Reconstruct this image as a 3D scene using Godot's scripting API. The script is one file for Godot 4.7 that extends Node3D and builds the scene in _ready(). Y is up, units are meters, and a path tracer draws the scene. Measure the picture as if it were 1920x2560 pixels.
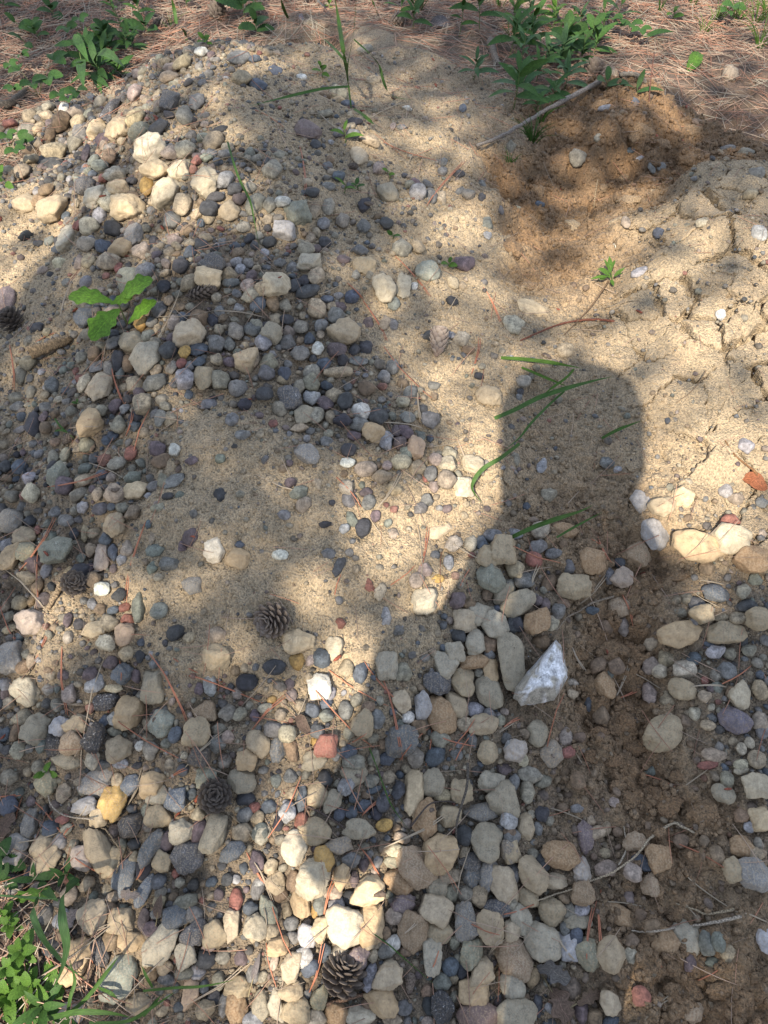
extends Node3D
# A gravel and sand mound at the edge of a pine wood, seen from above by a standing photographer.
# Photograph pixels (1920 x 2560) are turned into points on the ground with hit().

const CAM := Vector3(0, 1.3, 0)
const PITCH := 57.0
const FOV := 67.0
const FOCAL := 1933.9           # photograph pixels
const TILE := 2.5136            # enlarged tile pixels per photograph pixel
const SUN_PIXEL := Vector2(1424, 1076)   # where the camera's own shadow falls

var fwd: Vector3
var upv: Vector3
var sun_dir: Vector3            # from the scene to the sun
var taken := {}
var rng := RandomNumberGenerator.new()
var mats := {}

func _ready():
	rng.seed = 4711
	var a = deg_to_rad(PITCH)
	fwd = Vector3(0, -sin(a), -cos(a)); upv = Vector3(0, cos(a), -sin(a))
	# ---- camera
	var cam := Camera3D.new(); cam.name = "camera"
	cam.position = CAM; cam.rotation_degrees = Vector3(-PITCH, 0, 0)
	cam.fov = FOV; cam.near = 0.02; cam.far = 200.0
	add_child(cam); cam.current = true
	# ---- sky and exposure
	var env := Environment.new()
	var skym := ProceduralSkyMaterial.new()
	skym.sky_top_color = Color(0.64, 0.705, 0.81); skym.sky_horizon_color = Color(0.88, 0.88, 0.87)
	skym.ground_bottom_color = Color(0.30, 0.26, 0.20); skym.ground_horizon_color = Color(0.55, 0.52, 0.46)
	skym.sky_curve = 0.25
	var sky := Sky.new(); sky.sky_material = skym
	env.background_mode = Environment.BG_SKY; env.sky = sky
	env.background_energy_multiplier = 1.02
	env.tonemap_mode = Environment.TONE_MAPPER_LINEAR
	env.tonemap_exposure = 2.15
	env.sdfgi_enabled = true; env.ssao_enabled = true; env.ssil_enabled = true
	var we := WorldEnvironment.new(); we.name = "environment"; we.environment = env; add_child(we)
	# ---- sun, behind and to the left of the photographer
	sun_dir = -ray(SUN_PIXEL.x, SUN_PIXEL.y).normalized()
	var sun := DirectionalLight3D.new(); sun.name = "sun"
	sun.light_energy = 1.6; sun.light_angular_distance = 0.53; sun.light_color = Color(1.0, 0.955, 0.88)
	sun.shadow_enabled = true
	sun.basis = Basis.looking_at(-sun_dir, Vector3.UP); add_child(sun)
	# ---- setting, then things
	make_materials()
	build_ground()
	build_tree()
	build_person()
	build_clods()
	build_stones()
	build_gravel()
	build_cones()
	build_wood()
	build_plants()
	build_litter()

# ---------------------------------------------------------------- geometry of the view
func ray(px: float, py: float) -> Vector3:
	return fwd + upv * ((1280.0 - py) / FOCAL) + Vector3.RIGHT * ((px - 960.0) / FOCAL)

func hit(px: float, py: float, dh := 0.0) -> Vector3:
	var d := ray(px, py)
	var t := 0.7
	while t < 4.2:
		var p := CAM + d * t
		if p.y < hat(p.x, p.z) + dh: break
		t += 0.03
	var lo := t - 0.03
	var hi := t
	for i in 8:
		var m := (lo + hi) * 0.5
		var p := CAM + d * m
		if p.y < hat(p.x, p.z) + dh: hi = m
		else: lo = m
	return CAM + d * hi

func tp(ox: float, oy: float, x: float, y: float) -> Vector2:
	return Vector2(ox + x / TILE, oy + y / TILE)

# ---------------------------------------------------------------- naming
func numbered(called: String) -> String:
	var n: int = taken.get(called, 0)
	taken[called] = n + 1
	return called if n == 0 else "%s_%03d" % [called, n]

func tag(o: Node, label: String, category: String, group := "", kind := ""):
	if label != "": o.set_meta("label", label)
	if category != "": o.set_meta("category", category)
	if group != "": o.set_meta("group", group)
	if kind != "": o.set_meta("kind", kind)
	return o

func thing(called: String, label: String, category: String, at: Vector3, group := "") -> Node3D:
	var o := Node3D.new(); o.name = numbered(called); add_child(o)
	o.position = at
	tag(o, label, category, group)
	return o

func solid(called: String, mesh: Mesh, mat: Material, parent: Node3D = null) -> MeshInstance3D:
	var o := MeshInstance3D.new(); o.mesh = mesh
	if mat: o.material_override = mat
	if parent:
		o.name = called; parent.add_child(o, true)
	else:
		o.name = numbered(called); add_child(o)
	return o

func lin(r: float, g: float, b: float) -> Color:
	return Color(r, g, b).linear_to_srgb()

# ---------------------------------------------------------------- materials
func noise_img(seed_: int, freq: float, size: int, octaves := 3, type := FastNoiseLite.TYPE_SIMPLEX) -> PackedByteArray:
	var n := FastNoiseLite.new(); n.seed = seed_; n.frequency = freq; n.noise_type = type
	n.fractal_octaves = octaves
	if octaves <= 1: n.fractal_type = FastNoiseLite.FRACTAL_NONE
	var im := n.get_seamless_image(size, size)
	im.convert(Image.FORMAT_L8)
	return im.get_data()

func tex_from(data: PackedByteArray, size: int) -> ImageTexture:
	var im := Image.create_from_data(size, size, false, Image.FORMAT_RGB8, data)
	im.generate_mipmaps()
	return ImageTexture.create_from_image(im)

func normal_from(bytes: PackedByteArray, size: int, strength: float) -> ImageTexture:
	var im := Image.create_from_data(size, size, false, Image.FORMAT_L8, bytes)
	im.convert(Image.FORMAT_RGBA8)
	im.bump_map_to_normal_map(strength)
	im.generate_mipmaps()
	return ImageTexture.create_from_image(im)

# linear base colours of the stones, dust share, speckle strength
const STONE_COL := {
	"T": [Color(0.355, 0.285, 0.195), 0.36, 0.22], "C": [Color(0.43, 0.375, 0.28), 0.32, 0.2],
	"O": [Color(0.265, 0.24, 0.185), 0.38, 0.22], "G": [Color(0.185, 0.178, 0.17), 0.34, 0.18],
	"D": [Color(0.068, 0.067, 0.072), 0.24, 0.22], "B": [Color(0.098, 0.112, 0.132), 0.22, 0.18],
	"E": [Color(0.19, 0.20, 0.165), 0.26, 0.20], "P": [Color(0.14, 0.105, 0.108), 0.24, 0.18],
	"M": [Color(0.32, 0.255, 0.21), 0.28, 0.18], "R": [Color(0.27, 0.115, 0.09), 0.18, 0.18],
	"N": [Color(0.235, 0.165, 0.105), 0.38, 0.20], "W": [Color(0.56, 0.54, 0.49), 0.20, 0.12],
	"L": [Color(0.31, 0.30, 0.305), 0.22, 0.22], "K": [Color(0.04, 0.04, 0.046), 0.16, 0.5],
	"Y": [Color(0.44, 0.28, 0.10), 0.20, 0.16], "V": [Color(0.125, 0.12, 0.165), 0.20, 0.2],
}
const STONE_WORD := {"T": "tan", "C": "cream", "O": "olive grey", "G": "grey", "D": "dark grey", "B": "blue grey", "E": "greenish grey", "P": "purple", "M": "mauve pink", "R": "red", "N": "brown", "W": "white", "L": "pale lavender grey", "K": "black speckled", "Y": "golden", "V": "violet blue"}
const SHAPE_WORD := {"r": "rounded", "a": "angular", "b": "blocky", "f": "flat"}
const DUST := Color(0.38, 0.31, 0.225)

func leaf_mat(r: float, g: float, b: float, back := 0.5) -> StandardMaterial3D:
	var m := StandardMaterial3D.new()
	m.albedo_color = lin(r, g, b); m.roughness = 0.6; m.metallic_specular = 0.3
	m.vertex_color_use_as_albedo = true
	m.cull_mode = BaseMaterial3D.CULL_DISABLED
	if mats.has("leaf_tex"):
		m.albedo_texture = mats.leaf_tex; m.normal_enabled = true; m.normal_texture = mats.leaf_norm
	m.backlight_enabled = true; m.backlight = lin(r * back, g * back, b * back * 0.6)
	return m

func plain(r: float, g: float, b: float, rough := 0.85) -> StandardMaterial3D:
	var m := StandardMaterial3D.new(); m.albedo_color = lin(r, g, b); m.roughness = rough
	return m

func make_materials():
	var S := 256
	# stones: one colour texture per kind, drawn in world space so that no two stones show the same patch
	var nb := noise_img(11, 0.03, S, 4)
	var nd := noise_img(12, 0.02, S, 5)
	var ns := noise_img(13, 0.35, S, 1, FastNoiseLite.TYPE_VALUE)
	var nv := noise_img(14, 0.012, S, 3)
	var bump := PackedByteArray(); bump.resize(S * S)
	for i in S * S: bump[i] = clampi(int(nd[i] * 0.55 + ns[i] * 0.2 + nb[i] * 0.25), 0, 255)
	var ntex := normal_from(bump, S, 3.0)
	for k in STONE_COL:
		var c: Color = STONE_COL[k][0]
		var dust: float = STONE_COL[k][1]
		var sp: float = STONE_COL[k][2]
		var d := PackedByteArray(); d.resize(S * S * 3)
		var lut := PackedByteArray(); lut.resize(1025)
		for i in 1025: lut[i] = int(Color(i / 1024.0, 0, 0).linear_to_srgb().r * 255.0)
		for i in S * S:
			var j := (i * 7 + 1234) % (S * S)
			var t := 1.0 + (nb[i] / 255.0 - 0.5) * 0.7 + (ns[i] / 255.0 - 0.5) * sp * 2.2
			var u := clampf((nd[j] / 255.0 - (0.82 - dust)) * 5.0, 0.0, 1.0) * 0.75
			u *= 0.6 + 0.4 * ns[j] / 255.0
			var w := 1.0 if (k == "K" and ns[i] > 222) else 0.0
			var v := absf(nv[i] / 255.0 - 0.5)
			var vein := 0.18 if v < 0.006 and (k == "G" or k == "D" or k == "E" or k == "B") else 0.0
			var r := lerpf(c.r * t, DUST.r, u) + w * 0.4 + vein
			var g := lerpf(c.g * t, DUST.g, u) + w * 0.4 + vein
			var b := lerpf(c.b * t, DUST.b, u) + w * 0.4 + vein
			d[i * 3] = lut[clampi(int(r * 1024.0), 0, 1024)]
			d[i * 3 + 1] = lut[clampi(int(g * 1024.0), 0, 1024)]
			d[i * 3 + 2] = lut[clampi(int(b * 1024.0), 0, 1024)]
		var tx := tex_from(d, S)
		for v in 3:
			var m := StandardMaterial3D.new()
			m.albedo_texture = tx
			m.albedo_color = [Color(1, 1, 1), Color(0.93, 0.92, 0.90), Color(1.0, 0.955, 0.89)][v]
			m.roughness = 0.72 if k in ["B", "D", "P", "V", "K"] else 0.88
			m.normal_enabled = true; m.normal_texture = ntex; m.normal_scale = 1.3
			m.uv1_triplanar = true; m.uv1_world_triplanar = true
			m.uv1_scale = Vector3.ONE * [7.0, 8.3, 6.1][v]
			m.uv1_offset = Vector3(v * 0.37, v * 0.21, v * 0.11)
			mats["stone_%s%d" % [k, v]] = m
	# grey speckle texture for things coloured by vertex
	var gd := PackedByteArray(); gd.resize(S * S * 3)
	for i in S * S:
		var t := clampi(int(255.0 * (0.80 + (nb[i] / 255.0 - 0.5) * 0.4 + (ns[i] / 255.0 - 0.5) * 0.35)), 0, 255)
		gd[i * 3] = t; gd[i * 3 + 1] = t; gd[i * 3 + 2] = t
	var gtex := tex_from(gd, S)
	var gm := StandardMaterial3D.new(); gm.vertex_color_use_as_albedo = true; gm.roughness = 0.85
	gm.albedo_texture = gtex; gm.uv1_triplanar = true; gm.uv1_world_triplanar = true; gm.uv1_scale = Vector3.ONE * 7.0
	gm.normal_enabled = true; gm.normal_texture = ntex; gm.normal_scale = 0.7
	mats["gravel"] = gm
	# sand: grains of several tones
	var G := 512
	var g1 := noise_img(21, 0.45, G, 1, FastNoiseLite.TYPE_VALUE)
	var g2 := noise_img(22, 0.12, G, 3)
	var g3 := noise_img(23, 0.7, G, 1, FastNoiseLite.TYPE_VALUE)
	var sd := PackedByteArray(); sd.resize(G * G * 3)
	var sb := PackedByteArray(); sb.resize(G * G)
	for i in G * G:
		var a1 := g1[i] / 255.0
		var a2 := g2[i] / 255.0
		var a3 := g3[i] / 255.0
		var t := 0.84 + (a1 - 0.5) * 0.46 + (a2 - 0.5) * 0.36
		if a3 > 0.93: t -= 0.34
		elif a3 < 0.06: t += 0.14
		var warm := (a1 - a3) * 0.05
		sd[i * 3] = clampi(int(255.0 * (t + warm)), 0, 255)
		sd[i * 3 + 1] = clampi(int(255.0 * t), 0, 255)
		sd[i * 3 + 2] = clampi(int(255.0 * (t - warm)), 0, 255)
		sb[i] = clampi(int(255.0 * (0.45 * a1 + 0.55 * a2)), 0, 255)
	var sm := StandardMaterial3D.new()
	sm.vertex_color_use_as_albedo = true; sm.roughness = 0.95
	sm.albedo_texture = tex_from(sd, G); sm.uv1_triplanar = true; sm.uv1_world_triplanar = true; sm.uv1_scale = Vector3.ONE * 3.1
	sm.normal_enabled = true; sm.normal_texture = normal_from(sb, G, 5.0); sm.normal_scale = 1.6
	mats["sand"] = sm
	var cm := sm.duplicate(); cm.uv1_triplanar = true; cm.uv1_world_triplanar = true; cm.uv1_scale = Vector3.ONE * 3.1
	mats["clod"] = cm
	# wood and bark: long grain
	var wd := PackedByteArray(); wd.resize(S * S * 3)
	var wb := PackedByteArray(); wb.resize(S * S)
	for y in S:
		for x in S:
			var q := nb[((y * 6) % S) * S + (x / 2)] / 255.0
			var q2 := ns[y * S + x] / 255.0
			var t := clampf(0.78 + (q - 0.5) * 0.7 + (q2 - 0.5) * 0.2, 0.1, 1.0)
			var i := y * S + x
			wd[i * 3] = int(255 * t); wd[i * 3 + 1] = int(255 * t * 0.98); wd[i * 3 + 2] = int(255 * t * 0.95)
			wb[i] = int(255 * q)
	var wm := StandardMaterial3D.new(); wm.vertex_color_use_as_albedo = true; wm.roughness = 0.9
	wm.albedo_texture = tex_from(wd, S); wm.normal_enabled = true; wm.normal_texture = normal_from(wb, S, 4.0)
	mats["wood"] = wm
	var nm := StandardMaterial3D.new(); nm.vertex_color_use_as_albedo = true; nm.roughness = 0.6
	mats["needle"] = nm
	# leaf blade: midrib, side veins, mottling
	var ld := PackedByteArray(); ld.resize(S * S * 3)
	var lb := PackedByteArray(); lb.resize(S * S)
	for y in S:
		for x in S:
			var cu := absf(x / 255.0 - 0.5)
			var vein := clampf(1.0 - cu / 0.025, 0.0, 1.0)
			var ph := fposmod(y / 255.0 * 7.0 - cu * 5.0, 1.0)
			vein = maxf(vein, clampf(1.0 - minf(ph, 1.0 - ph) / 0.07, 0.0, 1.0) * 0.6 * clampf(cu * 20.0, 0.0, 1.0))
			var i := y * S + x
			var t := 0.74 + 0.18 * vein + (nb[i] / 255.0 - 0.5) * 0.34 + (ns[i] / 255.0 - 0.5) * 0.08
			ld[i * 3] = clampi(int(255 * (t + 0.05 * vein)), 0, 255); ld[i * 3 + 1] = clampi(int(255 * t), 0, 255); ld[i * 3 + 2] = clampi(int(255 * (t + 0.03 * vein)), 0, 255)
			lb[i] = clampi(int(170 - 120 * vein + (nb[i] - 128) * 0.25), 0, 255)
	mats["leaf_tex"] = tex_from(ld, S); mats["leaf_norm"] = normal_from(lb, S, 3.0)
	mats["oak_leaf"] = leaf_mat(0.125, 0.27, 0.025, 0.6)
	mats["green_leaf"] = leaf_mat(0.062, 0.145, 0.032)
	mats["deep_leaf"] = leaf_mat(0.045, 0.11, 0.028)
	mats["blue_leaf"] = leaf_mat(0.075, 0.16, 0.06)
	mats["lime_leaf"] = leaf_mat(0.105, 0.215, 0.032, 0.6)
	mats["grass"] = leaf_mat(0.075, 0.16, 0.035)
	mats["dead_leaf"] = leaf_mat(0.19, 0.13, 0.095, 0.2)
	mats["red_leaf"] = leaf_mat(0.36, 0.13, 0.06, 0.3)
	mats["grey_leaf"] = leaf_mat(0.20, 0.175, 0.17, 0.2)
	mats["crown"] = leaf_mat(0.06, 0.13, 0.03, 0.5)
	mats["skin"] = plain(0.50, 0.32, 0.23, 0.6)
	mats["shirt"] = plain(0.10, 0.12, 0.16, 0.9)
	mats["phone"] = plain(0.03, 0.03, 0.035, 0.3)
	mats["bark"] = wm

# ---------------------------------------------------------------- the ground
# photograph x, y, height in metres, stones 0..1, moist 0..1, forest floor 0..1
const CONTROL := [
	[0,0,0.0,0,0,1],[250,0,0.0,0,0,1],[500,0,0.0,0,0,1],[750,10,0.01,0,0,0.95],[960,0,0.0,0,0,1],[1200,0,0.0,0,0,1],[1450,0,0.0,0,0,1],[1700,0,0.0,0,0,1],[1920,0,0.0,0,0,1],
	[150,100,0.0,0,0,1],[0,180,0.0,0,0,1],[330,90,0.0,0,0,1],[120,240,0.0,0.1,0,1],[0,290,0.02,0.4,0,0.8],[20,430,0.04,0.2,0,0.9],[250,180,0.01,0,0,1],
	[620,60,0.05,0,0,0.8],[760,70,0.08,0,0,0.5],[900,90,0.12,0,0,0.3],[1050,60,0.06,0,0,0.8],[1150,110,0.08,0,0,0.7],[1300,80,0.0,0,0,1],[1300,200,0.08,0,0,0.7],[1180,220,0.16,0.1,0,0.3],[1250,320,0.18,0,0,0.35],
	[1500,100,0.0,0,0,1],[1600,170,0.02,0,0.1,0.75],[1700,150,0.0,0,0,0.8],[1850,130,0.0,0,0,0.9],[1850,220,0.0,0,0.7,0.7],[1780,290,0.0,0,0.7,0.7],[1900,330,0.0,0,0.7,0.7],[1830,330,0.0,0,0.8,0.7],
	[60,320,0.07,1,0,0],[150,300,0.11,1,0,0],[200,260,0.10,0.9,0,0.2],[280,225,0.16,0.9,0,0],[340,170,0.22,0.8,0,0],[400,135,0.28,0.9,0,0],[520,125,0.31,0.8,0,0],[640,140,0.32,0.4,0,0],[760,150,0.27,0.2,0,0.15],
	[60,420,0.14,0.9,0,0],[40,520,0.17,0.2,0,0],[0,580,0.17,0.1,0,0],[60,640,0.20,0.1,0,0],[150,450,0.22,1,0,0],[250,400,0.29,1,0,0],[330,480,0.31,1,0,0],[420,380,0.35,1,0,0],[480,280,0.36,0.6,0,0],[560,220,0.36,0.3,0,0],[560,400,0.37,0.8,0,0],[620,300,0.37,0.2,0,0],
	[700,260,0.34,0.3,0,0.1],[830,300,0.33,0.3,0,0.1],[950,250,0.26,0.1,0,0.25],[1050,330,0.27,0.1,0,0.1],[1150,380,0.26,0.1,0,0.15],[1000,160,0.18,0.05,0,0.3],[1120,280,0.22,0.1,0,0.25],
	[720,440,0.36,0.35,0,0],[880,440,0.33,0.3,0,0],[1000,500,0.30,0.35,0,0],[1130,550,0.27,0.3,0,0],[1210,480,0.26,0.1,0.15,0.1],[1230,600,0.24,0.1,0,0],
	[450,650,0.35,1,0,0],[600,700,0.35,1,0,0],[760,650,0.34,0.6,0,0],[900,680,0.31,0.25,0,0],[1050,700,0.28,0.2,0,0],[1180,720,0.25,0.1,0,0],
	[250,640,0.28,0.4,0,0],[120,720,0.23,0.1,0,0],[0,780,0.19,0.2,0,0],[300,800,0.29,1,0,0],[450,850,0.32,1,0,0],[650,850,0.32,1,0,0],[820,830,0.30,0.8,0,0],[950,820,0.28,0.2,0,0],[1100,860,0.25,0.1,0,0],[1200,900,0.23,0.1,0,0],
	[130,900,0.23,0.5,0,0],[0,1000,0.18,0.5,0,0],[250,1000,0.26,1,0,0],[420,980,0.30,0.7,0,0],[550,1080,0.29,0.1,0,0],[700,1050,0.29,0.5,0,0],[850,1020,0.28,0.9,0,0],[1000,1020,0.26,0.7,0,0],[1150,1050,0.22,0.15,0,0],
	[0,1180,0.17,0.8,0,0],[150,1150,0.21,0.7,0,0],[300,1200,0.25,0.7,0,0],[450,1250,0.27,0.1,0,0],[600,1250,0.27,0,0,0],[780,1230,0.26,0.1,0,0],[950,1200,0.25,0.4,0,0],[1100,1180,0.23,0.5,0,0],[1200,1200,0.20,0.3,0,0],
	[0,1350,0.15,1,0,0],[200,1400,0.20,1,0,0],[400,1400,0.23,0.15,0,0],[600,1450,0.23,0.05,0,0],[800,1400,0.23,0,0,0],[1000,1380,0.21,0.1,0,0],[1150,1380,0.19,0.3,0,0],
	[0,1550,0.12,1,0,0],[150,1560,0.16,0.4,0,0],[300,1570,0.18,0.6,0,0],[500,1600,0.19,0.1,0,0],[700,1600,0.19,0.1,0,0],[900,1580,0.18,0.05,0,0],[1050,1560,0.17,0.2,0,0],[1180,1600,0.15,1,0,0],[1300,1500,0.15,0.9,0.2,0],
	[0,1800,0.09,1,0,0],[300,1780,0.12,1,0,0],[550,1780,0.15,0.9,0,0],[780,1760,0.15,0.6,0,0],[950,1700,0.15,0.5,0,0],[1150,1750,0.12,1,0,0],[1350,1750,0.10,0.7,0.5,0],
	[0,2050,0.05,0.8,0,0.2],[250,2050,0.08,1,0,0],[550,2050,0.10,0.7,0,0],[800,2050,0.11,1,0,0],[1000,2000,0.10,1,0,0],[1200,2050,0.08,1,0,0],
	[0,2300,0.02,0.3,0,0.9],[180,2250,0.05,1,0,0.2],[150,2420,0.02,0.4,0,0.8],[450,2250,0.07,1,0,0],[700,2300,0.07,1,0,0],[950,2300,0.06,1,0,0],[1200,2300,0.05,1,0,0],
	[0,2560,0.0,0.1,0,1],[250,2540,0.02,0.6,0,0.5],[600,2540,0.03,1,0,0],[900,2540,0.03,1,0,0],[1200,2540,0.03,1,0,0],[1330,2400,0.03,1,0.1,0],[1450,2540,0.02,0.5,0.5,0],
	[1520,1360,0.14,0.4,0.8,0],[1640,1450,0.12,0.1,1,0],[1560,1600,0.09,0.2,1,0],[1500,1800,0.07,0.3,0.9,0],[1580,1750,0.06,0.1,1,0],[1600,1950,0.05,0.1,1,0],[1480,2000,0.06,0.6,0.6,0],[1650,2150,0.05,0.3,0.9,0],[1500,2150,0.05,0.8,0.5,0],[1560,2300,0.04,0.5,0.8,0],[1700,2400,0.03,0.2,0.9,0],[1850,2480,0.04,0.2,0.9,0],
	[1720,1500,0.16,0.7,0.3,0],[1850,1450,0.19,0.9,0.1,0],[1850,1650,0.15,1,0,0],[1750,1700,0.13,0.9,0.1,0],[1900,1900,0.12,1,0,0],[1780,1880,0.10,0.6,0.4,0],[1880,2150,0.08,0.8,0.3,0],[1800,2050,0.08,0.3,0.8,0],[1900,2300,0.06,0.4,0.6,0],
	[1300,1300,0.17,0.3,0.5,0],[1420,1300,0.16,0.2,0.7,0],[1550,1250,0.16,0.2,0.6,0],[1400,1150,0.17,0.1,0.35,0],[1330,1020,0.19,0.1,0.3,0],[1500,1000,0.19,0,0.2,0],[1600,1150,0.19,0,0.15,0],[1700,1250,0.21,0.2,0.1,0],[1760,1360,0.20,0.6,0.1,0],[1900,1330,0.21,0.4,0.1,0],
	[1450,880,0.20,0,0.1,0],[1580,860,0.21,0,0.05,0],[1350,880,0.21,0,0.1,0],[1300,780,0.23,0,0.05,0],[1700,950,0.24,0,0,0],[1800,1100,0.24,0,0,0],[1900,1080,0.25,0,0,0],[1750,820,0.27,0,0,0],[1850,900,0.27,0,0,0],[1900,720,0.29,0,0.15,0],[1640,740,0.24,0,0,0],[1720,640,0.27,0,0,0],[1850,560,0.29,0,0.1,0],[1900,440,0.28,0.1,0.05,0],[1800,420,0.26,0.1,0.05,0],[1650,560,0.22,0,0.15,0],[1760,500,0.26,0,0.1,0],
	[1340,500,0.10,0,1,0],[1450,520,0.07,0,0.9,0],[1540,470,0.07,0,1,0],[1660,460,0.10,0,1,0],[1600,530,0.13,0,0.8,0],[1400,600,0.10,0,0.85,0],[1300,620,0.14,0,1,0],[1290,520,0.13,0,1,0],[1270,440,0.17,0,1,0],[1400,680,0.16,0,0.9,0],[1320,690,0.19,0,0.9,0],[1530,650,0.17,0,0.6,0],[1470,740,0.19,0,0.45,0],
	[1420,380,0.13,0,1,0],[1530,320,0.20,0,1,0],[1600,300,0.19,0,1,0],[1690,350,0.14,0,1,0],[1740,370,0.11,0,0.9,0.1],[1640,400,0.15,0,1,0],[1560,250,0.15,0,1,0],[1460,270,0.13,0,0.95,0.05],[1370,330,0.14,0,0.95,0.05],[1400,180,0.05,0,0,0.9],
]
# world x, z, height, stones, moist, forest
const CONTROL_W := [[-0.4,-2.35,0.03,0,0,1],[-0.2,-2.5,0.0,0,0,1],[-0.75,-2.2,0.0,0,0,1],[-1.05,-1.9,0.0,0,0,1],[-1.3,-1.4,0.0,0,0,1],[-1.1,-0.8,0.06,0.6,0,0.2],[-1.5,-0.4,0.0,0,0,1],[-1.5,-2.8,0,0,0,1],[1.5,-2.8,0,0,0,1],[1.4,-2.0,0,0,0.3,0.8],[1.3,-1.3,0.2,0,0,0],[1.3,-0.7,0.15,0.5,0,0],[1.3,0.0,0.03,0.6,0.3,0],[0,0.3,0.0,0.8,0,0.1],[-0.8,0.2,0,0.1,0,1],[0.7,0.3,0,0.5,0.5,0.1],[0,-3.1,0,0,0,1],[-0.9,-3.1,0,0,0,1],[0.9,-3.1,0,0,0,1]]
# gaps in the crusted sand: width in metres, depth in metres, then photograph pixels
const CRACKS := [
	[0.020,0.045, 1765,505,1773,545,1800,560,1782,590,1795,620,1801,650],
	[0.010,0.030, 1685,718,1710,740,1745,752],[0.016,0.045, 1717,775,1741,812,1753,835],[0.014,0.030, 1781,819,1789,847,1817,867,1841,879],
	[0.020,0.045, 1897,743,1912,771,1920,795],[0.020,0.045, 1897,839,1915,885,1920,905],[0.010,0.030, 1829,890,1813,954,1849,978],[0.009,0.030, 1888,914,1877,958,1896,990,1896,1018],
	[0.007,0.020, 1781,863,1781,910],[0.006,0.020, 1753,994,1769,1038,1785,1062],[0.010,0.030, 1534,902,1570,914,1598,918],[0.008,0.025, 1630,1038,1642,1062],
	[0.008,0.030, 1904,1062,1920,1078],[0.007,0.020, 1562,720,1566,763,1570,815],[0.007,0.020, 1658,1133,1666,1150],[0.010,0.030, 1830,1290,1845,1320,1800,1352],[0.007,0.030, 1700,1360,1740,1330,1760,1325],
	[0.014,0.030, 1690,565,1720,570,1760,545],[0.010,0.030, 1640,700,1690,690,1740,700],[0.012,0.030, 1850,690,1880,700,1905,690],[0.007,0.020, 1380,545,1400,560,1440,570],[0.012,0.030, 1475,515,1480,540,1490,548],
	[0.006,0.020, 1820,1085,1830,1120,1815,1160],[0.006,0.020, 1700,1000,1725,1030,1760,1025],[0.006,0.020, 1560,860,1590,850,1600,870],[0.008,0.030, 1850,1010,1870,1040,1890,1050],
	[0.007,0.025, 1600,650,1640,660,1670,650],[0.006,0.020, 1790,720,1800,690,1830,670],[0.008,0.030, 1500,600,1530,605,1545,620],
]
const X0 := -1.5
const Z0 := -3.2
const X1 := 1.5
const Z1 := 0.4
# grid lines: finer where the crusted sand shows cracks
const STEPS_X := [[-1.5, -1.1, 0.010], [-1.1, 0.27, 0.0047], [0.27, 0.96, 0.003], [0.96, 1.5, 0.012]]
const STEPS_Z := [[-3.2, -2.3, 0.009], [-2.3, -1.75, 0.006], [-1.75, -0.42, 0.003], [-0.42, 0.1, 0.0047], [0.1, 0.4, 0.010]]
var XS := PackedFloat32Array()
var ZS := PackedFloat32Array()
var LX := PackedInt32Array()     # grid cell of each millimetre
var LZ := PackedInt32Array()
var NX := 0
var NZ := 0
var H := PackedFloat32Array()
var top := PackedFloat32Array()
const CS := 0.025
const MX := 145
const MZ := 177
const MX0 := -1.8
const MZ0 := -3.6
var fissures := []
var F := []                      # coarse fields: height, stones, moist, forest

func coarse(k: int, x: float, z: float) -> float:
	var u := clampf((x - MX0) / CS, 0.0, MX - 1.001)
	var v := clampf((z - MZ0) / CS, 0.0, MZ - 1.001)
	var i := int(u)
	var j := int(v)
	u -= i; v -= j
	u = u * u * (3.0 - 2.0 * u) * 0.5 + u * 0.5
	v = v * v * (3.0 - 2.0 * v) * 0.5 + v * 0.5
	var f: PackedFloat32Array = F[k]
	var o := j * MX + i
	return lerpf(lerpf(f[o], f[o + 1], u), lerpf(f[o + MX], f[o + MX + 1], u), v)

func grid_lines():
	for s in STEPS_X:
		var n := int(round((s[1] - s[0]) / s[2]))
		for i in n: XS.append(lerpf(s[0], s[1], float(i) / n))
	XS.append(X1)
	for s in STEPS_Z:
		var n := int(round((s[1] - s[0]) / s[2]))
		for i in n: ZS.append(lerpf(s[0], s[1], float(i) / n))
	ZS.append(Z1)
	NX = XS.size(); NZ = ZS.size()
	var i := 0
	for k in 3001:
		while i < NX - 2 and XS[i + 1] <= X0 + k * 0.001: i += 1
		LX.append(i)
	i = 0
	for k in 3601:
		while i < NZ - 2 and ZS[i + 1] <= Z0 + k * 0.001: i += 1
		LZ.append(i)

func cell_x(x: float) -> int:
	var i := LX[clampi(int((x - X0) * 1000.0), 0, 3000)]
	return i + 1 if i < NX - 2 and x > XS[i + 1] else i

func cell_z(z: float) -> int:
	var j := LZ[clampi(int((z - Z0) * 1000.0), 0, 3600)]
	return j + 1 if j < NZ - 2 and z > ZS[j + 1] else j

func hat(x: float, z: float) -> float:
	if x <= X0 or z <= Z0 or x >= X1 or z >= Z1: return 0.0
	var i := cell_x(x)
	var j := cell_z(z)
	var u := (x - XS[i]) / (XS[i + 1] - XS[i])
	var v := (z - ZS[j]) / (ZS[j + 1] - ZS[j])
	var o := j * NX + i
	return lerpf(lerpf(H[o], H[o + 1], u), lerpf(H[o + NX], H[o + NX + 1], u), v)

# highest surface: ground or the stones lying on it
func top_at(x: float, z: float) -> float:
	var y := hat(x, z)
	if top.is_empty(): return y
	var i := int((x - X0) / OC)
	var j := int((z - Z0) / OC)
	if i < 0 or j < 0 or i >= ONX or j >= ONZ: return y
	return maxf(y, top[j * ONX + i])

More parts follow.
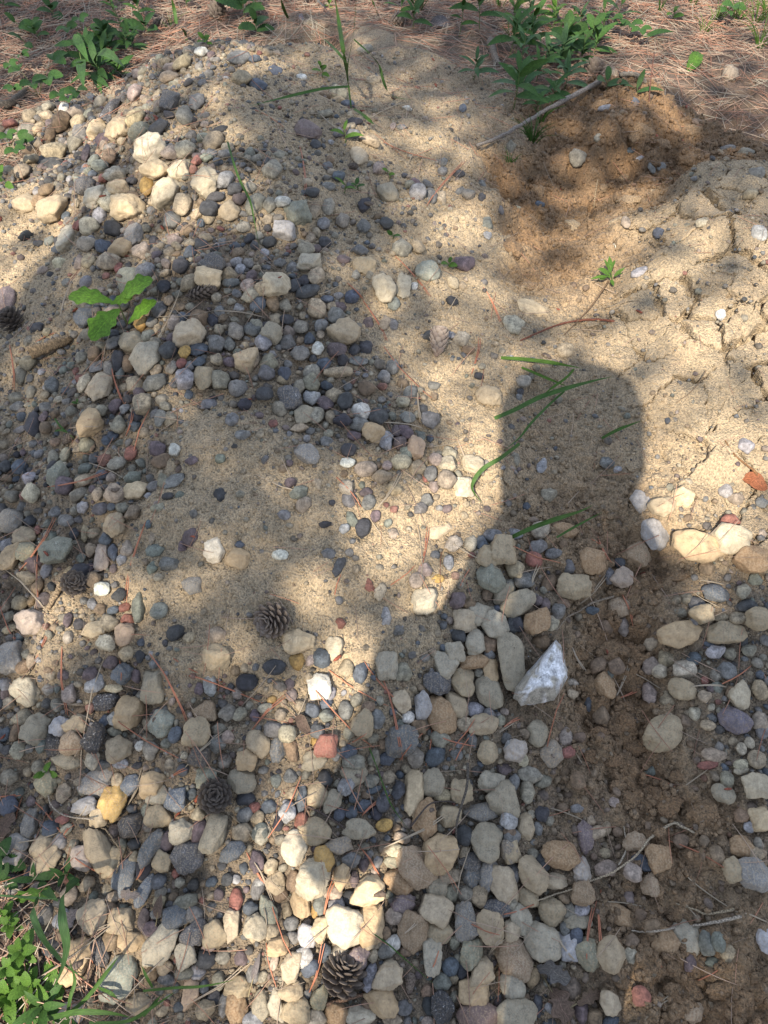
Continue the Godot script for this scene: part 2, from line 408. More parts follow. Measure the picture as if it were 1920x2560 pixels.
func hit_top(px: float, py: float, dh := 0.0) -> Vector3:
	var d := ray(px, py)
	var t := 0.7
	while t < 4.2:
		var p := CAM + d * t
		if p.y < top_at(p.x, p.z) + dh: break
		t += 0.004
	return CAM + d * t

func normal_at(x: float, z: float, e := 0.012) -> Vector3:
	return Vector3(hat(x - e, z) - hat(x + e, z), 2.0 * e, hat(x, z - e) - hat(x, z + e)).normalized()

# how far the dry crust has broken into slabs, 0..1
func crust(x: float, z: float) -> float:
	if x < 0.25 or z > -0.38 or z < -1.75: return 0.0
	var edge := 0.36 + 0.16 * clampf((z + 1.2) * 2.0, -0.3, 1.0)
	return clampf((x - edge) * 9.0, 0.0, 1.0) * clampf((1.72 + z) * 9.0, 0.0, 1.0) * clampf((-0.47 - z) * 9.0, 0.0, 1.0) * clampf(1.3 - coarse(2, x, z) * 3.2, 0.0, 1.0) * clampf(1.2 - coarse(1, x, z) * 2.0, 0.0, 1.0)

func ground_color(x: float, z: float, n1: float, n2: float) -> Color:
	var mo := clampf(coarse(2, x, z) + n1 * 0.18, 0.0, 1.0)
	var fo := clampf(coarse(3, x, z) + n2 * 0.25, 0.0, 1.0)
	var c := Color(0.45, 0.349, 0.228).lerp(Color(0.245, 0.15, 0.08), mo)
	var sto := coarse(1, x, z)
	c = c.lerp(Color(0.17, 0.132, 0.098), clampf(sto * 1.5 - 0.55 + n2 * 0.5, 0.0, 1.0) * 0.85)
	c = c.lerp(Color(0.135, 0.092, 0.072), fo * fo * (3.0 - 2.0 * fo))
	var t := 1.0 + n1 * 0.16 + n2 * 0.12
	return Color(c.r * t, c.g * t, c.b * t)

func build_ground():
	grid_lines()
	var pts := []
	for c in CONTROL:
		var d := ray(c[0], c[1])
		var t: float = (c[2] - CAM.y) / d.y
		pts.append([CAM.x + d.x * t, CAM.z + d.z * t, c[2], c[3], c[4], c[5]])
	pts.append_array(CONTROL_W)
	var np := pts.size()
	var PX := PackedFloat32Array(); var PZ := PackedFloat32Array()
	var PV := [PackedFloat32Array(), PackedFloat32Array(), PackedFloat32Array(), PackedFloat32Array()]
	for p in pts:
		PX.append(p[0]); PZ.append(p[1])
		for k in 4: PV[k].append(p[2 + k])
	var p0: PackedFloat32Array = PV[0]; var p1: PackedFloat32Array = PV[1]
	var p2: PackedFloat32Array = PV[2]; var p3: PackedFloat32Array = PV[3]
	var f0 := PackedFloat32Array(); var f1 := PackedFloat32Array(); var f2 := PackedFloat32Array(); var f3 := PackedFloat32Array()
	for j in MZ:
		var z := MZ0 + j * CS
		for i in MX:
			var x := MX0 + i * CS
			var s := 0.0; var a0 := 0.0; var a1 := 0.0; var a2 := 0.0; var a3 := 0.0
			for q in np:
				var dx := PX[q] - x
				var dz := PZ[q] - z
				var w := dx * dx + dz * dz
				if w > 0.5: continue
				w = 1.0 / (w + 0.0012)
				w = w * w
				s += w; a0 += w * p0[q]; a1 += w * p1[q]; a2 += w * p2[q]; a3 += w * p3[q]
			if s == 0.0: s = 1.0
			f0.append(a0 / s); f1.append(a1 / s); f2.append(a2 / s); f3.append(a3 / s)
	F = [f0, f1, f2, f3]
	# fine relief
	var na := FastNoiseLite.new(); na.seed = 5; na.frequency = 7.0; na.fractal_octaves = 3
	var nb := FastNoiseLite.new(); nb.seed = 6; nb.frequency = 45.0; nb.fractal_octaves = 4
	var nl := FastNoiseLite.new(); nl.seed = 7; nl.noise_type = FastNoiseLite.TYPE_CELLULAR; nl.frequency = 24.0
	nl.cellular_return_type = FastNoiseLite.RETURN_DISTANCE; nl.fractal_octaves = 2; nl.fractal_type = FastNoiseLite.FRACTAL_FBM
	nl.domain_warp_enabled = true; nl.domain_warp_amplitude = 0.02; nl.domain_warp_frequency = 20.0
	H.resize(NX * NZ)
	for j in NZ:
		var z := ZS[j]
		for i in NX:
			var x := XS[i]
			var edge := minf(minf(x - X0, X1 - x), minf(z - Z0, Z1 - z)) / 0.15
			if edge > 1.0: edge = 1.0
			var mo := coarse(2, x, z)
			var fo := coarse(3, x, z)
			var h := coarse(0, x, z)
			h += na.get_noise_2d(x, z) * 0.012 + nb.get_noise_2d(x, z) * (0.0062 + 0.005 * mo)
			if mo > 0.03: h -= (nl.get_noise_2d(x, z) + 0.35) * 0.050 * minf(mo, 1.0)
			h -= 0.015 * coarse(1, x, z) * (1.0 - 0.6 * mo)
			if x > 0.25: h -= 0.020 * crust(x, z)
			H[j * NX + i] = h * edge
	# cracks
	for c in CRACKS:
		var wd: float = c[0]
		var dp: float = c[1]
		var line := []
		for q in range(2, c.size(), 2): line.append(hit(c[q], c[q + 1]))
		if wd > 0.0135: fissures.append([wd, line])
		for q in line.size() - 1:
			var a: Vector3 = line[q]
			var b: Vector3 = line[q + 1]
			var len := Vector2(b.x - a.x, b.z - a.z).length()
			var i0 := cell_x(minf(a.x, b.x) - wd) - 2
			var i1 := cell_x(maxf(a.x, b.x) + wd) + 3
			var j0 := cell_z(minf(a.z, b.z) - wd) - 2
			var j1 := cell_z(maxf(a.z, b.z) + wd) + 3
			for j in range(maxi(j0, 0), mini(j1, NZ)):
				for i in range(maxi(i0, 0), mini(i1, NX)):
					var p := Vector2(XS[i], ZS[j])
					var wob := nb.get_noise_2d(p.x * 0.5, p.y * 0.5) * wd * 0.8
					var s := clampf((p - Vector2(a.x, a.z)).dot(Vector2(b.x - a.x, b.z - a.z)) / maxf(len * len, 1e-6), 0.0, 1.0)
					var d := (p - Vector2(lerpf(a.x, b.x, s), lerpf(a.z, b.z, s))).length() + wob
					var g := clampf((wd * 0.5 + 0.002 - d) / 0.005, 0.0, 1.0)
					if g > 0.0:
						var base := coarse(0, p.x, p.y) - 0.004
						var o := j * NX + i
						H[o] = minf(H[o], base + 0.012 - (dp + 0.012) * g)
	# meshes, split by what the surface is
	var V := PackedVector3Array(); var N := PackedVector3Array(); var C := PackedColorArray(); var U := PackedVector2Array()
	V.resize(NX * NZ); N.resize(NX * NZ); C.resize(NX * NZ); U.resize(NX * NZ)
	var kind := PackedByteArray(); kind.resize(NX * NZ)
	for j in NZ:
		var z := ZS[j]
		for i in NX:
			var x := XS[i]
			var o := j * NX + i
			V[o] = Vector3(x, H[o], z)
			var l := H[o - 1] if i > 0 else H[o]
			var r := H[o + 1] if i < NX - 1 else H[o]
			var t := H[o - NX] if j > 0 else H[o]
			var b := H[o + NX] if j < NZ - 1 else H[o]
			var wx := XS[mini(i + 1, NX - 1)] - XS[maxi(i - 1, 0)]
			var wz := ZS[mini(j + 1, NZ - 1)] - ZS[maxi(j - 1, 0)]
			N[o] = Vector3((l - r) / wx, 1.0, (t - b) / wz).normalized()
			var n1 := na.get_noise_2d(x * 0.9 + 9.0, z * 0.9)
			var n2 := nb.get_noise_2d(x * 0.35 + 4.0, z * 0.35)
			C[o] = ground_color(x, z, n1, n2)
			U[o] = Vector2(x, z)
			var fo := coarse(3, x, z) + n2 * 0.25
			kind[o] = 0 if fo > 0.55 else (1 if coarse(2, x, z) + n1 * 0.18 > 0.45 else 2)
	var names := ["forest_floor", "dug_moist_sand", "sand_mound"]
	var tris := [PackedInt32Array(), PackedInt32Array(), PackedInt32Array()]
	var t0 := PackedInt32Array(); var t1 := PackedInt32Array(); var t2 := PackedInt32Array()
	for j in NZ - 1:
		for i in NX - 1:
			var o := j * NX + i
			var k := kind[o]
			if k == 0:
				t0.append(o); t0.append(o + 1); t0.append(o + NX); t0.append(o + 1); t0.append(o + NX + 1); t0.append(o + NX)
			elif k == 1:
				t1.append(o); t1.append(o + 1); t1.append(o + NX); t1.append(o + 1); t1.append(o + NX + 1); t1.append(o + NX)
			else:
				t2.append(o); t2.append(o + 1); t2.append(o + NX); t2.append(o + 1); t2.append(o + NX + 1); t2.append(o + NX)
	tris = [t0, t1, t2]
	for k in 3:
		var map := PackedInt32Array(); map.resize(NX * NZ); map.fill(-1)
		var v2 := PackedVector3Array(); var n2 := PackedVector3Array(); var c2 := PackedColorArray(); var u2 := PackedVector2Array(); var ix := PackedInt32Array()
		var tg := PackedFloat32Array()
		for o in tris[k]:
			if map[o] < 0:
				map[o] = v2.size()
				v2.append(V[o]); n2.append(N[o]); c2.append(C[o]); u2.append(U[o])
				tg.append(1.0); tg.append(0.0); tg.append(0.0); tg.append(-1.0)
			ix.append(map[o])
		var arr := []; arr.resize(Mesh.ARRAY_MAX)
		arr[Mesh.ARRAY_VERTEX] = v2; arr[Mesh.ARRAY_NORMAL] = n2; arr[Mesh.ARRAY_COLOR] = c2; arr[Mesh.ARRAY_TEX_UV] = u2; arr[Mesh.ARRAY_INDEX] = ix; arr[Mesh.ARRAY_TANGENT] = tg
		var am := ArrayMesh.new(); am.add_surface_from_arrays(Mesh.PRIMITIVE_TRIANGLES, arr)
		var o := solid(names[k], am, mats.sand)
		tag(o, ["brown woodland soil under fallen pine needles", "dug moist brown sand in the hollow and trench", "dry tan sand of the gravel mound"][k], "ground", "", "structure")
	# the woodland ground beyond
	var st := SurfaceTool.new(); st.begin(Mesh.PRIMITIVE_TRIANGLES)
	st.set_color(Color(0.135, 0.092, 0.072)); st.set_normal(Vector3.UP)
	var x1 := X1
	var z1 := Z1
	for r in [[-40.0, -40.0, 40.0, Z0], [-40.0, z1, 40.0, 40.0], [-40.0, Z0, X0, z1], [x1, Z0, 40.0, z1]]:
		var q := [Vector3(r[0], 0, r[1]), Vector3(r[2], 0, r[1]), Vector3(r[2], 0, r[3]), Vector3(r[0], 0, r[3])]
		for i in [0, 1, 2, 0, 2, 3]:
			st.set_uv(Vector2(q[i].x, q[i].z)); st.add_vertex(q[i])
	st.generate_tangents()
	tag(solid("ground", st.commit(), mats.sand), "woodland ground round the mound", "ground", "", "structure")

# ---------------------------------------------------------------- mesh helpers
var ico_cache := {}
func icosphere(level: int) -> Array:
	if ico_cache.has(level): return ico_cache[level]
	var t := (1.0 + sqrt(5.0)) / 2.0
	var v: Array = []
	for p in [[-1, t, 0], [1, t, 0], [-1, -t, 0], [1, -t, 0], [0, -1, t], [0, 1, t], [0, -1, -t], [0, 1, -t], [t, 0, -1], [t, 0, 1], [-t, 0, -1], [-t, 0, 1]]:
		v.append(Vector3(p[0], p[1], p[2]).normalized())
	var f: Array = [[0,11,5],[0,5,1],[0,1,7],[0,7,10],[0,10,11],[1,5,9],[5,11,4],[11,10,2],[10,7,6],[7,1,8],[3,9,4],[3,4,2],[3,2,6],[3,6,8],[3,8,9],[4,9,5],[2,4,11],[6,2,10],[8,6,7],[9,8,1]]
	for l in level:
		var mid := {}
		var g: Array = []
		for q in f:
			var m := []
			for e in [[q[0], q[1]], [q[1], q[2]], [q[2], q[0]]]:
				var key := mini(e[0], e[1]) * 100000 + maxi(e[0], e[1])
				if not mid.has(key):
					mid[key] = v.size(); v.append(((v[e[0]] + v[e[1]]) * 0.5).normalized())
				m.append(mid[key])
			g.append([q[0], m[0], m[2]]); g.append([q[1], m[1], m[0]]); g.append([q[2], m[2], m[1]]); g.append(m)
		f = g
	var ix := PackedInt32Array()
	for q in f: ix.append(q[0]); ix.append(q[2]); ix.append(q[1])
	ico_cache[level] = [PackedVector3Array(v), ix]
	return ico_cache[level]

# a stone that fills the box -1..1: r rounded, a angular, b blocky, f flat, c crumbly clod
func stone_arrays(kind: String, seed_: int, level: int) -> Array:
	var s := icosphere(level)
	var src: PackedVector3Array = s[0]
	var ix: PackedInt32Array = s[1]
	var r := RandomNumberGenerator.new(); r.seed = seed_ * 977 + kind.unicode_at(0)
	var n := FastNoiseLite.new(); n.seed = seed_ * 13 + 1; n.frequency = 0.55; n.fractal_octaves = 2
	var n2 := FastNoiseLite.new(); n2.seed = seed_ * 17 + 5; n2.frequency = 2.2; n2.fractal_octaves = 3
	var planes := []
	var cnt: int = {"r": 9, "a": 14, "b": 7, "f": 9, "c": 7}[kind]
	for i in cnt:
		var d := Vector3(r.randfn(), r.randfn(), r.randfn()).normalized()
		planes.append([d, r.randf_range(0.62, 0.86) if kind != "r" else r.randf_range(0.74, 0.92)])
	if kind == "b":
		var b := Basis(Vector3.UP, r.randf_range(-0.25, 0.25))
		for d in [Vector3.RIGHT, Vector3.LEFT, Vector3.UP, Vector3.DOWN, Vector3.FORWARD, Vector3.BACK]:
			planes.append([(b * (d + Vector3(r.randfn(), r.randfn(), r.randfn()) * 0.24)).normalized(), r.randf_range(0.56, 0.78)])
	var v := PackedVector3Array(); v.resize(src.size())
	var lo := Vector3.ONE * 9.0
	var hi := -lo
	var off := r.randf() * 40.0
	for i in src.size():
		var d := src[i]
		var m := 1.0 + n.get_noise_3d(d.x + off, d.y, d.z) * (0.36 if kind != "b" else 0.26)
		for p in planes:
			var c: float = d.dot(p[0])
			if c > 0.05: m = minf(m, p[1] / c)
		m *= 1.0 + n2.get_noise_3d(d.x, d.y + off, d.z) * (0.09 if kind == "r" else (0.24 if kind == "c" else 0.13))
		v[i] = d * m
		lo = lo.min(v[i]); hi = hi.max(v[i])
	var ctr := (lo + hi) * 0.5
	var ext := (hi - lo) * 0.5
	for i in v.size(): v[i] = (v[i] - ctr) / ext
	return [v, vertex_normals(v, ix), ix]

func vertex_normals(v: PackedVector3Array, ix: PackedInt32Array) -> PackedVector3Array:
	var n := PackedVector3Array(); n.resize(v.size())
	for i in range(0, ix.size(), 3):
		var c := (v[ix[i + 2]] - v[ix[i]]).cross(v[ix[i + 1]] - v[ix[i]])
		n[ix[i]] += c; n[ix[i + 1]] += c; n[ix[i + 2]] += c
	for i in n.size(): n[i] = n[i].normalized()
	return n

func mesh_of(a: Array, cols = null, uvs = null) -> ArrayMesh:
	var arr := []; arr.resize(Mesh.ARRAY_MAX)
	arr[Mesh.ARRAY_VERTEX] = a[0]; arr[Mesh.ARRAY_NORMAL] = a[1]; arr[Mesh.ARRAY_INDEX] = a[2]
	if cols != null: arr[Mesh.ARRAY_COLOR] = cols
	if uvs != null: arr[Mesh.ARRAY_TEX_UV] = uvs
	var m := ArrayMesh.new(); m.add_surface_from_arrays(Mesh.PRIMITIVE_TRIANGLES, arr)
	return m

# a mesh collector
class Soup:
	var v := PackedVector3Array()
	var n := PackedVector3Array()
	var c := PackedColorArray()
	var u := PackedVector2Array()
	var ix := PackedInt32Array()
	func put(a: Array, xf: Transform3D, col: Color):
		var o := v.size()
		var nb := xf.basis.inverse().transposed()
		var av: PackedVector3Array = a[0]
		var an: PackedVector3Array = a[1]
		var ai: PackedInt32Array = a[2]
		for i in av.size():
			v.append(xf * av[i]); n.append((nb * an[i]).normalized()); c.append(col); u.append(Vector2.ZERO)
		for i in ai: ix.append(o + i)
	# a tube along points with a radius at each
	func tube(p: Array, r: Array, sides: int, col: Color, cap := true):
		var o := v.size()
		var m := p.size()
		var side := Vector3.ZERO
		var along := 0.0
		for i in m:
			var t: Vector3 = (p[mini(i + 1, m - 1)] - p[maxi(i - 1, 0)]).normalized()
			if side == Vector3.ZERO:
				side = t.cross(Vector3.UP if absf(t.y) < 0.9 else Vector3.RIGHT).normalized()
			side = (side - t * side.dot(t)).normalized()
			var b := t.cross(side)
			if i > 0: along += (p[i] - p[i - 1]).length()
			for k in sides:
				var an := TAU * k / sides
				var d := side * cos(an) + b * sin(an)
				v.append(p[i] + d * r[i]); n.append(d); c.append(col); u.append(Vector2(float(k) / sides, along * 6.0))
		for i in m - 1:
			for k in sides:
				var a0 := o + i * sides + k
				var a1 := o + i * sides + (k + 1) % sides
				ix.append_array([a0, a0 + sides, a1, a1, a0 + sides, a1 + sides])
		if cap:
			for e: int in [0, m - 1]:
				var ci := v.size()
				var tt: Vector3 = (p[1] - p[0]).normalized() * -1.0 if e == 0 else (p[m - 1] - p[m - 2]).normalized()
				v.append(p[e]); n.append(tt); c.append(col); u.append(Vector2(0.5, 0.5))
				for k in sides:
					var a0 := o + e * sides + k
					var a1 := o + e * sides + (k + 1) % sides
					if e == 0: ix.append_array([ci, a0, a1])
					else: ix.append_array([ci, a1, a0])
	# a leaf or blade: centre line, half width at each row, up direction, fold
	func strip(p: Array, w: Array, up: Vector3, fold: float, col: Color, tipcol: Color):
		var o := v.size()
		var m := p.size()
		for i in m:
			var t: Vector3 = (p[mini(i + 1, m - 1)] - p[maxi(i - 1, 0)]).normalized()
			var s := t.cross(up)
			if s.length() < 0.05: s = t.cross(Vector3.RIGHT)
			s = s.normalized()
			var nn := s.cross(t).normalized()
			var cc := col.lerp(tipcol, float(i) / (m - 1))
			v.append(p[i] - s * w[i] + nn * w[i] * fold); n.append((nn + s * fold).normalized()); c.append(cc)
			v.append(p[i]); n.append(nn); c.append(cc * Color(1.12, 1.12, 1.05))
			v.append(p[i] + s * w[i] + nn * w[i] * fold); n.append((nn - s * fold).normalized()); c.append(cc)
			var vv := float(i) / (m - 1)
			u.append(Vector2(0, vv)); u.append(Vector2(0.5, vv)); u.append(Vector2(1, vv))
		for i in m - 1:
			var a := o + i * 3
			ix.append_array([a, a + 3, a + 1, a + 1, a + 3, a + 4, a + 1, a + 4, a + 2, a + 2, a + 4, a + 5])
	func mesh() -> ArrayMesh:
		var arr := []; arr.resize(Mesh.ARRAY_MAX)
		arr[Mesh.ARRAY_VERTEX] = v; arr[Mesh.ARRAY_NORMAL] = n; arr[Mesh.ARRAY_COLOR] = c; arr[Mesh.ARRAY_TEX_UV] = u; arr[Mesh.ARRAY_INDEX] = ix
		var m := ArrayMesh.new(); m.add_surface_from_arrays(Mesh.PRIMITIVE_TRIANGLES, arr)
		return m

func smooth_line(p: Array, per := 4) -> Array:
	var out := []
	for i in p.size() - 1:
		var a: Vector3 = p[maxi(i - 1, 0)]
		var b: Vector3 = p[i]
		var c: Vector3 = p[i + 1]
		var d: Vector3 = p[mini(i + 2, p.size() - 1)]
		for k in per:
			out.append(b.cubic_interpolate(c, a, d, float(k) / per))
	out.append(p[p.size() - 1])
	return out

# ---------------------------------------------------------------- bodies from joined tapered capsules (surface nets)
func blob(bones: Array, cell: float, k: float, grow := 0.0) -> Array:
	var lo := Vector3.ONE * 99.0
	var hi := -lo
	for b in bones:
		var rr: float = maxf(b[2], b[3]) + grow + cell * 2.0
		lo = lo.min(b[0] - Vector3.ONE * rr).min(b[1] - Vector3.ONE * rr)
		hi = hi.max(b[0] + Vector3.ONE * rr).max(b[1] + Vector3.ONE * rr)
	var nx := int((hi.x - lo.x) / cell) + 2
	var ny := int((hi.y - lo.y) / cell) + 2
	var nz := int((hi.z - lo.z) / cell) + 2
	var f := PackedFloat32Array(); f.resize(nx * ny * nz); f.fill(1.0)
	for b in bones:
		var a: Vector3 = b[0]
		var ba: Vector3 = b[1] - a
		var l2 := maxf(ba.length_squared(), 1e-8)
		var r0: float = b[2] + grow
		var r1: float = b[3] + grow
		var m := maxf(r0, r1) + k + cell * 2.0
		var c0 := ((a.min(b[1]) - Vector3.ONE * m - lo) / cell).floor().max(Vector3.ZERO)
		var c1 := ((a.max(b[1]) + Vector3.ONE * m - lo) / cell).ceil().min(Vector3(nx - 1, ny - 1, nz - 1))
		for z in range(int(c0.z), int(c1.z) + 1):
			for y in range(int(c0.y), int(c1.y) + 1):
				for x in range(int(c0.x), int(c1.x) + 1):
					var p := lo + Vector3(x, y, z) * cell - a
					var t := clampf(p.dot(ba) / l2, 0.0, 1.0)
					var d := (p - ba * t).length() - lerpf(r0, r1, t)
					var o := (z * ny + y) * nx + x
					var e := f[o]
					var h := maxf(k - absf(d - e), 0.0) / k
					f[o] = minf(d, e) - h * h * k * 0.25
	var id := {}
	var v := PackedVector3Array()
	var ix := PackedInt32Array()
	var off := [0, 1, nx, nx + 1, nx * ny, nx * ny + 1, nx * ny + nx, nx * ny + nx + 1]
	for z in nz - 1:
		for y in ny - 1:
			for x in nx - 1:
				var o := (z * ny + y) * nx + x
				var s := 0
				for q in 8:
					if f[o + off[q]] < 0.0: s += 1
				if s == 0 or s == 8: continue
				var acc := Vector3.ZERO
				var cnt := 0
				for e in [[0,1],[2,3],[4,5],[6,7],[0,2],[1,3],[4,6],[5,7],[0,4],[1,5],[2,6],[3,7]]:
					var fa := f[o + off[e[0]]]
					var fb := f[o + off[e[1]]]
					if (fa < 0.0) != (fb < 0.0):
						var t := fa / (fa - fb)
						var pa := Vector3(e[0] & 1, (e[0] >> 1) & 1, (e[0] >> 2) & 1)
						var pb := Vector3(e[1] & 1, (e[1] >> 1) & 1, (e[1] >> 2) & 1)
						acc += pa.lerp(pb, t); cnt += 1
				id[o] = v.size()
				v.append(lo + (Vector3(x, y, z) + acc / cnt) * cell)
	for o in id:
		var fa := f[o]
		for ax in 3:
			var d: int = [1, nx, nx * ny][ax]
			var p: int = [nx, nx * ny, 1][ax]
			var q: int = [nx * ny, 1, nx][ax]
			if o + d >= f.size(): continue
			var fb := f[o + d]
			if (fa < 0.0) == (fb < 0.0): continue
			if not (id.has(o - p) and id.has(o - q) and id.has(o - p - q)): continue
			var w := [id[o], id[o - p], id[o - p - q], id[o - q]]
			if fa < 0.0: ix.append_array([w[0], w[2], w[1], w[0], w[3], w[2]])
			else: ix.append_array([w[0], w[1], w[2], w[0], w[2], w[3]])
	return [v, vertex_normals(v, ix), ix]

# ---------------------------------------------------------------- the tree that dapples the light (behind the photographer)
# photograph x, y, radius, share of sunlight let through
const LIGHT := [
	[380,430,90,1],[480,480,80,1],[250,480,70,.9],[30,580,110,1],[0,650,80,1],[130,520,60,.9],[330,540,60,.8],[500,200,60,.9],[560,170,50,.8],[450,250,50,.7],[300,350,60,.7],[420,330,60,.9],
	[960,290,40,.9],[1030,340,45,1],[1080,390,40,1],[1120,420,40,.8],[1130,520,60,.7],[1200,570,60,.85],[1230,620,50,.8],
	[1400,540,70,.95],[1500,520,60,.9],[1520,575,60,.8],[1330,570,50,.7],[1450,470,40,.8],
	[1750,800,110,1],[1850,900,110,1],[1880,750,90,1],[1800,1050,120,1],[1700,1000,90,.95],[1900,1150,100,1],[1720,1200,80,1],[1800,1310,80,.95],[1650,720,80,.9],[1600,850,70,.7],[1400,760,80,.8],[1300,800,80,.75],[1700,640,60,.8],[1340,740,60,.8],[1560,950,60,.7],
	[1200,1050,80,1],[1150,970,60,1],[1210,970,50,1],[1230,1180,80,1],[1180,1300,90,1],[1100,1200,80,.85],[1000,1330,90,.85],[1100,1400,90,1],[950,1450,80,.95],[880,1550,80,.95],[850,1650,80,.85],[800,1750,60,.85],[740,1830,60,.8],[900,1200,80,.35],[700,1250,80,.2],[1000,1080,80,.4],
	[950,720,80,.5],[700,720,80,.25],[350,720,100,.3],[200,680,100,.5],[100,750,80,.5],[1100,880,70,.65],[1180,900,70,.75],[300,950,120,.2],[500,1100,120,.15],[100,1000,100,.2],
	[165,1600,45,1],[250,1540,50,.8],[200,1500,50,.7],[300,1560,50,.6],
	[780,2060,60,.95],[720,2150,80,1],[850,2200,90,1],[900,2300,90,.95],[800,2320,80,.95],[1040,1990,40,.95],[960,2100,60,.9],[1050,2150,50,.8],[700,2500,100,.85],[620,2250,60,.7],[270,2000,60,1],[110,2160,50,.95],[200,2400,90,.9],[80,2450,100,.9],[330,2330,60,.8],[500,2030,60,.3],[620,1800,70,.25],[100,2250,60,.7],
	[1650,60,90,.95],[1750,120,90,.9],[1850,60,80,.9],[1690,180,70,.95],[1620,230,60,.85],[1480,60,60,.6],[820,60,80,.75],[750,30,60,.6],[330,60,60,.4],[60,180,60,.5],
	[1500,1700,200,.03],[1700,1800,200,.06],[1400,2200,200,.06],[1700,2200,200,.06],[1300,2450,150,.1],[400,1350,120,.06],[600,1400,120,.06],[150,1300,120,.1],[550,850,100,.1],[850,560,90,.15],[600,560,80,.15],[1000,200,80,.15],[200,1100,100,.12],[750,1100,100,.1],[700,900,120,.1],[1300,350,100,.1],[1600,330,80,.06],[1420,330,70,.1],[330,1650,80,.08],[100,1950,80,.1],[400,2200,80,.1],[550,2400,70,.15],[1280,480,50,.1],[1300,620,50,.3],[1650,420,60,.1],[1550,400,60,.1],[1400,420,50,.15],[1800,480,90,.25],[1640,610,60,.3],[1880,560,60,.45],[1500,330,100,.15],[1800,330,90,.06],[1870,250,90,.05],[1760,320,60,.1],[1900,180,50,.3],[1700,480,70,.2],[800,450,100,.06],[700,300,80,.04],[640,250,60,.08],[850,200,60,.15],[200,60,100,.25],[150,200,70,.5],[280,160,60,.5],[60,2330,80,.9],[1850,1500,80,.25],[420,1700,120,.12],[200,1850,120,.15],[450,2350,100,.15],[350,2150,80,.15],[600,2120,60,.2],[150,1750,80,.12],
]
func light_at(p: Vector3) -> float:
	var d := p - CAM
	var dep := d.dot(fwd)
	if dep < 0.3: return 0.2
	var px := 960.0 + d.x / dep * FOCAL
	var py := 1280.0 - d.dot(upv) / dep * FOCAL
	var s := 0.2
	var a := 0.2 * 0.12
	var far := clampf(dep / 1.35, 1.0, 2.0)
	far *= far
	for l in LIGHT:
		var dx: float = px - l[0]
		var dy: float = py - l[1]
		var q: float = (dx * dx + dy * dy) / (l[2] * l[2] * (2.1 * far if l[3] > 0.6 else 1.2))
		if q > 6.0: continue
		var w := exp(-q)
		s += w; a += w * l[3]
	return a / s

func build_tree():
	var base := Vector3(-3.5, 0, 4.3)
	var t := thing("broadleaf_tree", "tall leafy tree behind the photographer, casting the dappled shade", "tree", base)
	var wood := Soup.new()
	var top := Vector3(0.5, 4.6, -0.4)
	var line := smooth_line([Vector3(0, -0.05, 0), Vector3(-0.05, 1.2, 0.05), Vector3(0.05, 2.6, 0), Vector3(0.2, 3.9, -0.1), top, Vector3(0.9, 5.6, -0.8), Vector3(1.2, 6.6, -1.1)])
	var rad := []
	for i in line.size(): rad.append(lerpf(0.16, 0.02, float(i) / line.size()))
	wood.tube(line, rad, 10, Color(0.16, 0.13, 0.10))
	solid("trunk", wood.mesh(), mats.bark, t)
	var r := RandomNumberGenerator.new(); r.seed = 99
	for i in 9:
		var limb := Soup.new()
		var s0: Vector3 = line[12 + i]
		var g := Vector3(r.randf_range(-1.2, 1.2), 0.1, r.randf_range(-2.8, 0.2))
		var e := g + sun_dir * r.randf_range(6.0, 7.2) - base
		var m := s0.lerp(e, 0.5) + Vector3(0, 0.25, 0)
		var l2 := smooth_line([s0, m, e], 5)
		var r2 := []
		for k in l2.size(): r2.append(lerpf(0.035, 0.004, float(k) / (l2.size() - 1)))
		limb.tube(l2, r2, 6, Color(0.16, 0.13, 0.10))
		solid("limb", limb.mesh(), mats.bark, t)
	var crown := Soup.new()
	var prof := [0.0, 0.95, 0.85, 0.0]
	for i in 76000:
		var x := r.randf_range(-2.3, 2.3)
		var z := r.randf_range(-4.0, 0.85)
		var out := maxf(maxf(absf(x) - 1.7, -3.3 - z), z - 0.45)
		if out > 0.0 and r.randf() < out / 0.7: continue
		var p := Vector3(x, hat(x, z), z)
		var tau := minf(-1.15 * log(maxf(light_at(p), 0.015)), 4.0)
		if r.randf() * 4.0 > tau: continue
		var c := p + sun_dir * r.randf_range(5.4, 7.6) - base
		var d := Vector3(r.randfn(), r.randfn() * 0.5 - 0.2, r.randfn()).normalized()
		var len := r.randf_range(0.06, 0.09)
		var pts := []
		var ws := []
		for k in 4:
			pts.append(c + d * (k / 3.0 - 0.5) * len - Vector3(0, 0.006 * k * k * 0.2, 0))
			ws.append(prof[k] * len * 0.32)
		var g := r.randf_range(0.8, 1.2)
		crown.strip(pts, ws, Vector3(r.randfn() * 0.6, 1, r.randfn() * 0.6).normalized(), 0.2, Color(g, g, g), Color(g, g, g))
	solid("crown", crown.mesh(), mats.crown, t)

# ---------------------------------------------------------------- the photographer, behind the camera: only the shadow is in view
# the point on the sun's ray whose shadow falls at a photograph pixel, a little behind the camera
func shade_from(px: float, py: float, behind: float) -> Vector3:
	var p := hit(px, py)
	return p + sun_dir * ((p - CAM).length() + behind)

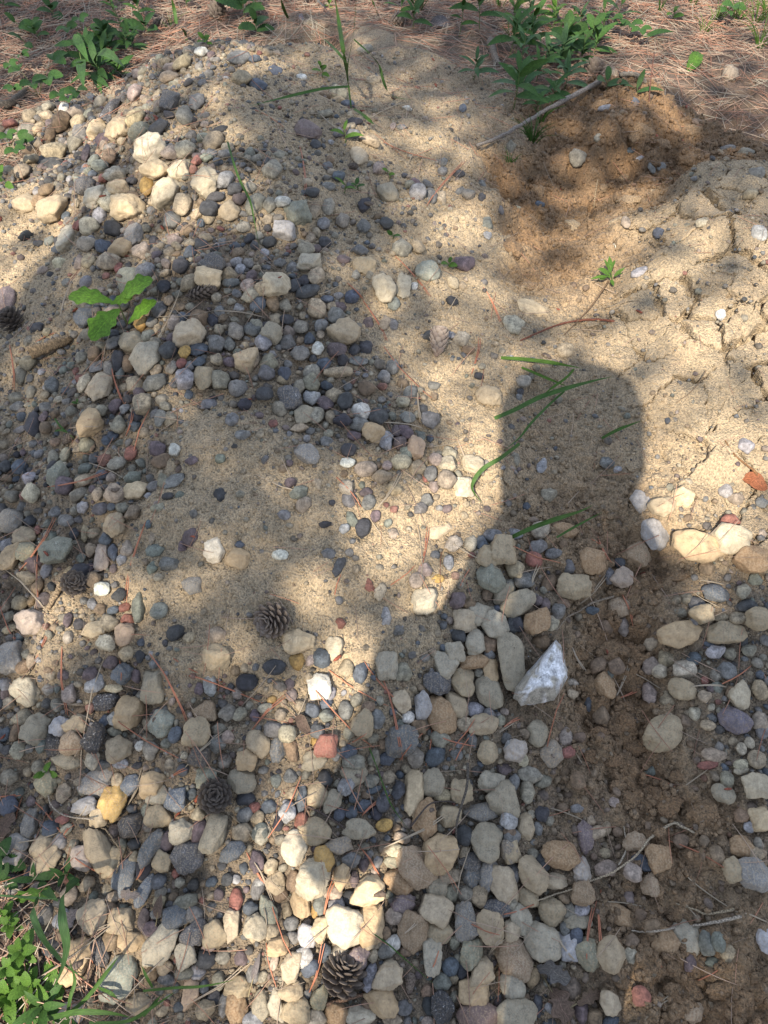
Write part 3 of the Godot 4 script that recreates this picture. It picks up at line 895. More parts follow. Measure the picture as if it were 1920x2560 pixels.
func build_person():
	var head := shade_from(1450, 1110, 0.34)
	var foot := Vector3(head.x + 0.06, 0, head.z + 0.14)
	var t := thing("person", "standing person in dark top holding up a phone, seen as a shadow", "person", foot)
	var hd := head - foot
	var neck := hd + Vector3(0, -0.15, 0.03)
	var sl := shade_from(1050, 1655, 0.36) - foot
	var sr := Vector3(2.0 * hd.x - sl.x, sl.y, sl.z)
	var pe := hit(880, 2060)
	var el := pe - foot
	for i in 40:
		el = pe - foot + sun_dir * (0.8 + 0.02 * i)
		if (el - sl).length() < 0.30 or el.y > sl.y - 0.16: break
	var er := Vector3(2.0 * hd.x - el.x, el.y, el.z)
	var hip := Vector3(0, 0.92, 0.02)
	var lens := CAM - foot
	var back := -fwd
	var pc := lens + back * 0.022 - upv * 0.05
	var hl := pc + Vector3(-0.065, 0, 0) - upv * 0.05 + back * 0.01
	var hr := pc + Vector3(0.065, 0, 0) - upv * 0.05 + back * 0.01
	var wl := hl + (el - hl).normalized() * 0.085
	var wr := hr + (er - hr).normalized() * 0.085
	var bones := [[hd + Vector3(0, 0.045, 0.01), hd + Vector3(0, -0.05, -0.015), 0.088, 0.068], [hd + Vector3(0, -0.02, -0.085), hd + Vector3(0, 0.01, -0.08), 0.016, 0.01],
		[hd + Vector3(-0.085, -0.01, 0.01), hd + Vector3(-0.085, 0.02, 0.012), 0.014, 0.016], [hd + Vector3(0.085, -0.01, 0.01), hd + Vector3(0.085, 0.02, 0.012), 0.014, 0.016],
		[hd, neck, 0.06, 0.058], [neck, (sl + sr) * 0.5 + Vector3(0, -0.04, 0), 0.055, 0.065], [sl, sr, 0.05, 0.05],
		[(sl + sr) * 0.5 + Vector3(-0.06, -0.13, 0.02), hip + Vector3(-0.06, 0.12, 0), 0.105, 0.10], [(sl + sr) * 0.5 + Vector3(0.06, -0.13, 0.02), hip + Vector3(0.06, 0.12, 0), 0.105, 0.10],
		[hip + Vector3(-0.08, 0, 0), hip + Vector3(0.08, 0, 0), 0.13, 0.13],
		[sl, el, 0.055, 0.042], [el, wl, 0.042, 0.028], [sr, er, 0.055, 0.042], [er, wr, 0.042, 0.028], [wl, hl, 0.028, 0.024], [wr, hr, 0.028, 0.024]]
	var arms := bones.slice(5, 14)
	var legs := [bones[9]]
	for s in [-1.0, 1.0]:
		var h := hip + Vector3(0.09 * s, -0.04, 0)
		var k := Vector3(0.11 * s, 0.48, -0.01)
		var an := Vector3(0.12 * s, 0.075, 0.03)
		var b := [[h, k, 0.088, 0.056], [k, an, 0.056, 0.038], [an + Vector3(0, -0.035, 0.03), an + Vector3(0, -0.045, -0.16), 0.036, 0.028]]
		bones.append_array(b); legs.append_array(b.slice(0, 2))
	var body := Soup.new()
	body.put(blob(bones, 0.018, 0.035), Transform3D.IDENTITY, Color.WHITE)
	for s in [-1.0, 1.0]:                            # fingers round the phone
		var hc: Vector3 = hl if s < 0 else hr
		var hb := [[hc + upv * 0.035, hc - upv * 0.035, 0.014, 0.013]]
		for i in 4:
			var a := hc + upv * (0.036 - 0.022 * i) + back * -0.006
			var kn := a - back * 0.016 - Vector3(s * 0.012, 0, 0)
			hb.append([a, kn, 0.009, 0.008]); hb.append([kn, kn - Vector3(s * (0.026 - 0.003 * absf(i - 1.5)), 0, 0) + back * 0.002, 0.008, 0.007])
		var th := hc + upv * 0.01 + back * 0.012
		hb.append([hc - upv * 0.03, th, 0.012, 0.010]); hb.append([th, th + upv * 0.024 - Vector3(s * 0.024, 0, 0) + back * 0.006, 0.010, 0.008])
		body.put(blob(hb, 0.004, 0.006), Transform3D.IDENTITY, Color.WHITE)
	solid("body", body.mesh(), mats.skin, t)
	solid("shirt", mesh_of(blob(arms, 0.022, 0.04, 0.012)), mats.shirt, t)
	solid("trousers", mesh_of(blob(legs, 0.022, 0.04, 0.014)), mats.shirt, t)
	var hair := [[shade_from(1390, 1050, 0.36) - foot, shade_from(1362, 1320, 0.36) - foot, 0.100, 0.076], [shade_from(1475, 1050, 0.37) - foot, shade_from(1490, 1150, 0.37) - foot, 0.095, 0.088], [shade_from(1400, 1020, 0.36) - foot, shade_from(1470, 1020, 0.36) - foot, 0.085, 0.085]]
	solid("hair", mesh_of(blob(hair, 0.014, 0.03)), plain(0.06, 0.04, 0.03), t)
	var ph := thing("phone", "dark phone held up in both hands by the photographer", "phone", CAM + back * 0.022 - upv * 0.05)
	var bx := BoxMesh.new(); bx.size = Vector3(0.074, 0.15, 0.008)
	var case := solid("case", bx, mats.phone, ph)
	case.basis = Basis(Vector3.RIGHT, upv, back)
	var sc := BoxMesh.new(); sc.size = Vector3(0.068, 0.142, 0.002)
	var scr := solid("screen", sc, plain(0.02, 0.02, 0.025, 0.1), ph)
	scr.basis = case.basis; scr.position = back * 0.0045

# ---------------------------------------------------------------- stones
const LANDMARKS := [["the oak seedling", 290, 740], ["the large white boulder", 1355, 1685], ["the pale cone by the grass", 1095, 875], ["the dark cone on the sand", 688, 1558], ["the weathered black cone", 541, 1995], ["the big open cone", 859, 2445], ["the broken wood stick", 120, 865], ["the cone at the left edge", 38, 817], ["the grey branch", 1430, 230], ["the cracked sand ridge", 1750, 900], ["the long white root", 1580, 2160], ["the salmon red chip", 1602, 2489], ["the sandy hollow", 1430, 520], ["the red needle twig", 1420, 805], ["the crest of the mound", 520, 130], ["the tall grass stalk", 870, 200], ["the bare sand patch", 620, 1330], ["the big purple stone", 1195, 2540], ["the plants at bottom left", 90, 2400], ["the strawberry plants", 130, 190], ["the fallen red leaf", 1885, 1210], ["the crumpled dead leaf", 1385, 2430], ["the small wood chip", 137, 1487], ["the cone lying on its side", 505, 740], ["the ragweed seedling", 1522, 690], ["the fallen green leaf", 1735, 158]]
const GROUP := "stones of the gravel mound"
var stone_mesh := {}
var occ := PackedByteArray()     # stones already laid, 4 mm cells
const OC := 0.004
const ONX := 750
const ONZ := 900

func occupy(x: float, z: float, rx: float, rz: float, y := -9.0, t := 0.0):
	var i0 := int((x - rx - X0) / OC)
	var i1 := int((x + rx - X0) / OC)
	var j0 := int((z - rz - Z0) / OC)
	var j1 := int((z + rz - Z0) / OC)
	for j in range(maxi(j0, 0), mini(j1 + 1, ONZ)):
		for i in range(maxi(i0, 0), mini(i1 + 1, ONX)):
			var dx := (X0 + i * OC - x) / rx
			var dz := (Z0 + j * OC - z) / rz
			var q := dx * dx + dz * dz
			if q < 1.0:
				var o := j * ONX + i
				occ[o] = 1
				if t > 0.0: top[o] = maxf(top[o], y + t * sqrt(1.0 - q * 0.7))

func is_free(x: float, z: float, r: float) -> bool:
	for d in [[0, 0], [0.7, 0], [-0.7, 0], [0, 0.7], [0, -0.7], [0.5, 0.5], [-0.5, 0.5], [0.5, -0.5], [-0.5, -0.5]]:
		var i := int((x + d[0] * r - X0) / OC)
		var j := int((z + d[1] * r - Z0) / OC)
		if i < 0 or j < 0 or i >= ONX or j >= ONZ: return false
		if occ[j * ONX + i] > 0: return false
	return true

# where a stone seen at px, py with size w x h (photograph pixels) lies
func stone_pose(px: float, py: float, w: float, h: float, ang: float, shape: String, r: RandomNumberGenerator) -> Dictionary:
	var p := hit(px, py)
	var dep := (p - CAM).dot(fwd)
	var sc := dep / FOCAL
	var view := (p - CAM).normalized()
	var sd := absf(view.y)
	var thick: float = {"r": 0.72, "a": 0.78, "b": 0.78, "f": 0.34}[shape]
	var fs := sqrt(sd * sd + thick * thick * (1.0 - sd * sd))
	var ca := absf(cos(deg_to_rad(ang)))
	var sa := absf(sin(deg_to_rad(ang)))
	var a := w * 0.5 * sc / lerpf(1.0, fs, sa)
	var b := h * 0.5 * sc / lerpf(1.0, fs, ca)
	var t := minf(a, b) * thick * r.randf_range(0.9, 1.1)
	var stony := coarse(1, p.x, p.z)
	var proud := t * lerpf(0.10, 0.70, clampf(stony * 1.3, 0.0, 1.0))
	p = hit(px, py, proud)
	var n := normal_at(p.x, p.z, 0.02).lerp(Vector3.UP, 0.45).normalized()
	n = (n + Vector3(r.randfn(), 0, r.randfn()) * 0.06).normalized()
	var xa := Vector3(cos(deg_to_rad(ang)), 0, -sin(deg_to_rad(ang)))
	xa = (xa - n * xa.dot(n)).normalized()
	var za := xa.cross(n)
	var f := -1.0 if r.randf() < 0.5 else 1.0
	return {"xf": Transform3D(Basis(xa * a * f, n * t, za * b * f), p), "a": a, "b": b, "t": t, "ang": ang}

func build_stones():
	occ.resize(ONX * ONZ); occ.fill(0); top.resize(ONX * ONZ); top.fill(-9.0)
	for q in CONES:
		var cp := hit(q[0], q[1])
		var cr: float = q[3] * 0.4 * (cp - CAM).dot(fwd) / FOCAL
		occupy(cp.x, cp.z, cr, cr)
	var r := RandomNumberGenerator.new(); r.seed = 321
	var list := []
	for tile in STONES:
		var d: Array = tile[2]
		for i in range(0, d.size(), 5):
			var q := tp(tile[0], tile[1], d[i], d[i + 1])
			var s: String = d[i + 4]
			list.append([q.x, q.y, d[i + 2] / TILE, d[i + 3] / TILE, float(s.substr(2)) if s.length() > 2 else r.randf_range(-12, 12), s[0], s[1]])
	list.sort_custom(func(u, v): return u[2] * u[3] > v[2] * v[3])
	for k in ["r", "a", "b", "f"]:
		for v in (10 if k != "f" else 4):
			stone_mesh[k + str(v)] = mesh_of(stone_arrays(k, v + 1, 3))
	var low := {}
	for k in ["r", "a", "b", "f"]:
		for v in 5: low[k + str(v)] = stone_arrays(k, v + 31, 2)
	white_boulder()
	# labels
	var names := []
	var seen := {}
	for i in mini(299, list.size()):
		var s: Array = list[i]
		var best := 0
		var bd := 1e9
		for k in LANDMARKS.size():
			var dd: float = Vector2(s[0] - LANDMARKS[k][1], s[1] - LANDMARKS[k][2]).length()
			if dd < bd: bd = dd; best = k
		var dx: float = s[0] - LANDMARKS[best][1]
		var dy: float = s[1] - LANDMARKS[best][2]
		var where := "left of" if dx < 0 else "right of"
		if absf(dy) > absf(dx): where = "above" if dy < 0 else "below"
		var area: float = s[2] * s[3]
		var size := "large " if area > 4200.0 else ("small " if area < 1900.0 else "")
		var l: String = "%s%s %s stone %s %s" % [size, STONE_WORD[s[5]], SHAPE_WORD[s[6]], where, LANDMARKS[best][0]]
		if not seen.has(l): seen[l] = []
		seen[l].append([bd, i])
		names.append(l)
	for l in seen:
		var e: Array = seen[l]
		if e.size() < 2: continue
		e.sort_custom(func(u, v): return u[0] < v[0])
		for k in e.size():
			names[e[k][1]] = ["nearest", "second nearest", "third nearest", "fourth nearest", "fifth nearest", "sixth nearest", "seventh nearest", "eighth nearest"][mini(k, 7)] + " " + l
	var soup := Soup.new()
	for i in list.size():
		var s: Array = list[i]
		var ps := stone_pose(s[0], s[1], s[2] * 1.13, s[3] * 1.13, s[4], s[6], r)
		var xf: Transform3D = ps.xf
		var m := 0.78
		var ca := absf(cos(deg_to_rad(s[4])))
		occupy(xf.origin.x, xf.origin.z, lerpf(ps.b, ps.a, ca) * m, lerpf(ps.a, ps.b, ca) * m, xf.origin.y, ps.t * 0.95)
		if i < 299:
			var o := MeshInstance3D.new()
			o.name = numbered("stone")
			o.mesh = stone_mesh[s[6] + str(r.randi() % (10 if s[6] != "f" else 4))]
			o.material_override = mats["stone_%s%d" % [s[5], r.randi() % 3]]
			add_child(o)
			o.transform = xf
			tag(o, names[i], "stone", GROUP)
		else:
			var c: Color = STONE_COL[s[5]][0]
			var g := r.randf_range(0.95, 1.35)
			soup.put(low[s[6] + str(r.randi() % 5)], xf, Color(c.r * g, c.g * g * r.randf_range(0.96, 1.02), c.b * g * r.randf_range(0.92, 1.04)))
	gravel_soup = soup

var gravel_soup
const FILL := "TTTTTOOOOOGGGGGDDDDBBBBNNNCPPMMEELRK"

func build_gravel():
	var r := RandomNumberGenerator.new(); r.seed = 808
	var soup: Soup = gravel_soup
	var low := []
	for v in 6: low.append(stone_arrays("r" if v < 3 else "a", v + 51, 2))
	var mid := []
	for v in 6: mid.append(stone_arrays("r" if v < 3 else "a", v + 61, 1))
	var tiny := []
	for v in 6: tiny.append(stone_arrays("r" if v < 2 else "a", v + 71, 0))
	for ps in [[20000, 0.009, 0.016, 0.40, 0.0, low], [60000, 0.005, 0.009, 0.2, 0.03, mid], [42000, 0.0028, 0.0055, 0.0, 0.09, tiny], [40000, 0.0014, 0.0028, 0.0, 0.25, tiny]]:
		for i in ps[0]:
			var x := r.randf_range(-1.2, 1.2)
			var z := r.randf_range(-2.4, 0.1)
			var st := coarse(1, x, z)
			var fo := coarse(3, x, z)
			var mo := coarse(2, x, z)
			var want: float = maxf((st - ps[3]) / (1.0 - ps[3]), ps[4]) * (1.0 - fo) * (1.0 - 0.75 * mo)
			var rad: float = lerpf(ps[1], ps[2], pow(r.randf(), 1.6))
			if r.randf() > want: continue
			if ps[1] > 0.002 and not is_free(x, z, rad): continue
			var y := hat(x, z)
			var k := FILL[r.randi() % FILL.length()]
			var c: Color = STONE_COL[k][0]
			var g := r.randf_range(0.8, 1.25)
			c = Color(c.r * g, c.g * g, c.b * g).lerp(Color(0.34, 0.275, 0.195), r.randf() * (0.25 if st > 0.5 else 0.5))
			if mo > 0.4: c = c.lerp(Color(0.22, 0.14, 0.08), 0.6)
			var b := Basis(Vector3.UP, r.randf() * TAU) * Basis(Vector3.RIGHT, r.randfn() * 0.3)
			b = b.scaled_local(Vector3(rad, rad * r.randf_range(0.5, 0.85), rad * r.randf_range(0.65, 1.0)))
			soup.put(ps[5][r.randi() % 6], Transform3D(b, Vector3(x, y + rad * r.randf_range(0.05, 0.35), z)), c)
			if ps[1] > 0.002: occupy(x, z, rad * 0.85, rad * 0.85, y + rad * 0.2, rad * 0.7)
	var o := solid("loose_gravel", soup.mesh(), mats.gravel)
	tag(o, "small mixed pebbles lying between the larger stones", "gravel", GROUP, "stuff")
	# sand crumbs
	var mm := MultiMesh.new(); mm.transform_format = MultiMesh.TRANSFORM_3D; mm.use_colors = true
	mm.mesh = mesh_of(stone_arrays("c", 3, 1))
	var xs := []
	var cs := []
	for i in 110000:
		var x := r.randf_range(-1.2, 1.2)
		var z := r.randf_range(-2.4, 0.1)
		var fo := coarse(3, x, z)
		if fo > 0.6: continue
		var mo := coarse(2, x, z)
		if r.randf() > 0.55 + mo * 0.6 - 0.45 * crust(x, z): continue
		var rad := lerpf(0.0010, 0.0034 + 0.004 * mo, pow(r.randf(), 3.0))
		var p := Vector3(x, hat(x, z) + rad * 0.2, z)
		xs.append(Transform3D(Basis(Vector3(r.randfn(), r.randfn(), r.randfn()).normalized(), r.randf() * 6.0).scaled_local(Vector3(rad, rad * 0.8, rad)), p))
		var c := ground_color(x, z, 0, 0)
		var g := r.randf_range(0.82, 1.12)
		cs.append(Color(c.r * g, c.g * g, c.b * g))
	mm.instance_count = xs.size()
	for i in xs.size():
		mm.set_instance_transform(i, xs[i]); mm.set_instance_color(i, cs[i])
	var mi := MultiMeshInstance3D.new(); mi.name = "sand_crumbs"; mi.multimesh = mm
	mi.material_override = mats.clod
	add_child(mi)
	tag(mi, "loose crumbs of sand over the mound and hollow", "sand", "", "stuff")

func white_boulder():
	var out := [[55,1170],[72,1095],[130,1020],[200,945],[262,870],[322,802],[352,830],[372,885],[395,985],[400,1040],[355,1125],[312,1185],[245,1198],[190,1206],[110,1216]]
	var top := [[120,1135],[125,1100],[160,1050],[215,965],[268,890],[318,822],[340,845],[355,895],[378,985],[380,1035],[335,1095],[290,1112],[235,1118],[185,1122],[150,1140]]
	var q0 := tp(1260, 1280, 240, 1020)
	var o0 := hit(q0.x, q0.y)
	var n := FastNoiseLite.new(); n.seed = 3; n.frequency = 60.0; n.fractal_octaves = 3
	var rings := []
	for layer in [[out, -0.012, 0.96], [out, 0.004, 1.0], [out, 0.024, 0.985], [top, 0.044, 1.04], [top, 0.050, 0.96], [top, 0.053, 0.75], [top, 0.055, 0.5], [top, 0.056, 0.25]]:
		var ring := []
		for p in layer[0]:
			var q := tp(1260, 1280, p[0], p[1])
			var d := ray(q.x, q.y)
			var t: float = (o0.y + layer[1] - CAM.y) / d.y
			ring.append(CAM + d * t)
		var ctr := Vector3.ZERO
		for p in ring: ctr += p / ring.size()
		for i in ring.size(): ring[i] = ctr + (ring[i] - ctr) * layer[2] - o0
		# subdivide each side
		var fine := []
		for i in ring.size():
			for k in 4: fine.append(ring[i].lerp(ring[(i + 1) % ring.size()], k / 4.0))
		rings.append(fine)
	var v := PackedVector3Array(); var ix := PackedInt32Array(); var c := PackedColorArray()
	var m: int = rings[0].size()
	for l in rings.size():
		for i in m:
			var p: Vector3 = rings[l][i]
			var k := n.get_noise_3d(p.x, p.y, p.z)
			p += Vector3(k, k * 0.8, -k) * 0.0022
			v.append(p)
			c.append(boulder_col(p, n, l))
	for l in rings.size() - 1:
		for i in m:
			var a := l * m + i
			var b := l * m + (i + 1) % m
			ix.append_array([a, a + m, b, b, a + m, b + m])
	var ctop := Vector3.ZERO
	for i in m: ctop += rings[rings.size() - 1][i] / m
	v.append(ctop + Vector3(0, 0.001, 0)); c.append(boulder_col(ctop, n, 5))
	for i in m:
		ix.append_array([(rings.size() - 1) * m + i, v.size() - 1, (rings.size() - 1) * m + (i + 1) % m])
	var o := solid("stone", mesh_of([v, vertex_normals(v, ix), ix], c), mats.gravel)
	o.position = o0
	tag(o, "large angular white speckled boulder with dirty tan front edge", "stone", GROUP)
	occupy(o0.x, o0.z, 0.08, 0.075, o0.y, 0.04)

func boulder_col(p: Vector3, n: FastNoiseLite, l: int) -> Color:
	var k := n.get_noise_3d(p.x * 0.6 + 3.0, p.y * 0.6, p.z * 0.6)
	var w := clampf((k * 1.6 + (0.30 if l >= 4 else -0.15) + p.x * 6.0 - p.z * 3.0) * 5.0, 0.0, 1.0)
	return Color(0.47, 0.43, 0.36).lerp(Color(0.82, 0.82, 0.84), w)

# ---------------------------------------------------------------- clods of crusted sand: x, y, w, h, moist
const CLODS := [
	[1260, 0, [350,1020,180,110,1,560,1090,110,90,.8,205,1200,110,110,.8,1450,1060,280,120,0,1340,965,150,70,.1,1610,1030,120,60,0,700,1390,110,110,.2,930,1200,130,55,.2,450,1420,140,100,.2,780,1260,150,70,.5,60,1560,150,130,.9,1610,1330,160,150,.2,1420,1330,150,120,.1,880,820,130,90,.8,700,740,120,80,.8,1000,900,110,80,.9,830,870,100,80,.8,1180,820,120,70,.8,600,650,130,60,.8,1150,1000,120,90,.9,740,1130,110,80,.7,640,1180,90,60,.7]],
	[1260, 640, [850,190,200,100,.05,1200,180,220,110,0,1450,180,220,90,.15,40,1340,80,220,.3,150,1250,80,100,.35,1610,790,120,200,0,1430,740,120,150,0,290,130,120,80,.3,160,190,110,70,.8,400,190,90,60,.8,560,420,100,50,.2,170,640,120,60,.1,350,640,110,60,.15,640,1240,130,80,.3,820,1320,110,90,.25,1160,1440,120,80,.1,1250,1490,120,100,.2,1520,990,90,90,0,460,1440,110,80,.5,180,1540,100,80,.4]],
	[1260, 1280, [960,450,150,110,1,820,550,110,70,.8,700,860,180,100,.9,600,1400,150,110,1,820,1480,150,110,1,700,1560,140,90,1,540,830,110,80,.9,480,900,110,80,.9,860,690,100,80,.8,960,560,120,80,.8,780,1330,110,90,1,480,1240,100,80,.9,560,1530,120,90,1,1010,1240,110,60,.5,1100,400,130,80,.8]],
	[1260, 1920, [880,150,150,110,1,1050,240,170,110,1,1250,300,180,130,.9,720,120,130,90,.9,1330,570,120,90,.8,1240,740,150,100,.9,1450,1300,150,90,.8,1570,1330,140,90,.8,1350,1400,150,90,.9,1480,1450,170,100,.9,1180,1420,140,90,.9,780,730,100,90,.8,950,760,100,80,.8,1080,660,120,90,.9,1000,1250,130,80,.9,760,1350,120,80,.9,1060,1400,110,80,.9,1100,60,130,90,.9]],
]
# plates of dry crust with real gaps between them, pieces of the sand mound
func clip(poly: PackedVector2Array, p: Vector2, n: Vector2) -> PackedVector2Array:
	var out := PackedVector2Array()
	for i in poly.size():
		var a := poly[i]
		var b := poly[(i + 1) % poly.size()]
		var da := (a - p).dot(n)
		var db := (b - p).dot(n)
		if da <= 0.0: out.append(a)
		if (da < 0.0 and db > 0.0) or (da > 0.0 and db < 0.0): out.append(a.lerp(b, da / (da - db)))
	return out

func build_slabs():
	var mound := get_node("sand_mound")
	var r := RandomNumberGenerator.new(); r.seed = 77
	var sites := []
	for k in 900:
		var p := Vector2(r.randf_range(0.30, 1.15), r.randf_range(-1.75, -0.40))
		var gap := 0.045 + 0.075 * r.randf() * r.randf() * 2.0
		var ok := true
		for q in sites:
			if (q - p).length() < gap: ok = false; break
		if ok: sites.append(p)
	var na := FastNoiseLite.new(); na.seed = 5; na.frequency = 7.0; na.fractal_octaves = 3
	var nr := FastNoiseLite.new(); nr.seed = 15; nr.frequency = 55.0; nr.fractal_octaves = 3
	for i in sites.size():
		var s: Vector2 = sites[i]
		if crust(s.x, s.y) < 0.25: continue
		var poly := PackedVector2Array([s + Vector2(-0.2, -0.2), s + Vector2(0.2, -0.2), s + Vector2(0.2, 0.2), s + Vector2(-0.2, 0.2)])
		for j in sites.size():
			if j == i: continue
			var o: Vector2 = sites[j]
			var d := o - s
			if d.length() > 0.4: continue
			var hsh := fposmod(sin((s.x + o.x) * 391.7 + (s.y + o.y) * 217.3) * 4375.5, 1.0)
			var gap := 0.0007 if hsh < 0.55 else (0.0022 if hsh < 0.82 else lerpf(0.004, 0.009, hsh))
			var mid := s + d * 0.5
			for fz in fissures:
				for e: Vector3 in fz[1]:
					if Vector2(e.x - mid.x, e.z - mid.y).length() < 0.032: gap = maxf(gap, fz[0] * 0.42)
			poly = clip(poly, s + d * 0.5 - d.normalized() * gap, d.normalized())
		if poly.size() < 3: continue
		# rough outline
		var rim := []
		for k in poly.size():
			var a := poly[k]
			var b := poly[(k + 1) % poly.size()]
			var m := maxi(1, int((b - a).length() / 0.004))
			for q in m:
				var p := a.lerp(b, float(q) / m)
				p += Vector2(nr.get_noise_2d(p.x, p.y), nr.get_noise_2d(p.x + 7.0, p.y)) * 0.009
				rim.append(p)
		var n := rim.size()
		var c := Vector2.ZERO
		for p in rim: c += p / n
		var tilt := Vector2(r.randfn(), r.randfn()) * 0.05
		var lift := r.randf_range(-0.004, 0.004)
		var v := PackedVector3Array(); var ix := PackedInt32Array(); var col := PackedColorArray()
		var tone := r.randf_range(0.93, 1.06)
		for ring in [[1.0, -0.045], [1.01, -0.006], [0.995, -0.0018], [0.96, 0.0], [0.8, 0.0005], [0.55, 0.0012], [0.28, 0.0012]]:
			for p in rim:
				var q: Vector2 = c + (p - c) * ring[0]
				var e := 1.0 if ring[1] > -0.03 else 0.0
				var y: float = coarse(0, q.x, q.y) + na.get_noise_2d(q.x, q.y) * 0.012 + (lift + (q - c).dot(tilt)) * e + nr.get_noise_2d(q.x * 1.3, q.y * 1.3 + 3.0) * 0.0045 * e + ring[1]
				v.append(Vector3(q.x, y, q.y))
				var cc := ground_color(q.x, q.y, na.get_noise_2d(q.x * 0.9 + 9.0, q.y * 0.9), nr.get_noise_2d(q.x * 0.3, q.y * 0.3))
				col.append(Color(cc.r * tone, cc.g * tone, cc.b * tone))
		v.append(Vector3(c.x, coarse(0, c.x, c.y) + na.get_noise_2d(c.x, c.y) * 0.012 + lift + 0.0012, c.y)); col.append(col[0])
		for ring in 6:
			for k in n:
				var a := ring * n + k
				var b := ring * n + (k + 1) % n
				ix.append_array([a, b, a + n, b, b + n, a + n])
		for k in n: ix.append_array([6 * n + k, 6 * n + (k + 1) % n, v.size() - 1])
		var nn := vertex_normals(v, ix)
		if nn[v.size() - 1].y < 0.0:
			for k in range(0, ix.size(), 3):
				var w := ix[k + 1]; ix[k + 1] = ix[k + 2]; ix[k + 2] = w
			nn = vertex_normals(v, ix)
		solid("crust_slab", mesh_of([v, nn, ix], col), mats.clod, mound)

	# things lie on the slabs from here on
	for j in NZ:
		for i in NX:
			if XS[i] > 0.25: H[j * NX + i] += 0.020 * crust(XS[i], ZS[j])

func build_clods():
	build_slabs()
	var r := RandomNumberGenerator.new(); r.seed = 555
	var count := 0
	for tile in CLODS:
		var d: Array = tile[2]
		for i in range(0, d.size(), 5):
			var q := tp(tile[0], tile[1], d[i], d[i + 1])
			var p := hit(q.x, q.y)
			var sc := (p - CAM).dot(fwd) / FOCAL / TILE
			var a: float = d[i + 2] * 0.55 * sc
			var b: float = d[i + 3] * 0.6 * sc
			var mo: float = d[i + 4]
			if crust(p.x, p.z) > 0.4: continue         # slabs stand there
			var t := minf(a, b) * (0.42 if mo < 0.3 else 0.62)
			var n := normal_at(p.x, p.z, 0.03)
			var xa := Vector3.RIGHT.rotated(Vector3.UP, r.randf_range(-0.3, 0.3))
			xa = (xa - n * xa.dot(n)).normalized()
			var arr := stone_arrays("c", 100 + count, 3)
			var cols := PackedColorArray()
			for v in arr[0]:
				var c := Color(0.45, 0.349, 0.228).lerp(Color(0.245, 0.15, 0.08), mo)
				var g := r.randf_range(0.93, 1.05)
				cols.append(Color(c.r * g, c.g * g, c.b * g))
			var o := solid("sand_clod", mesh_of(arr, cols), mats.clod)
			o.transform = Transform3D(Basis(xa * a, n * t, xa.cross(n) * b), p - n * t * 0.15)
			var best := 0
			var bd := 1e9
			for k in LANDMARKS.size():
				var dd: float = (q - Vector2(LANDMARKS[k][1], LANDMARKS[k][2])).length()
				if dd < bd: bd = dd; best = k
			var dv := q - Vector2(LANDMARKS[best][1], LANDMARKS[best][2])
			var where := ("left of" if dv.x < 0 else "right of") if absf(dv.x) > absf(dv.y) else ("above" if dv.y < 0 else "below")
			var l: String = "%s %s clod %s %s" % ["wide" if a > b * 1.4 else "lumpy", "moist brown sand" if mo > 0.45 else "dry crusted sand", where, LANDMARKS[best][0]]
			clod_seen[l] = clod_seen.get(l, 0) + 1
			if clod_seen[l] > 1: l = ["", "", "second", "third", "fourth", "fifth", "sixth", "seventh", "eighth"][mini(clod_seen[l], 8)] + " " + l
			tag(o, l, "clod", "clods of crusted sand")
			count += 1
var clod_seen := {}

# ---------------------------------------------------------------- labels that single a thing out by its nearest landmark
var wanted := []
func want_label(o: Node, text: String, q: Vector2, category: String, group: String):
	var best := 0
	var bd := 1e9
	for k in LANDMARKS.size():
		var dd: float = (q - Vector2(LANDMARKS[k][1], LANDMARKS[k][2])).length()
		if dd < bd: bd = dd; best = k
	var dv := q - Vector2(LANDMARKS[best][1], LANDMARKS[best][2])
	var where := ("left of" if dv.x < 0 else "right of") if absf(dv.x) > absf(dv.y) else ("above" if dv.y < 0 else "below")
	wanted.append([o, "%s %s %s" % [text, where, LANDMARKS[best][0]], bd])
	tag(o, "", category, group)

func finish_labels():
	var by := {}
	for w in wanted:
		if not by.has(w[1]): by[w[1]] = []
		by[w[1]].append(w)
	for l in by:
		var e: Array = by[l]
		e.sort_custom(func(u, v): return u[2] < v[2])
		for k in e.size():
			var pre: String = "" if e.size() == 1 else ["nearest ", "second nearest ", "third nearest ", "fourth nearest ", "fifth nearest ", "sixth nearest ", "seventh nearest ", "eighth nearest ", "ninth nearest ", "tenth nearest "][mini(k, 9)]
			e[k][0].set_meta("label", pre + l)

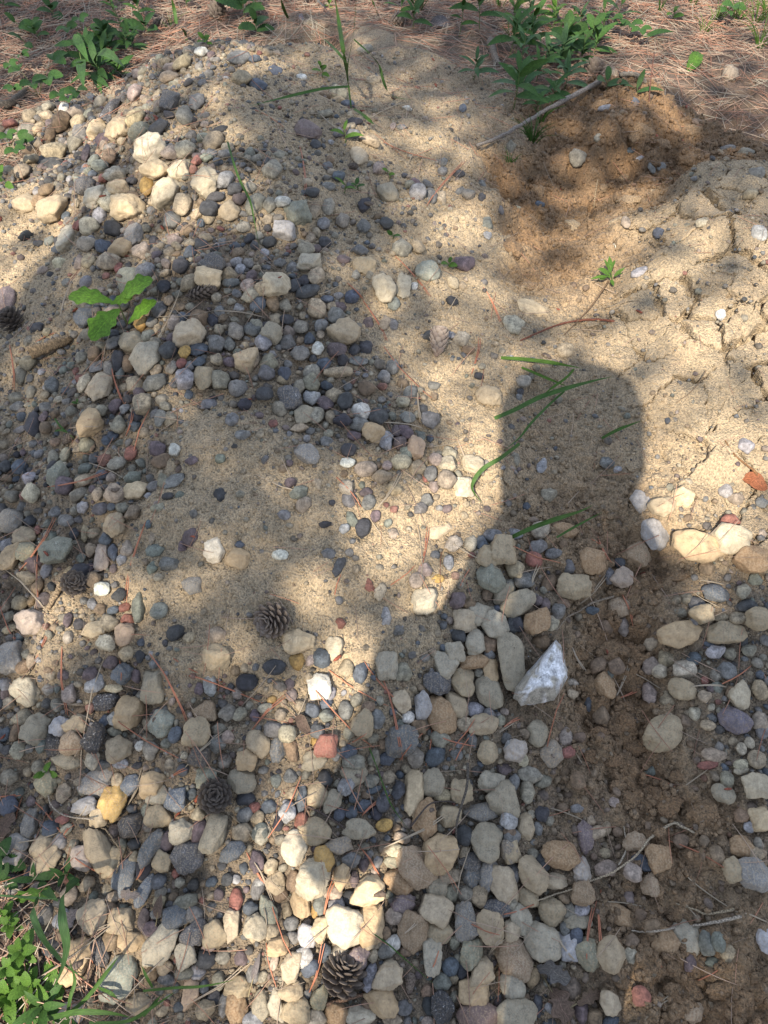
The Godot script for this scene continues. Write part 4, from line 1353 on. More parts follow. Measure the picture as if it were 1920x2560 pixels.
# ---------------------------------------------------------------- pine cones
# photograph x, y, length px, width px, axis (image right, up, toward viewer), openness, tone, label
const CONES := [
	[543, 46, 40, 46, Vector3(0.2, 1, 0.1), 0.9, 0.6, "dark open pine cone on pale stones behind the crest"],
	[398, 72, 44, 34, Vector3(0.8, 0.3, 0.1), 0.6, 0.7, "brown pine cone among the needles behind the crest"],
	[990, 62, 40, 36, Vector3(1, 0.2, 0.1), 0.7, 0.9, "pine cone half under grass beside the grey leaf"],
	[1479, 191, 44, 50, Vector3(0.3, 0.9, 0.3), 0.8, 0.9, "brown pine cone leaning on the grey branch"],
	[38, 818, 60, 66, Vector3(-0.4, 0.5, 0.7), 1.0, 0.45, "open dark pine cone at the left edge on sand"],
	[505, 742, 100, 46, Vector3(1, 0.25, 0.1), 0.5, 0.5, "dark pine cone lying on its side among stones"],
	[1095, 872, 84, 66, Vector3(0.1, 0.9, 0.45), 0.35, 1.7, "pale grey pine cone on sand beside the grass"],
	[191, 1467, 60, 60, Vector3(0.3, 0.2, 0.9), 1.0, 0.45, "crumbling dark pine cone below the wood chip"],
	[688, 1558, 78, 86, Vector3(-0.5, -0.3, 0.8), 0.95, 0.8, "dark open pine cone on the bare sand patch"],
	[541, 1995, 80, 82, Vector3(0.2, 0.2, 0.95), 0.9, 0.35, "weathered black pine cone seen end on among stones"],
	[859, 2445, 100, 104, Vector3(0.25, 0.85, 0.35), 1.05, 0.55, "big wide open brown pine cone near the bottom edge"],
	[1024, 2465, 68, 46, Vector3(0.1, 1, 0.4), 0.1, 0.85, "small closed pine cone right of the big open cone"],
	[880, 422, 34, 26, Vector3(0.8, -0.4, 0.3), 0.3, 0.6, "tiny dark pine cone under the upright tan stone"],
	[171, 1105, 44, 34, Vector3(0.6, 0.5, 0.4), 0.3, 0.7, "small grey pine cone half buried left of the sand"],
]
func build_cones():
	var sm := Soup.new()
	sm.tube([Vector3(0, 0, 0), Vector3(0.35, 0, 0), Vector3(0.7, 0.02, 0), Vector3(0.92, 0.08, 0), Vector3(1.0, 0.16, 0)], [0.10, 0.24, 0.36, 0.34, 0.14], 8, Color.WHITE)
	for i in sm.v.size():
		sm.v[i] = Vector3(sm.v[i].x, sm.v[i].y * 0.38 + (0.05 if sm.v[i].x > 0.85 else 0.0), sm.v[i].z)
	var scale_mesh := mesh_of([sm.v, vertex_normals(sm.v, sm.ix), sm.ix])
	var core := mesh_of(stone_arrays("r", 5, 2))
	for c in CONES:
		var q := Vector2(c[0], c[1])
		var p := hit(q.x, q.y)
		var sc := (p - CAM).dot(fwd) / FOCAL
		var L: float = c[2] * sc * 0.85
		var R: float = c[3] * sc * 0.5
		var ax: Vector3 = (Vector3.RIGHT * c[4].x + Vector3(0, 0.35, -0.94) * c[4].y + Vector3(0, 0.9, 0.43) * c[4].z).normalized()
		if ax.y < 0.0: ax.y *= 0.3
		ax = ax.normalized()
		var t := thing("pine_cone", c[7], "pine cone", p, "pine cones on the ground")
		var lift := R * 0.62
		var side := ax.cross(Vector3.UP if absf(ax.y) < 0.9 else Vector3.RIGHT).normalized()
		var bas := Basis(side, ax, side.cross(ax))
		var tone: float = c[6]
		var m0 := plain(0.13 * tone, 0.095 * tone, 0.075 * tone, 0.9)
		var m1 := plain(0.225 * tone, 0.18 * tone, 0.145 * tone, 0.85)
		var m2 := plain(0.18 * tone, 0.14 * tone, 0.115 * tone, 0.85)
		var co := solid("core", core, m0, t)
		co.transform = Transform3D(bas * Basis.from_scale(Vector3(R * 0.42, L * 0.5, R * 0.42)), Vector3(0, lift, 0))
		var n := 62
		for i in n:
			var u := (i + 0.5) / n
			var an := i * 2.39996
			var ring := sin(PI * (0.14 + 0.78 * u)) * R
			var op: float = lerpf(deg_to_rad(78), deg_to_rad(lerpf(70, 0, minf(c[5], 1.0))), 1.0 - u * 0.75)
			op = clampf(op, deg_to_rad(-10), deg_to_rad(80))
			var out := side * cos(an) + side.cross(ax) * sin(an)
			var d := (out * cos(op) + ax * sin(op)).normalized()
			var y := (out * -sin(op) + ax * cos(op)).normalized()
			var ln := ring * 0.80 + R * 0.16
			var o := solid("scale", scale_mesh, m1 if i % 3 else m2, t)
			var at := Vector3(0, lift, 0) + ax * (u - 0.5) * L * 0.82 + out * ring * 0.18
			o.transform = Transform3D(Basis(d * ln, y * R * 0.42, d.cross(y) * R * 0.62), at)

# ---------------------------------------------------------------- twigs, roots and wood
# tile, name, label, category, radius in tile pixels at both ends, colour, points x, y, lift
const WOOD := [
	[1260, 0, "fallen_branch", "grey lichen covered branch sloping down across the plants", "branch", 9, 17, Color(0.30,0.27,0.25), [-170,915,0.02, -20,860,0.03, 100,790,0.03, 250,700,0.03, 400,620,0.03, 530,550,0.03, 605,510,0.02]],
	[1260, 0, "branch_stub", "short curved grey branch piece beside the pale tan stone", "branch", 15, 13, Color(0.30,0.27,0.23), [735,470,0.01, 790,466,0.015, 840,475,0.015, 890,520,0.0]],
	[1260, 0, "bare_twig", "long bare grey twig arching over the needles at the top", "twig", 7, 5, Color(0.27,0.22,0.18), [260,335,0.01, 400,245,0.04, 520,175,0.05, 600,125,0.05, 660,75,0.04, 725,-10,0.03]],
	[1260, 0, "dead_stick", "pale stick standing down from the arching twig to the cone", "stick", 10, 12, Color(0.32,0.25,0.19), [415,250,0.03, 450,310,0.03, 480,390,0.02, 520,450,0.01]],
	[1260, 0, "dark_stick", "dark thin stick lying on needles at the top", "stick", 12, 5, Color(0.16,0.12,0.10), [290,60,0.01, 350,120,0.015, 440,195,0.01]],
	[630, 0, "bark_chunk", "stout weathered chunk of wood below the leafy plants", "wood", 26, 16, Color(0.30,0.255,0.22), [1500,255,0.01, 1515,330,0.01, 1550,410,0.005]],
	[0, 640, "wood_stick", "broken tan weathered stick lying below the oak seedling", "wood", 40, 26, Color(0.30,0.22,0.14), [185,605,0.01, 300,570,0.012, 440,515,0.012]],
	[0, 1280, "wood_chip", "small split tan wood chip above the crumbling cone", "wood", 24, 12, Color(0.38,0.29,0.19), [385,440,0.01, 350,520,0.01, 300,605,0.004]],
	[1260, 640, "red_twig", "curved red brown needle bundle lying across the sand", "twig", 5, 9, Color(0.27,0.10,0.06), [105,530,0.004, 330,435,0.006, 480,405,0.006, 600,400,0.006, 690,412,0.003]],
	[1260, 640, "thin_stick", "thin brown stick leaning below the ragweed seedling", "stick", 3, 6, Color(0.25,0.16,0.09), [380,495,0.003, 480,390,0.008, 560,300,0.02, 655,160,0.02]],
	[1260, 640, "brown_stem", "brown leaf stem lying on the lit cracked sand", "stick", 4, 9, Color(0.28,0.15,0.07), [1390,1160,0.004, 1460,1260,0.008, 1560,1340,0.01, 1640,1430,0.01]],
	[1260, 640, "grass_straw", "thin pale straw on the sand right of the head shadow", "straw", 3, 4, Color(0.34,0.24,0.15), [1080,925,0.004, 1200,830,0.012, 1270,720,0.012]],
	[630, 1920, "dark_twig", "dark forked twig over stones right of the lit patch", "twig", 9, 5, Color(0.13,0.115,0.10), [1355,-30,0.02, 1350,120,0.02, 1290,330,0.02, 1285,480,0.02, 1305,640,0.01]],
	[630, 1920, "dark_root", "dark curved rootlet between the brown and olive stones", "root", 6, 4, Color(0.11,0.09,0.08), [1000,365,0.01, 1100,240,0.03, 1180,210,0.03, 1280,215,0.02]],
	[630, 1920, "black_twig", "black twig running from the pink stone to the lit sand", "twig", 7, 4, Color(0.12,0.09,0.08), [340,240,0.015, 430,280,0.025, 560,360,0.025, 640,440,0.02]],
	[630, 1920, "bark_strip", "curled brown bark strip under the big open cone", "bark", 16, 8, Color(0.30,0.19,0.13), [470,1490,0.01, 600,1450,0.015, 740,1410,0.01]],
	[1260, 1920, "white_root", "long pale hairy root arching across moist sand", "root", 4, 9, Color(0.52,0.44,0.33), [210,835,0.02, 330,790,0.02, 440,760,0.02, 540,710,0.02, 600,690,0.02, 690,650,0.02, 820,560,0.025, 880,490,0.025, 930,430,0.02, 1060,350,0.01, 1120,370,0.01, 1210,415,0.004]],
	[1260, 1920, "white_root", "short upright white rootlet joining the long pale root", "root", 3, 6, Color(0.55,0.49,0.40), [752,365,0.02, 765,450,0.02, 765,520,0.02, 720,610,0.02]],
	[1260, 1920, "white_root", "lower white root lying on brown stones at the right", "root", 4, 10, Color(0.50,0.44,0.37), [800,1020,0.02, 870,1030,0.02, 960,1025,0.02, 1090,1000,0.03, 1230,985,0.025, 1370,960,0.015, 1500,930,0.006]],
	[1260, 1920, "pale_straw", "flattened pale straw above the lower white root", "straw", 5, 9, Color(0.42,0.35,0.25), [1080,850,0.006, 1200,890,0.012, 1270,915,0.012, 1420,895,0.012, 1440,880,0.01]],
	[1260, 1280, "pale_root", "thin pale forked root lying on the trench stones", "root", 4, 7, Color(0.34,0.28,0.22), [330,745,0.01, 400,660,0.015, 470,625,0.02, 560,570,0.03, 690,530,0.01]],
	[0, 1920, "vine_stem", "pale dry looping vine stem over stones at lower left", "stem", 5, 6, Color(0.42,0.33,0.22), [590,370,0.03, 660,385,0.035, 710,450,0.035, 760,525,0.03, 745,600,0.03, 710,745,0.01]],
	[0, 1920, "pale_straw", "long whitish curved straw above the golden stone", "straw", 4, 5, Color(0.48,0.42,0.35), [300,165,0.02, 320,230,0.03, 370,280,0.03, 450,310,0.03, 590,322,0.03]],
	[0, 0, "old_root", "dark weathered root along the left foot of the mound", "root", 34, 14, Color(0.14,0.12,0.10), [-20,670,0.0, 60,650,0.015, 130,600,0.015, 190,545,0.0]],
	[0, 0, "thin_straw", "pale thin root curving on the shaded sand crest", "root", 4, 5, Color(0.33,0.26,0.18), [1310,1030,0.01, 1400,995,0.01, 1500,985,0.01, 1580,1020,0.01, 1650,1090,0.005]],
	[1260, 0, "upright_twig", "thin upright dead twig standing in the dug pile", "twig", 4, 3, Color(0.20,0.10,0.08), [910,650,0.0, 925,480,0.05, 945,330,0.10]],
	[1260, 0, "upright_twig", "pale upright twig standing in the lit hollow", "twig", 4, 3, Color(0.38,0.30,0.20), [565,1310,0.0, 575,1210,0.03, 590,1125,0.05]],
]
func tube_thing(row: Array, grow := 1.0):
	var pts: Array = row[8]
	var line := []
	for i in range(0, pts.size(), 3):
		var q := tp(row[0], row[1], pts[i], pts[i + 1])
		line.append(hit_top(q.x, q.y, minf(pts[i + 2], 0.012 if row[1] > 0 else 1.0)))
	var mid: Vector3 = line[line.size() / 2]
	var foot := Vector3(mid.x, hat(mid.x, mid.z), mid.z)
	var sc := (mid - CAM).dot(fwd) / FOCAL / TILE
	for i in line.size(): line[i] -= foot
	line = smooth_line(line, 5)
	var rad := []
	var r := RandomNumberGenerator.new(); r.seed = int(pts[0] * 7 + pts[1])
	for i in line.size():
		rad.append(lerpf(row[5], row[6], float(i) / (line.size() - 1)) * sc * r.randf_range(0.82, 1.15) * grow)
		line[i] += Vector3(r.randfn(), r.randfn() * 0.5, r.randfn()) * row[6] * sc * 0.12
	var s := Soup.new(); s.tube(line, rad, 11, row[7])
	if row[6] + row[5] > 30:                       # stout pieces: splintered, ridged
		for i in s.v.size():
			var k := sin(float(i % 11) * 2.3) * 0.22 + r.randf_range(-0.12, 0.12)
			s.v[i] += s.n[i] * k * row[6] * sc
		s.n = vertex_normals(s.v, s.ix)
	var o := solid(row[2], s.mesh(), mats.wood)
	o.position = foot
	tag(o, row[3], row[4])
	return o

func build_wood():
	for row in WOOD: tube_thing(row)

# ---------------------------------------------------------------- needles picked out one by one: tile, then x1, y1, x2, y2
const NEEDLES := [
	[630, 0, [400,690,680,900, 740,745,955,640, 820,890,1170,1010, 300,920,330,1230, 960,1050,1010,970, 20,690,200,800, 1290,860,1340,1040, 1100,1290,1330,1010]],
	[0, 640, [990,380,1330,345, 1330,345,1659,385, 980,540,1140,180, 650,660,695,470, 700,690,770,930, 380,380,470,100, 300,1450,690,1340, 840,1230,940,960, 790,1130,830,960, 60,560,80,840, 350,480,200,560, 560,1300,780,1400, 720,1210,800,1300]],
	[630, 640, [830,570,1140,900, 690,270,840,530, 1040,860,1070,1080, 830,1045,1060,1075, 1080,1200,1330,1160, 1290,1150,1360,1390, 780,1590,930,1350, 530,1390,700,1600, 10,1365,270,1470, 900,0,1110,250, 1210,380,1290,240, 1330,890,1520,530, 1380,740,1425,510, 1450,190,1560,420, 420,240,560,180, 600,170,690,270]],
	[0, 1280, [120,370,340,30, 200,1000,350,680, 915,60,780,560, 505,1600,660,900, 690,1270,1150,1560, 1020,1000,1659,1200, 1090,920,1430,1080, 940,890,1170,1320, 390,830,415,1270, 1165,1605,1480,1320, 330,1200,520,1200, 750,930,760,1060, 240,240,250,600, 30,360,270,600, 0,590,90,800, 500,1270,620,1340]],
	[630, 1280, [480,990,860,1220, 860,1220,1030,1390, 700,930,910,1190, 820,1040,930,1550, 870,460,1030,330, 1040,80,1060,470, 1050,380,1100,90, 520,520,560,390, 400,1120,780,1490, 930,1560,1120,1350, 1090,1600,1130,1360, 700,0,880,260, 1220,160,1560,360, 1300,490,1390,330, 600,1460,720,1390, 0,1370,200,1150, 270,1310,350,1120, 1500,1440,1659,1300, 1240,1500,1400,1300, 1280,1560,1420,1350, 1200,1420,1400,1470]],
	[1260, 1280, [60,215,380,325, 170,480,210,330, 590,155,660,310, 735,500,820,770, 690,1190,790,900, 830,1020,990,1120, 1170,490,1410,620, 270,1480,380,1140, 430,850,500,990, 1190,1095,1380,1090, 1370,1080,1560,960, 0,1350,90,1290, 450,1510,510,1600, 550,170,620,220, 450,600,640,390, 1230,430,1410,465, 720,1170,840,1110]],
	[0, 1920, [800,240,890,0, 100,330,140,180, 480,330,560,200, 400,420,460,340, 1170,1490,1560,1210, 1440,290,1600,460, 1540,500,1659,730, 520,1080,570,1220, 860,700,900,590, 1060,70,1160,0, 100,470,380,400, 180,180,400,430, 0,180,120,160, 540,1060,680,980, 440,540,640,660]],
	[630, 1920, [100,440,310,50, 0,570,120,830, 120,830,260,1200, 70,850,90,1100, 90,1100,160,1400, 450,950,510,690, 360,1410,440,1090, 640,450,800,690, 830,500,1280,230, 690,300,850,160, 960,1040,1060,920, 1290,790,1380,480, 1380,980,1560,1050, 1480,1180,1580,1060, 1100,1320,1180,1120]],
	[1260, 1920, [0,920,220,840, 520,1200,575,780, 610,760,620,1250, 1030,455,1400,640, 1120,650,1450,900, 1450,900,1659,970, 1140,850,1220,940, 870,1600,1050,1420, 320,1030,440,1210, 880,40,1060,110, 940,215,1280,10, 270,250,500,330, 1200,1340,1360,1260, 650,840,900,880, 950,1160,1020,1300]],
]
func build_needles():
	var r := RandomNumberGenerator.new(); r.seed = 64
	for tile in NEEDLES:
		var d: Array = tile[2]
		for i in range(0, d.size(), 4):
			var qa := tp(tile[0], tile[1], d[i], d[i + 1])
			var qb := tp(tile[0], tile[1], d[i + 2], d[i + 3])
			var line := []
			for k in 7:
				var q := qa.lerp(qb, k / 6.0)
				q += Vector2(qb.y - qa.y, qa.x - qb.x) * 0.05 * sin(PI * k / 6.0) * (1.0 if i % 8 else -1.0)
				line.append(hit_top(q.x, q.y, 0.002))
			for pas in 2:                              # stiff: bridges the dips between stones
				for k in range(1, 6):
					var m: Vector3 = (line[k - 1] + line[k + 1]) * 0.5
					if line[k].y < m.y: line[k] = m
			var foot: Vector3 = line[3] - Vector3(0, 0.002, 0)
			var s := Soup.new()
			var red := r.randf() < 0.62
			var col := Color(0.35, 0.135, 0.075) if red else Color(0.31, 0.25, 0.18)
			col = col * Color(1, 1, 1) * r.randf_range(0.8, 1.15)
			var pair := r.randi() % 2 + 1
			for m in pair:
				var pts := []
				for k in 7: pts.append(line[k] - foot + Vector3(0.0013, 0, 0.0008) * m * k * 0.5)
				s.tube(pts, [0.0008, 0.0009, 0.0009, 0.0009, 0.0009, 0.0008, 0.0004], 5, col)
			var o := solid("pine_needle", s.mesh(), mats.needle)
			o.position = foot
			want_label(o, "%s %s pine needle" % ["long" if (qa - qb).length() > 110 else "short", "red brown" if red else "grey tan"], (qa + qb) * 0.5, "pine needle", "single pine needles on the mound")

# ---------------------------------------------------------------- leaves and plants
func half_width(kind: String, s: float, i: int) -> float:
	match kind:
		"oak": return (0.10 + 0.90 * pow(sin(PI * pow(s, 1.35)), 0.8)) * (1.0 + 0.17 * sin(s * 21.0)) if s < 0.995 else 0.02
		"lance": return pow(sin(PI * clampf(pow(s, 0.75), 0.0, 1.0)), 0.9)
		"oval": return pow(sin(PI * clampf(pow(s, 0.85), 0.0, 1.0)), 0.65)
		"serrate": return pow(sin(PI * clampf(pow(s, 0.85), 0.0, 1.0)), 0.65) * (1.0 if i % 2 else 0.80)
		"tooth": return pow(sin(PI * clampf(pow(s, 1.1), 0.0, 1.0)), 0.6) * (0.78 + 0.22 * sin(s * 24.0)) + 0.02
	return sin(PI * s)

func leaf_part(parent: Node3D, called: String, kind: String, b: Vector3, e: Vector3, w: float, mat: Material, r: RandomNumberGenerator, sag := 0.12, fold := 0.25):
	var n := 20 if kind in ["oak", "serrate", "tooth"] else 9
	var pts := []
	var ws := []
	var len := (e - b).length()
	for i in n + 1:
		var s := float(i) / n
		pts.append(b.lerp(e, s) + Vector3(0, sin(PI * s) * len * sag, 0) + (Vector3(sin(s * 9.0 + b.x * 50.0), sin(s * 7.0 + b.z * 40.0), cos(s * 8.0)) * len * 0.035 if sag > 0.14 else Vector3.ZERO))
		ws.append(maxf(half_width(kind, s, i) * w * 0.5, 0.0002))
	var g := r.randf_range(0.82, 1.18)
	var c := Color(g * r.randf_range(0.95, 1.05), g, g * r.randf_range(0.9, 1.1))
	var s2 := Soup.new()
	var d := (e - b).normalized()
	var up := Vector3(r.randfn() * 0.18, 1, 0.25 + r.randfn() * 0.18).normalized()
	if absf(d.dot(up)) > 0.85: up = Vector3(0, 0.4, 1).normalized()
	s2.strip(pts, ws, up, fold, c, c * Color(1.05, 1.05, 1.0))
	return solid(called, s2.mesh(), mat, parent)

func stem_part(parent: Node3D, pts: Array, r0: float, r1: float, col: Color):
	var l := smooth_line(pts, 4)
	var rad := []
	for i in l.size(): rad.append(lerpf(r0, r1, float(i) / (l.size() - 1)))
	var s := Soup.new(); s.tube(l, rad, 6, col)
	return solid("stem", s.mesh(), mats.needle, parent)

# leaves drawn one by one: bx, by, bh, tx, ty, th, width px (tile pixels, lifts in metres)
func drawn_plant(ox, oy, called: String, label: String, bx: float, by: float, tx: float, ty: float, th: float, kind: String, mat: Material, leaves: Array, seed_: int):
	var r := RandomNumberGenerator.new(); r.seed = seed_
	var q := tp(ox, oy, bx, by)
	var foot := hit(q.x, q.y)
	var t := thing(called, label, "plant", foot)
	var q2 := tp(ox, oy, tx, ty)
	var top := hit(q2.x, q2.y, th)
	stem_part(t, [Vector3(0, -0.01, 0), (top - foot) * 0.5, top - foot], 0.0016, 0.0011, Color(0.12, 0.16, 0.05))
	for l in leaves:
		var a := tp(ox, oy, l[0], l[1])
		var b := tp(ox, oy, l[3], l[4])
		var pa := hit(a.x, a.y, l[2])
		var pb := hit(b.x, b.y, l[5])
		var sc := (pa - CAM).dot(fwd) / FOCAL / TILE
		leaf_part(t, "leaf", kind, pa - foot, pb - foot, l[6] * sc, mat, r, 0.06, 0.18)
	return t

func bushy_plant(ox, oy, x: float, y: float, n: int, len: float, kind: String, matname: String, height: float, seed_: int, text := ""):
	var r := RandomNumberGenerator.new(); r.seed = seed_
	var q := tp(ox, oy, x, y)
	var foot := hit(q.x, q.y)
	var called: String = {"lance": "leafy_plant", "oval": "round_leaf_plant", "serrate": "toothed_leaf_plant", "tooth": "dandelion_plant"}[kind]
	var t := thing(called, "", "plant", foot)
	len *= 1.3
	var top := Vector3(r.randfn() * 0.15 * height, height, r.randfn() * 0.15 * height)
	stem_part(t, [Vector3(0, -0.01, 0), top * 0.55 + Vector3(0.003, 0, 0), top], 0.0015, 0.0008, Color(0.10, 0.14, 0.05))
	for i in n:
		var u := (i + 0.6) / n
		var an := i * 2.4 + r.randf() * 0.7
		var b := top * lerpf(0.25, 1.0, u)
		var l := len * r.randf_range(0.65, 1.1) * lerpf(1.0, 0.65, u)
		var el := lerpf(0.05, 0.75, u) + r.randfn() * 0.15
		var d := Vector3(cos(an) * cos(el), sin(el), sin(an) * cos(el))
		leaf_part(t, "leaf", kind, b, b + d * l, l * {"lance": 0.27, "oval": 0.55, "serrate": 0.6, "tooth": 0.34}[kind], mats[matname], r, 0.10, 0.22)
	var words: Dictionary = {"deep_leaf": "dark green", "green_leaf": "green", "blue_leaf": "blue green", "lime_leaf": "bright lime green"}
	var base: String = text if text != "" else "%s %s %s" % ["tiny" if len < 0.035 else ("tall" if height > 0.10 else "low"), words[matname], {"lance": "narrow leaved plant", "oval": "round leaved plant", "serrate": "toothed leaved plant", "tooth": "jagged leaved plant"}[kind]]
	want_label(t, base, q, "plant", "small wild plants")

func strawberry(ox, oy, bx: float, by: float, leaves: Array, seed_: int, matname := "green_leaf"):
	var r := RandomNumberGenerator.new(); r.seed = seed_
	var q := tp(ox, oy, bx, by)
	var foot := hit(q.x, q.y)
	var t := thing("strawberry_plant", "", "plant", foot)
	for l in leaves:
		var a := tp(ox, oy, l[0], l[1])
		var p := hit(a.x, a.y, r.randf_range(0.045, 0.08)) - foot
		stem_part(t, [Vector3(0, -0.01, 0), p * 0.5 + Vector3(0, 0.012, 0), p], 0.001, 0.0008, Color(0.14, 0.16, 0.06))
		var sc := (p + foot - CAM).dot(fwd) / FOCAL / TILE
		var ln: float = l[2] * sc * 1.35
		var yaw := atan2(p.z, p.x) + r.randfn() * 0.4
		var lf := Node3D.new(); lf.name = "leaf"; t.add_child(lf, true)
		for k in 3:
			var an: float = yaw + [0.0, 1.25, -1.25][k]
			var d := Vector3(cos(an), r.randf_range(-0.1, 0.22), sin(an)).normalized()
			leaf_part(lf, "leaflet", "serrate", p, p + d * ln, ln * 0.78, mats[matname], r, 0.10, 0.28)
	want_label(t, "wild strawberry plant with three part toothed leaves", q, "plant", "wild strawberry plants")

func grass_blades(ox, oy, label: String, blades: Array, seed_: int, matname := "grass"):
	var r := RandomNumberGenerator.new(); r.seed = seed_
	var t: Node3D = null
	var foot := Vector3.ZERO
	for bl in blades:
		var pts := []
		var d: Array = bl[1]
		for i in range(0, d.size(), 3):
			var q := tp(ox, oy, d[i], d[i + 1])
			pts.append(hit(q.x, q.y, d[i + 2]))
		if t == null:
			foot = pts[0]; foot.y = hat(foot.x, foot.z)
			t = thing("grass_plant", label, "grass", foot)
		for i in pts.size(): pts[i] -= foot
		pts = smooth_line(pts, 6)
		var sc: float = (foot - CAM).dot(fwd) / FOCAL / TILE
		var ws := []
		for i in pts.size():
			var s := float(i) / (pts.size() - 1)
			ws.append(bl[0] * sc * 0.5 * (0.75 + 0.25 * sin(PI * s)) * (1.0 if s < 0.6 else maxf(0.06, (1.0 - s) / 0.4)))
		var g := r.randf_range(0.9, 1.15)
		var s2 := Soup.new(); s2.strip(pts, ws, Vector3(r.randfn() * 0.2, 1, 0.5).normalized(), 0.3, Color(g, g, g * 0.95), Color(g * 1.15, g, g * 0.8))
		solid("blade", s2.mesh(), mats[matname], t)

func grass_tuft(ox, oy, x: float, y: float, n: int, len: float, seed_: int, matname := "grass"):
	var r := RandomNumberGenerator.new(); r.seed = seed_
	var q := tp(ox, oy, x, y)
	var foot := hit(q.x, q.y)
	var t := thing("grass_tuft", "", "grass", foot)
	for i in n:
		var an := r.randf() * TAU
		var l := len * r.randf_range(0.55, 1.15)
		var sp := r.randf_range(0.25, 0.8)
		var d := Vector3(cos(an) * sp, 1, sin(an) * sp)
		var b := Vector3(cos(an), 0, sin(an)) * r.randf() * 0.012
		var pts := smooth_line([b, b + d * l * 0.5, b + Vector3(d.x * 1.5, 0.85, d.z * 1.5) * l * 0.9], 4)
		var ws := []
		for k in pts.size(): ws.append(0.0016 * (1.0 - 0.9 * float(k) / (pts.size() - 1)))
		var g := r.randf_range(0.75, 1.3)
		var s2 := Soup.new(); s2.strip(pts, ws, Vector3(0, 0.3, 1), 0.2, Color(g, g, g), Color(g * 1.2, g * 1.05, g))
		solid("blade", s2.mesh(), mats[matname], t)
	want_label(t, "%s tuft of thin green grass" % ["dense" if n > 20 else "loose"], q, "grass", "tufts of grass")

func flat_leaf(ox, oy, x: float, y: float, lpx: float, wpx: float, ang: float, kind: String, matname: String, called: String, label: String, curl := 0.15):
	var r := RandomNumberGenerator.new(); r.seed = int(x + y)
	var a := deg_to_rad(ang)
	var d2 := Vector2(cos(a), -sin(a)) * lpx * 0.5
	var qa := tp(ox, oy, x - d2.x, y - d2.y)
	var qb := tp(ox, oy, x + d2.x, y + d2.y)
	var pa := hit_top(qa.x, qa.y, 0.005)
	var pb := hit_top(qb.x, qb.y, 0.010)
	var mid := (pa + pb) * 0.5
	var foot := Vector3(mid.x, hat(mid.x, mid.z), mid.z)
	var sc := (mid - CAM).dot(fwd) / FOCAL / TILE
	var t := thing(called, label, "leaf", foot)
	leaf_part(t, "blade", kind, pa - foot, pb - foot, wpx * sc, mats[matname], r, curl, 0.30)
	var e := (pa - pb).normalized() * 0.02
	stem_part(t, [pa - foot + e, pa - foot, (pa - foot).lerp(pb - foot, 0.25) + Vector3(0, curl * 0.02, 0)], 0.0009, 0.0007, Color(0.2, 0.16, 0.08))

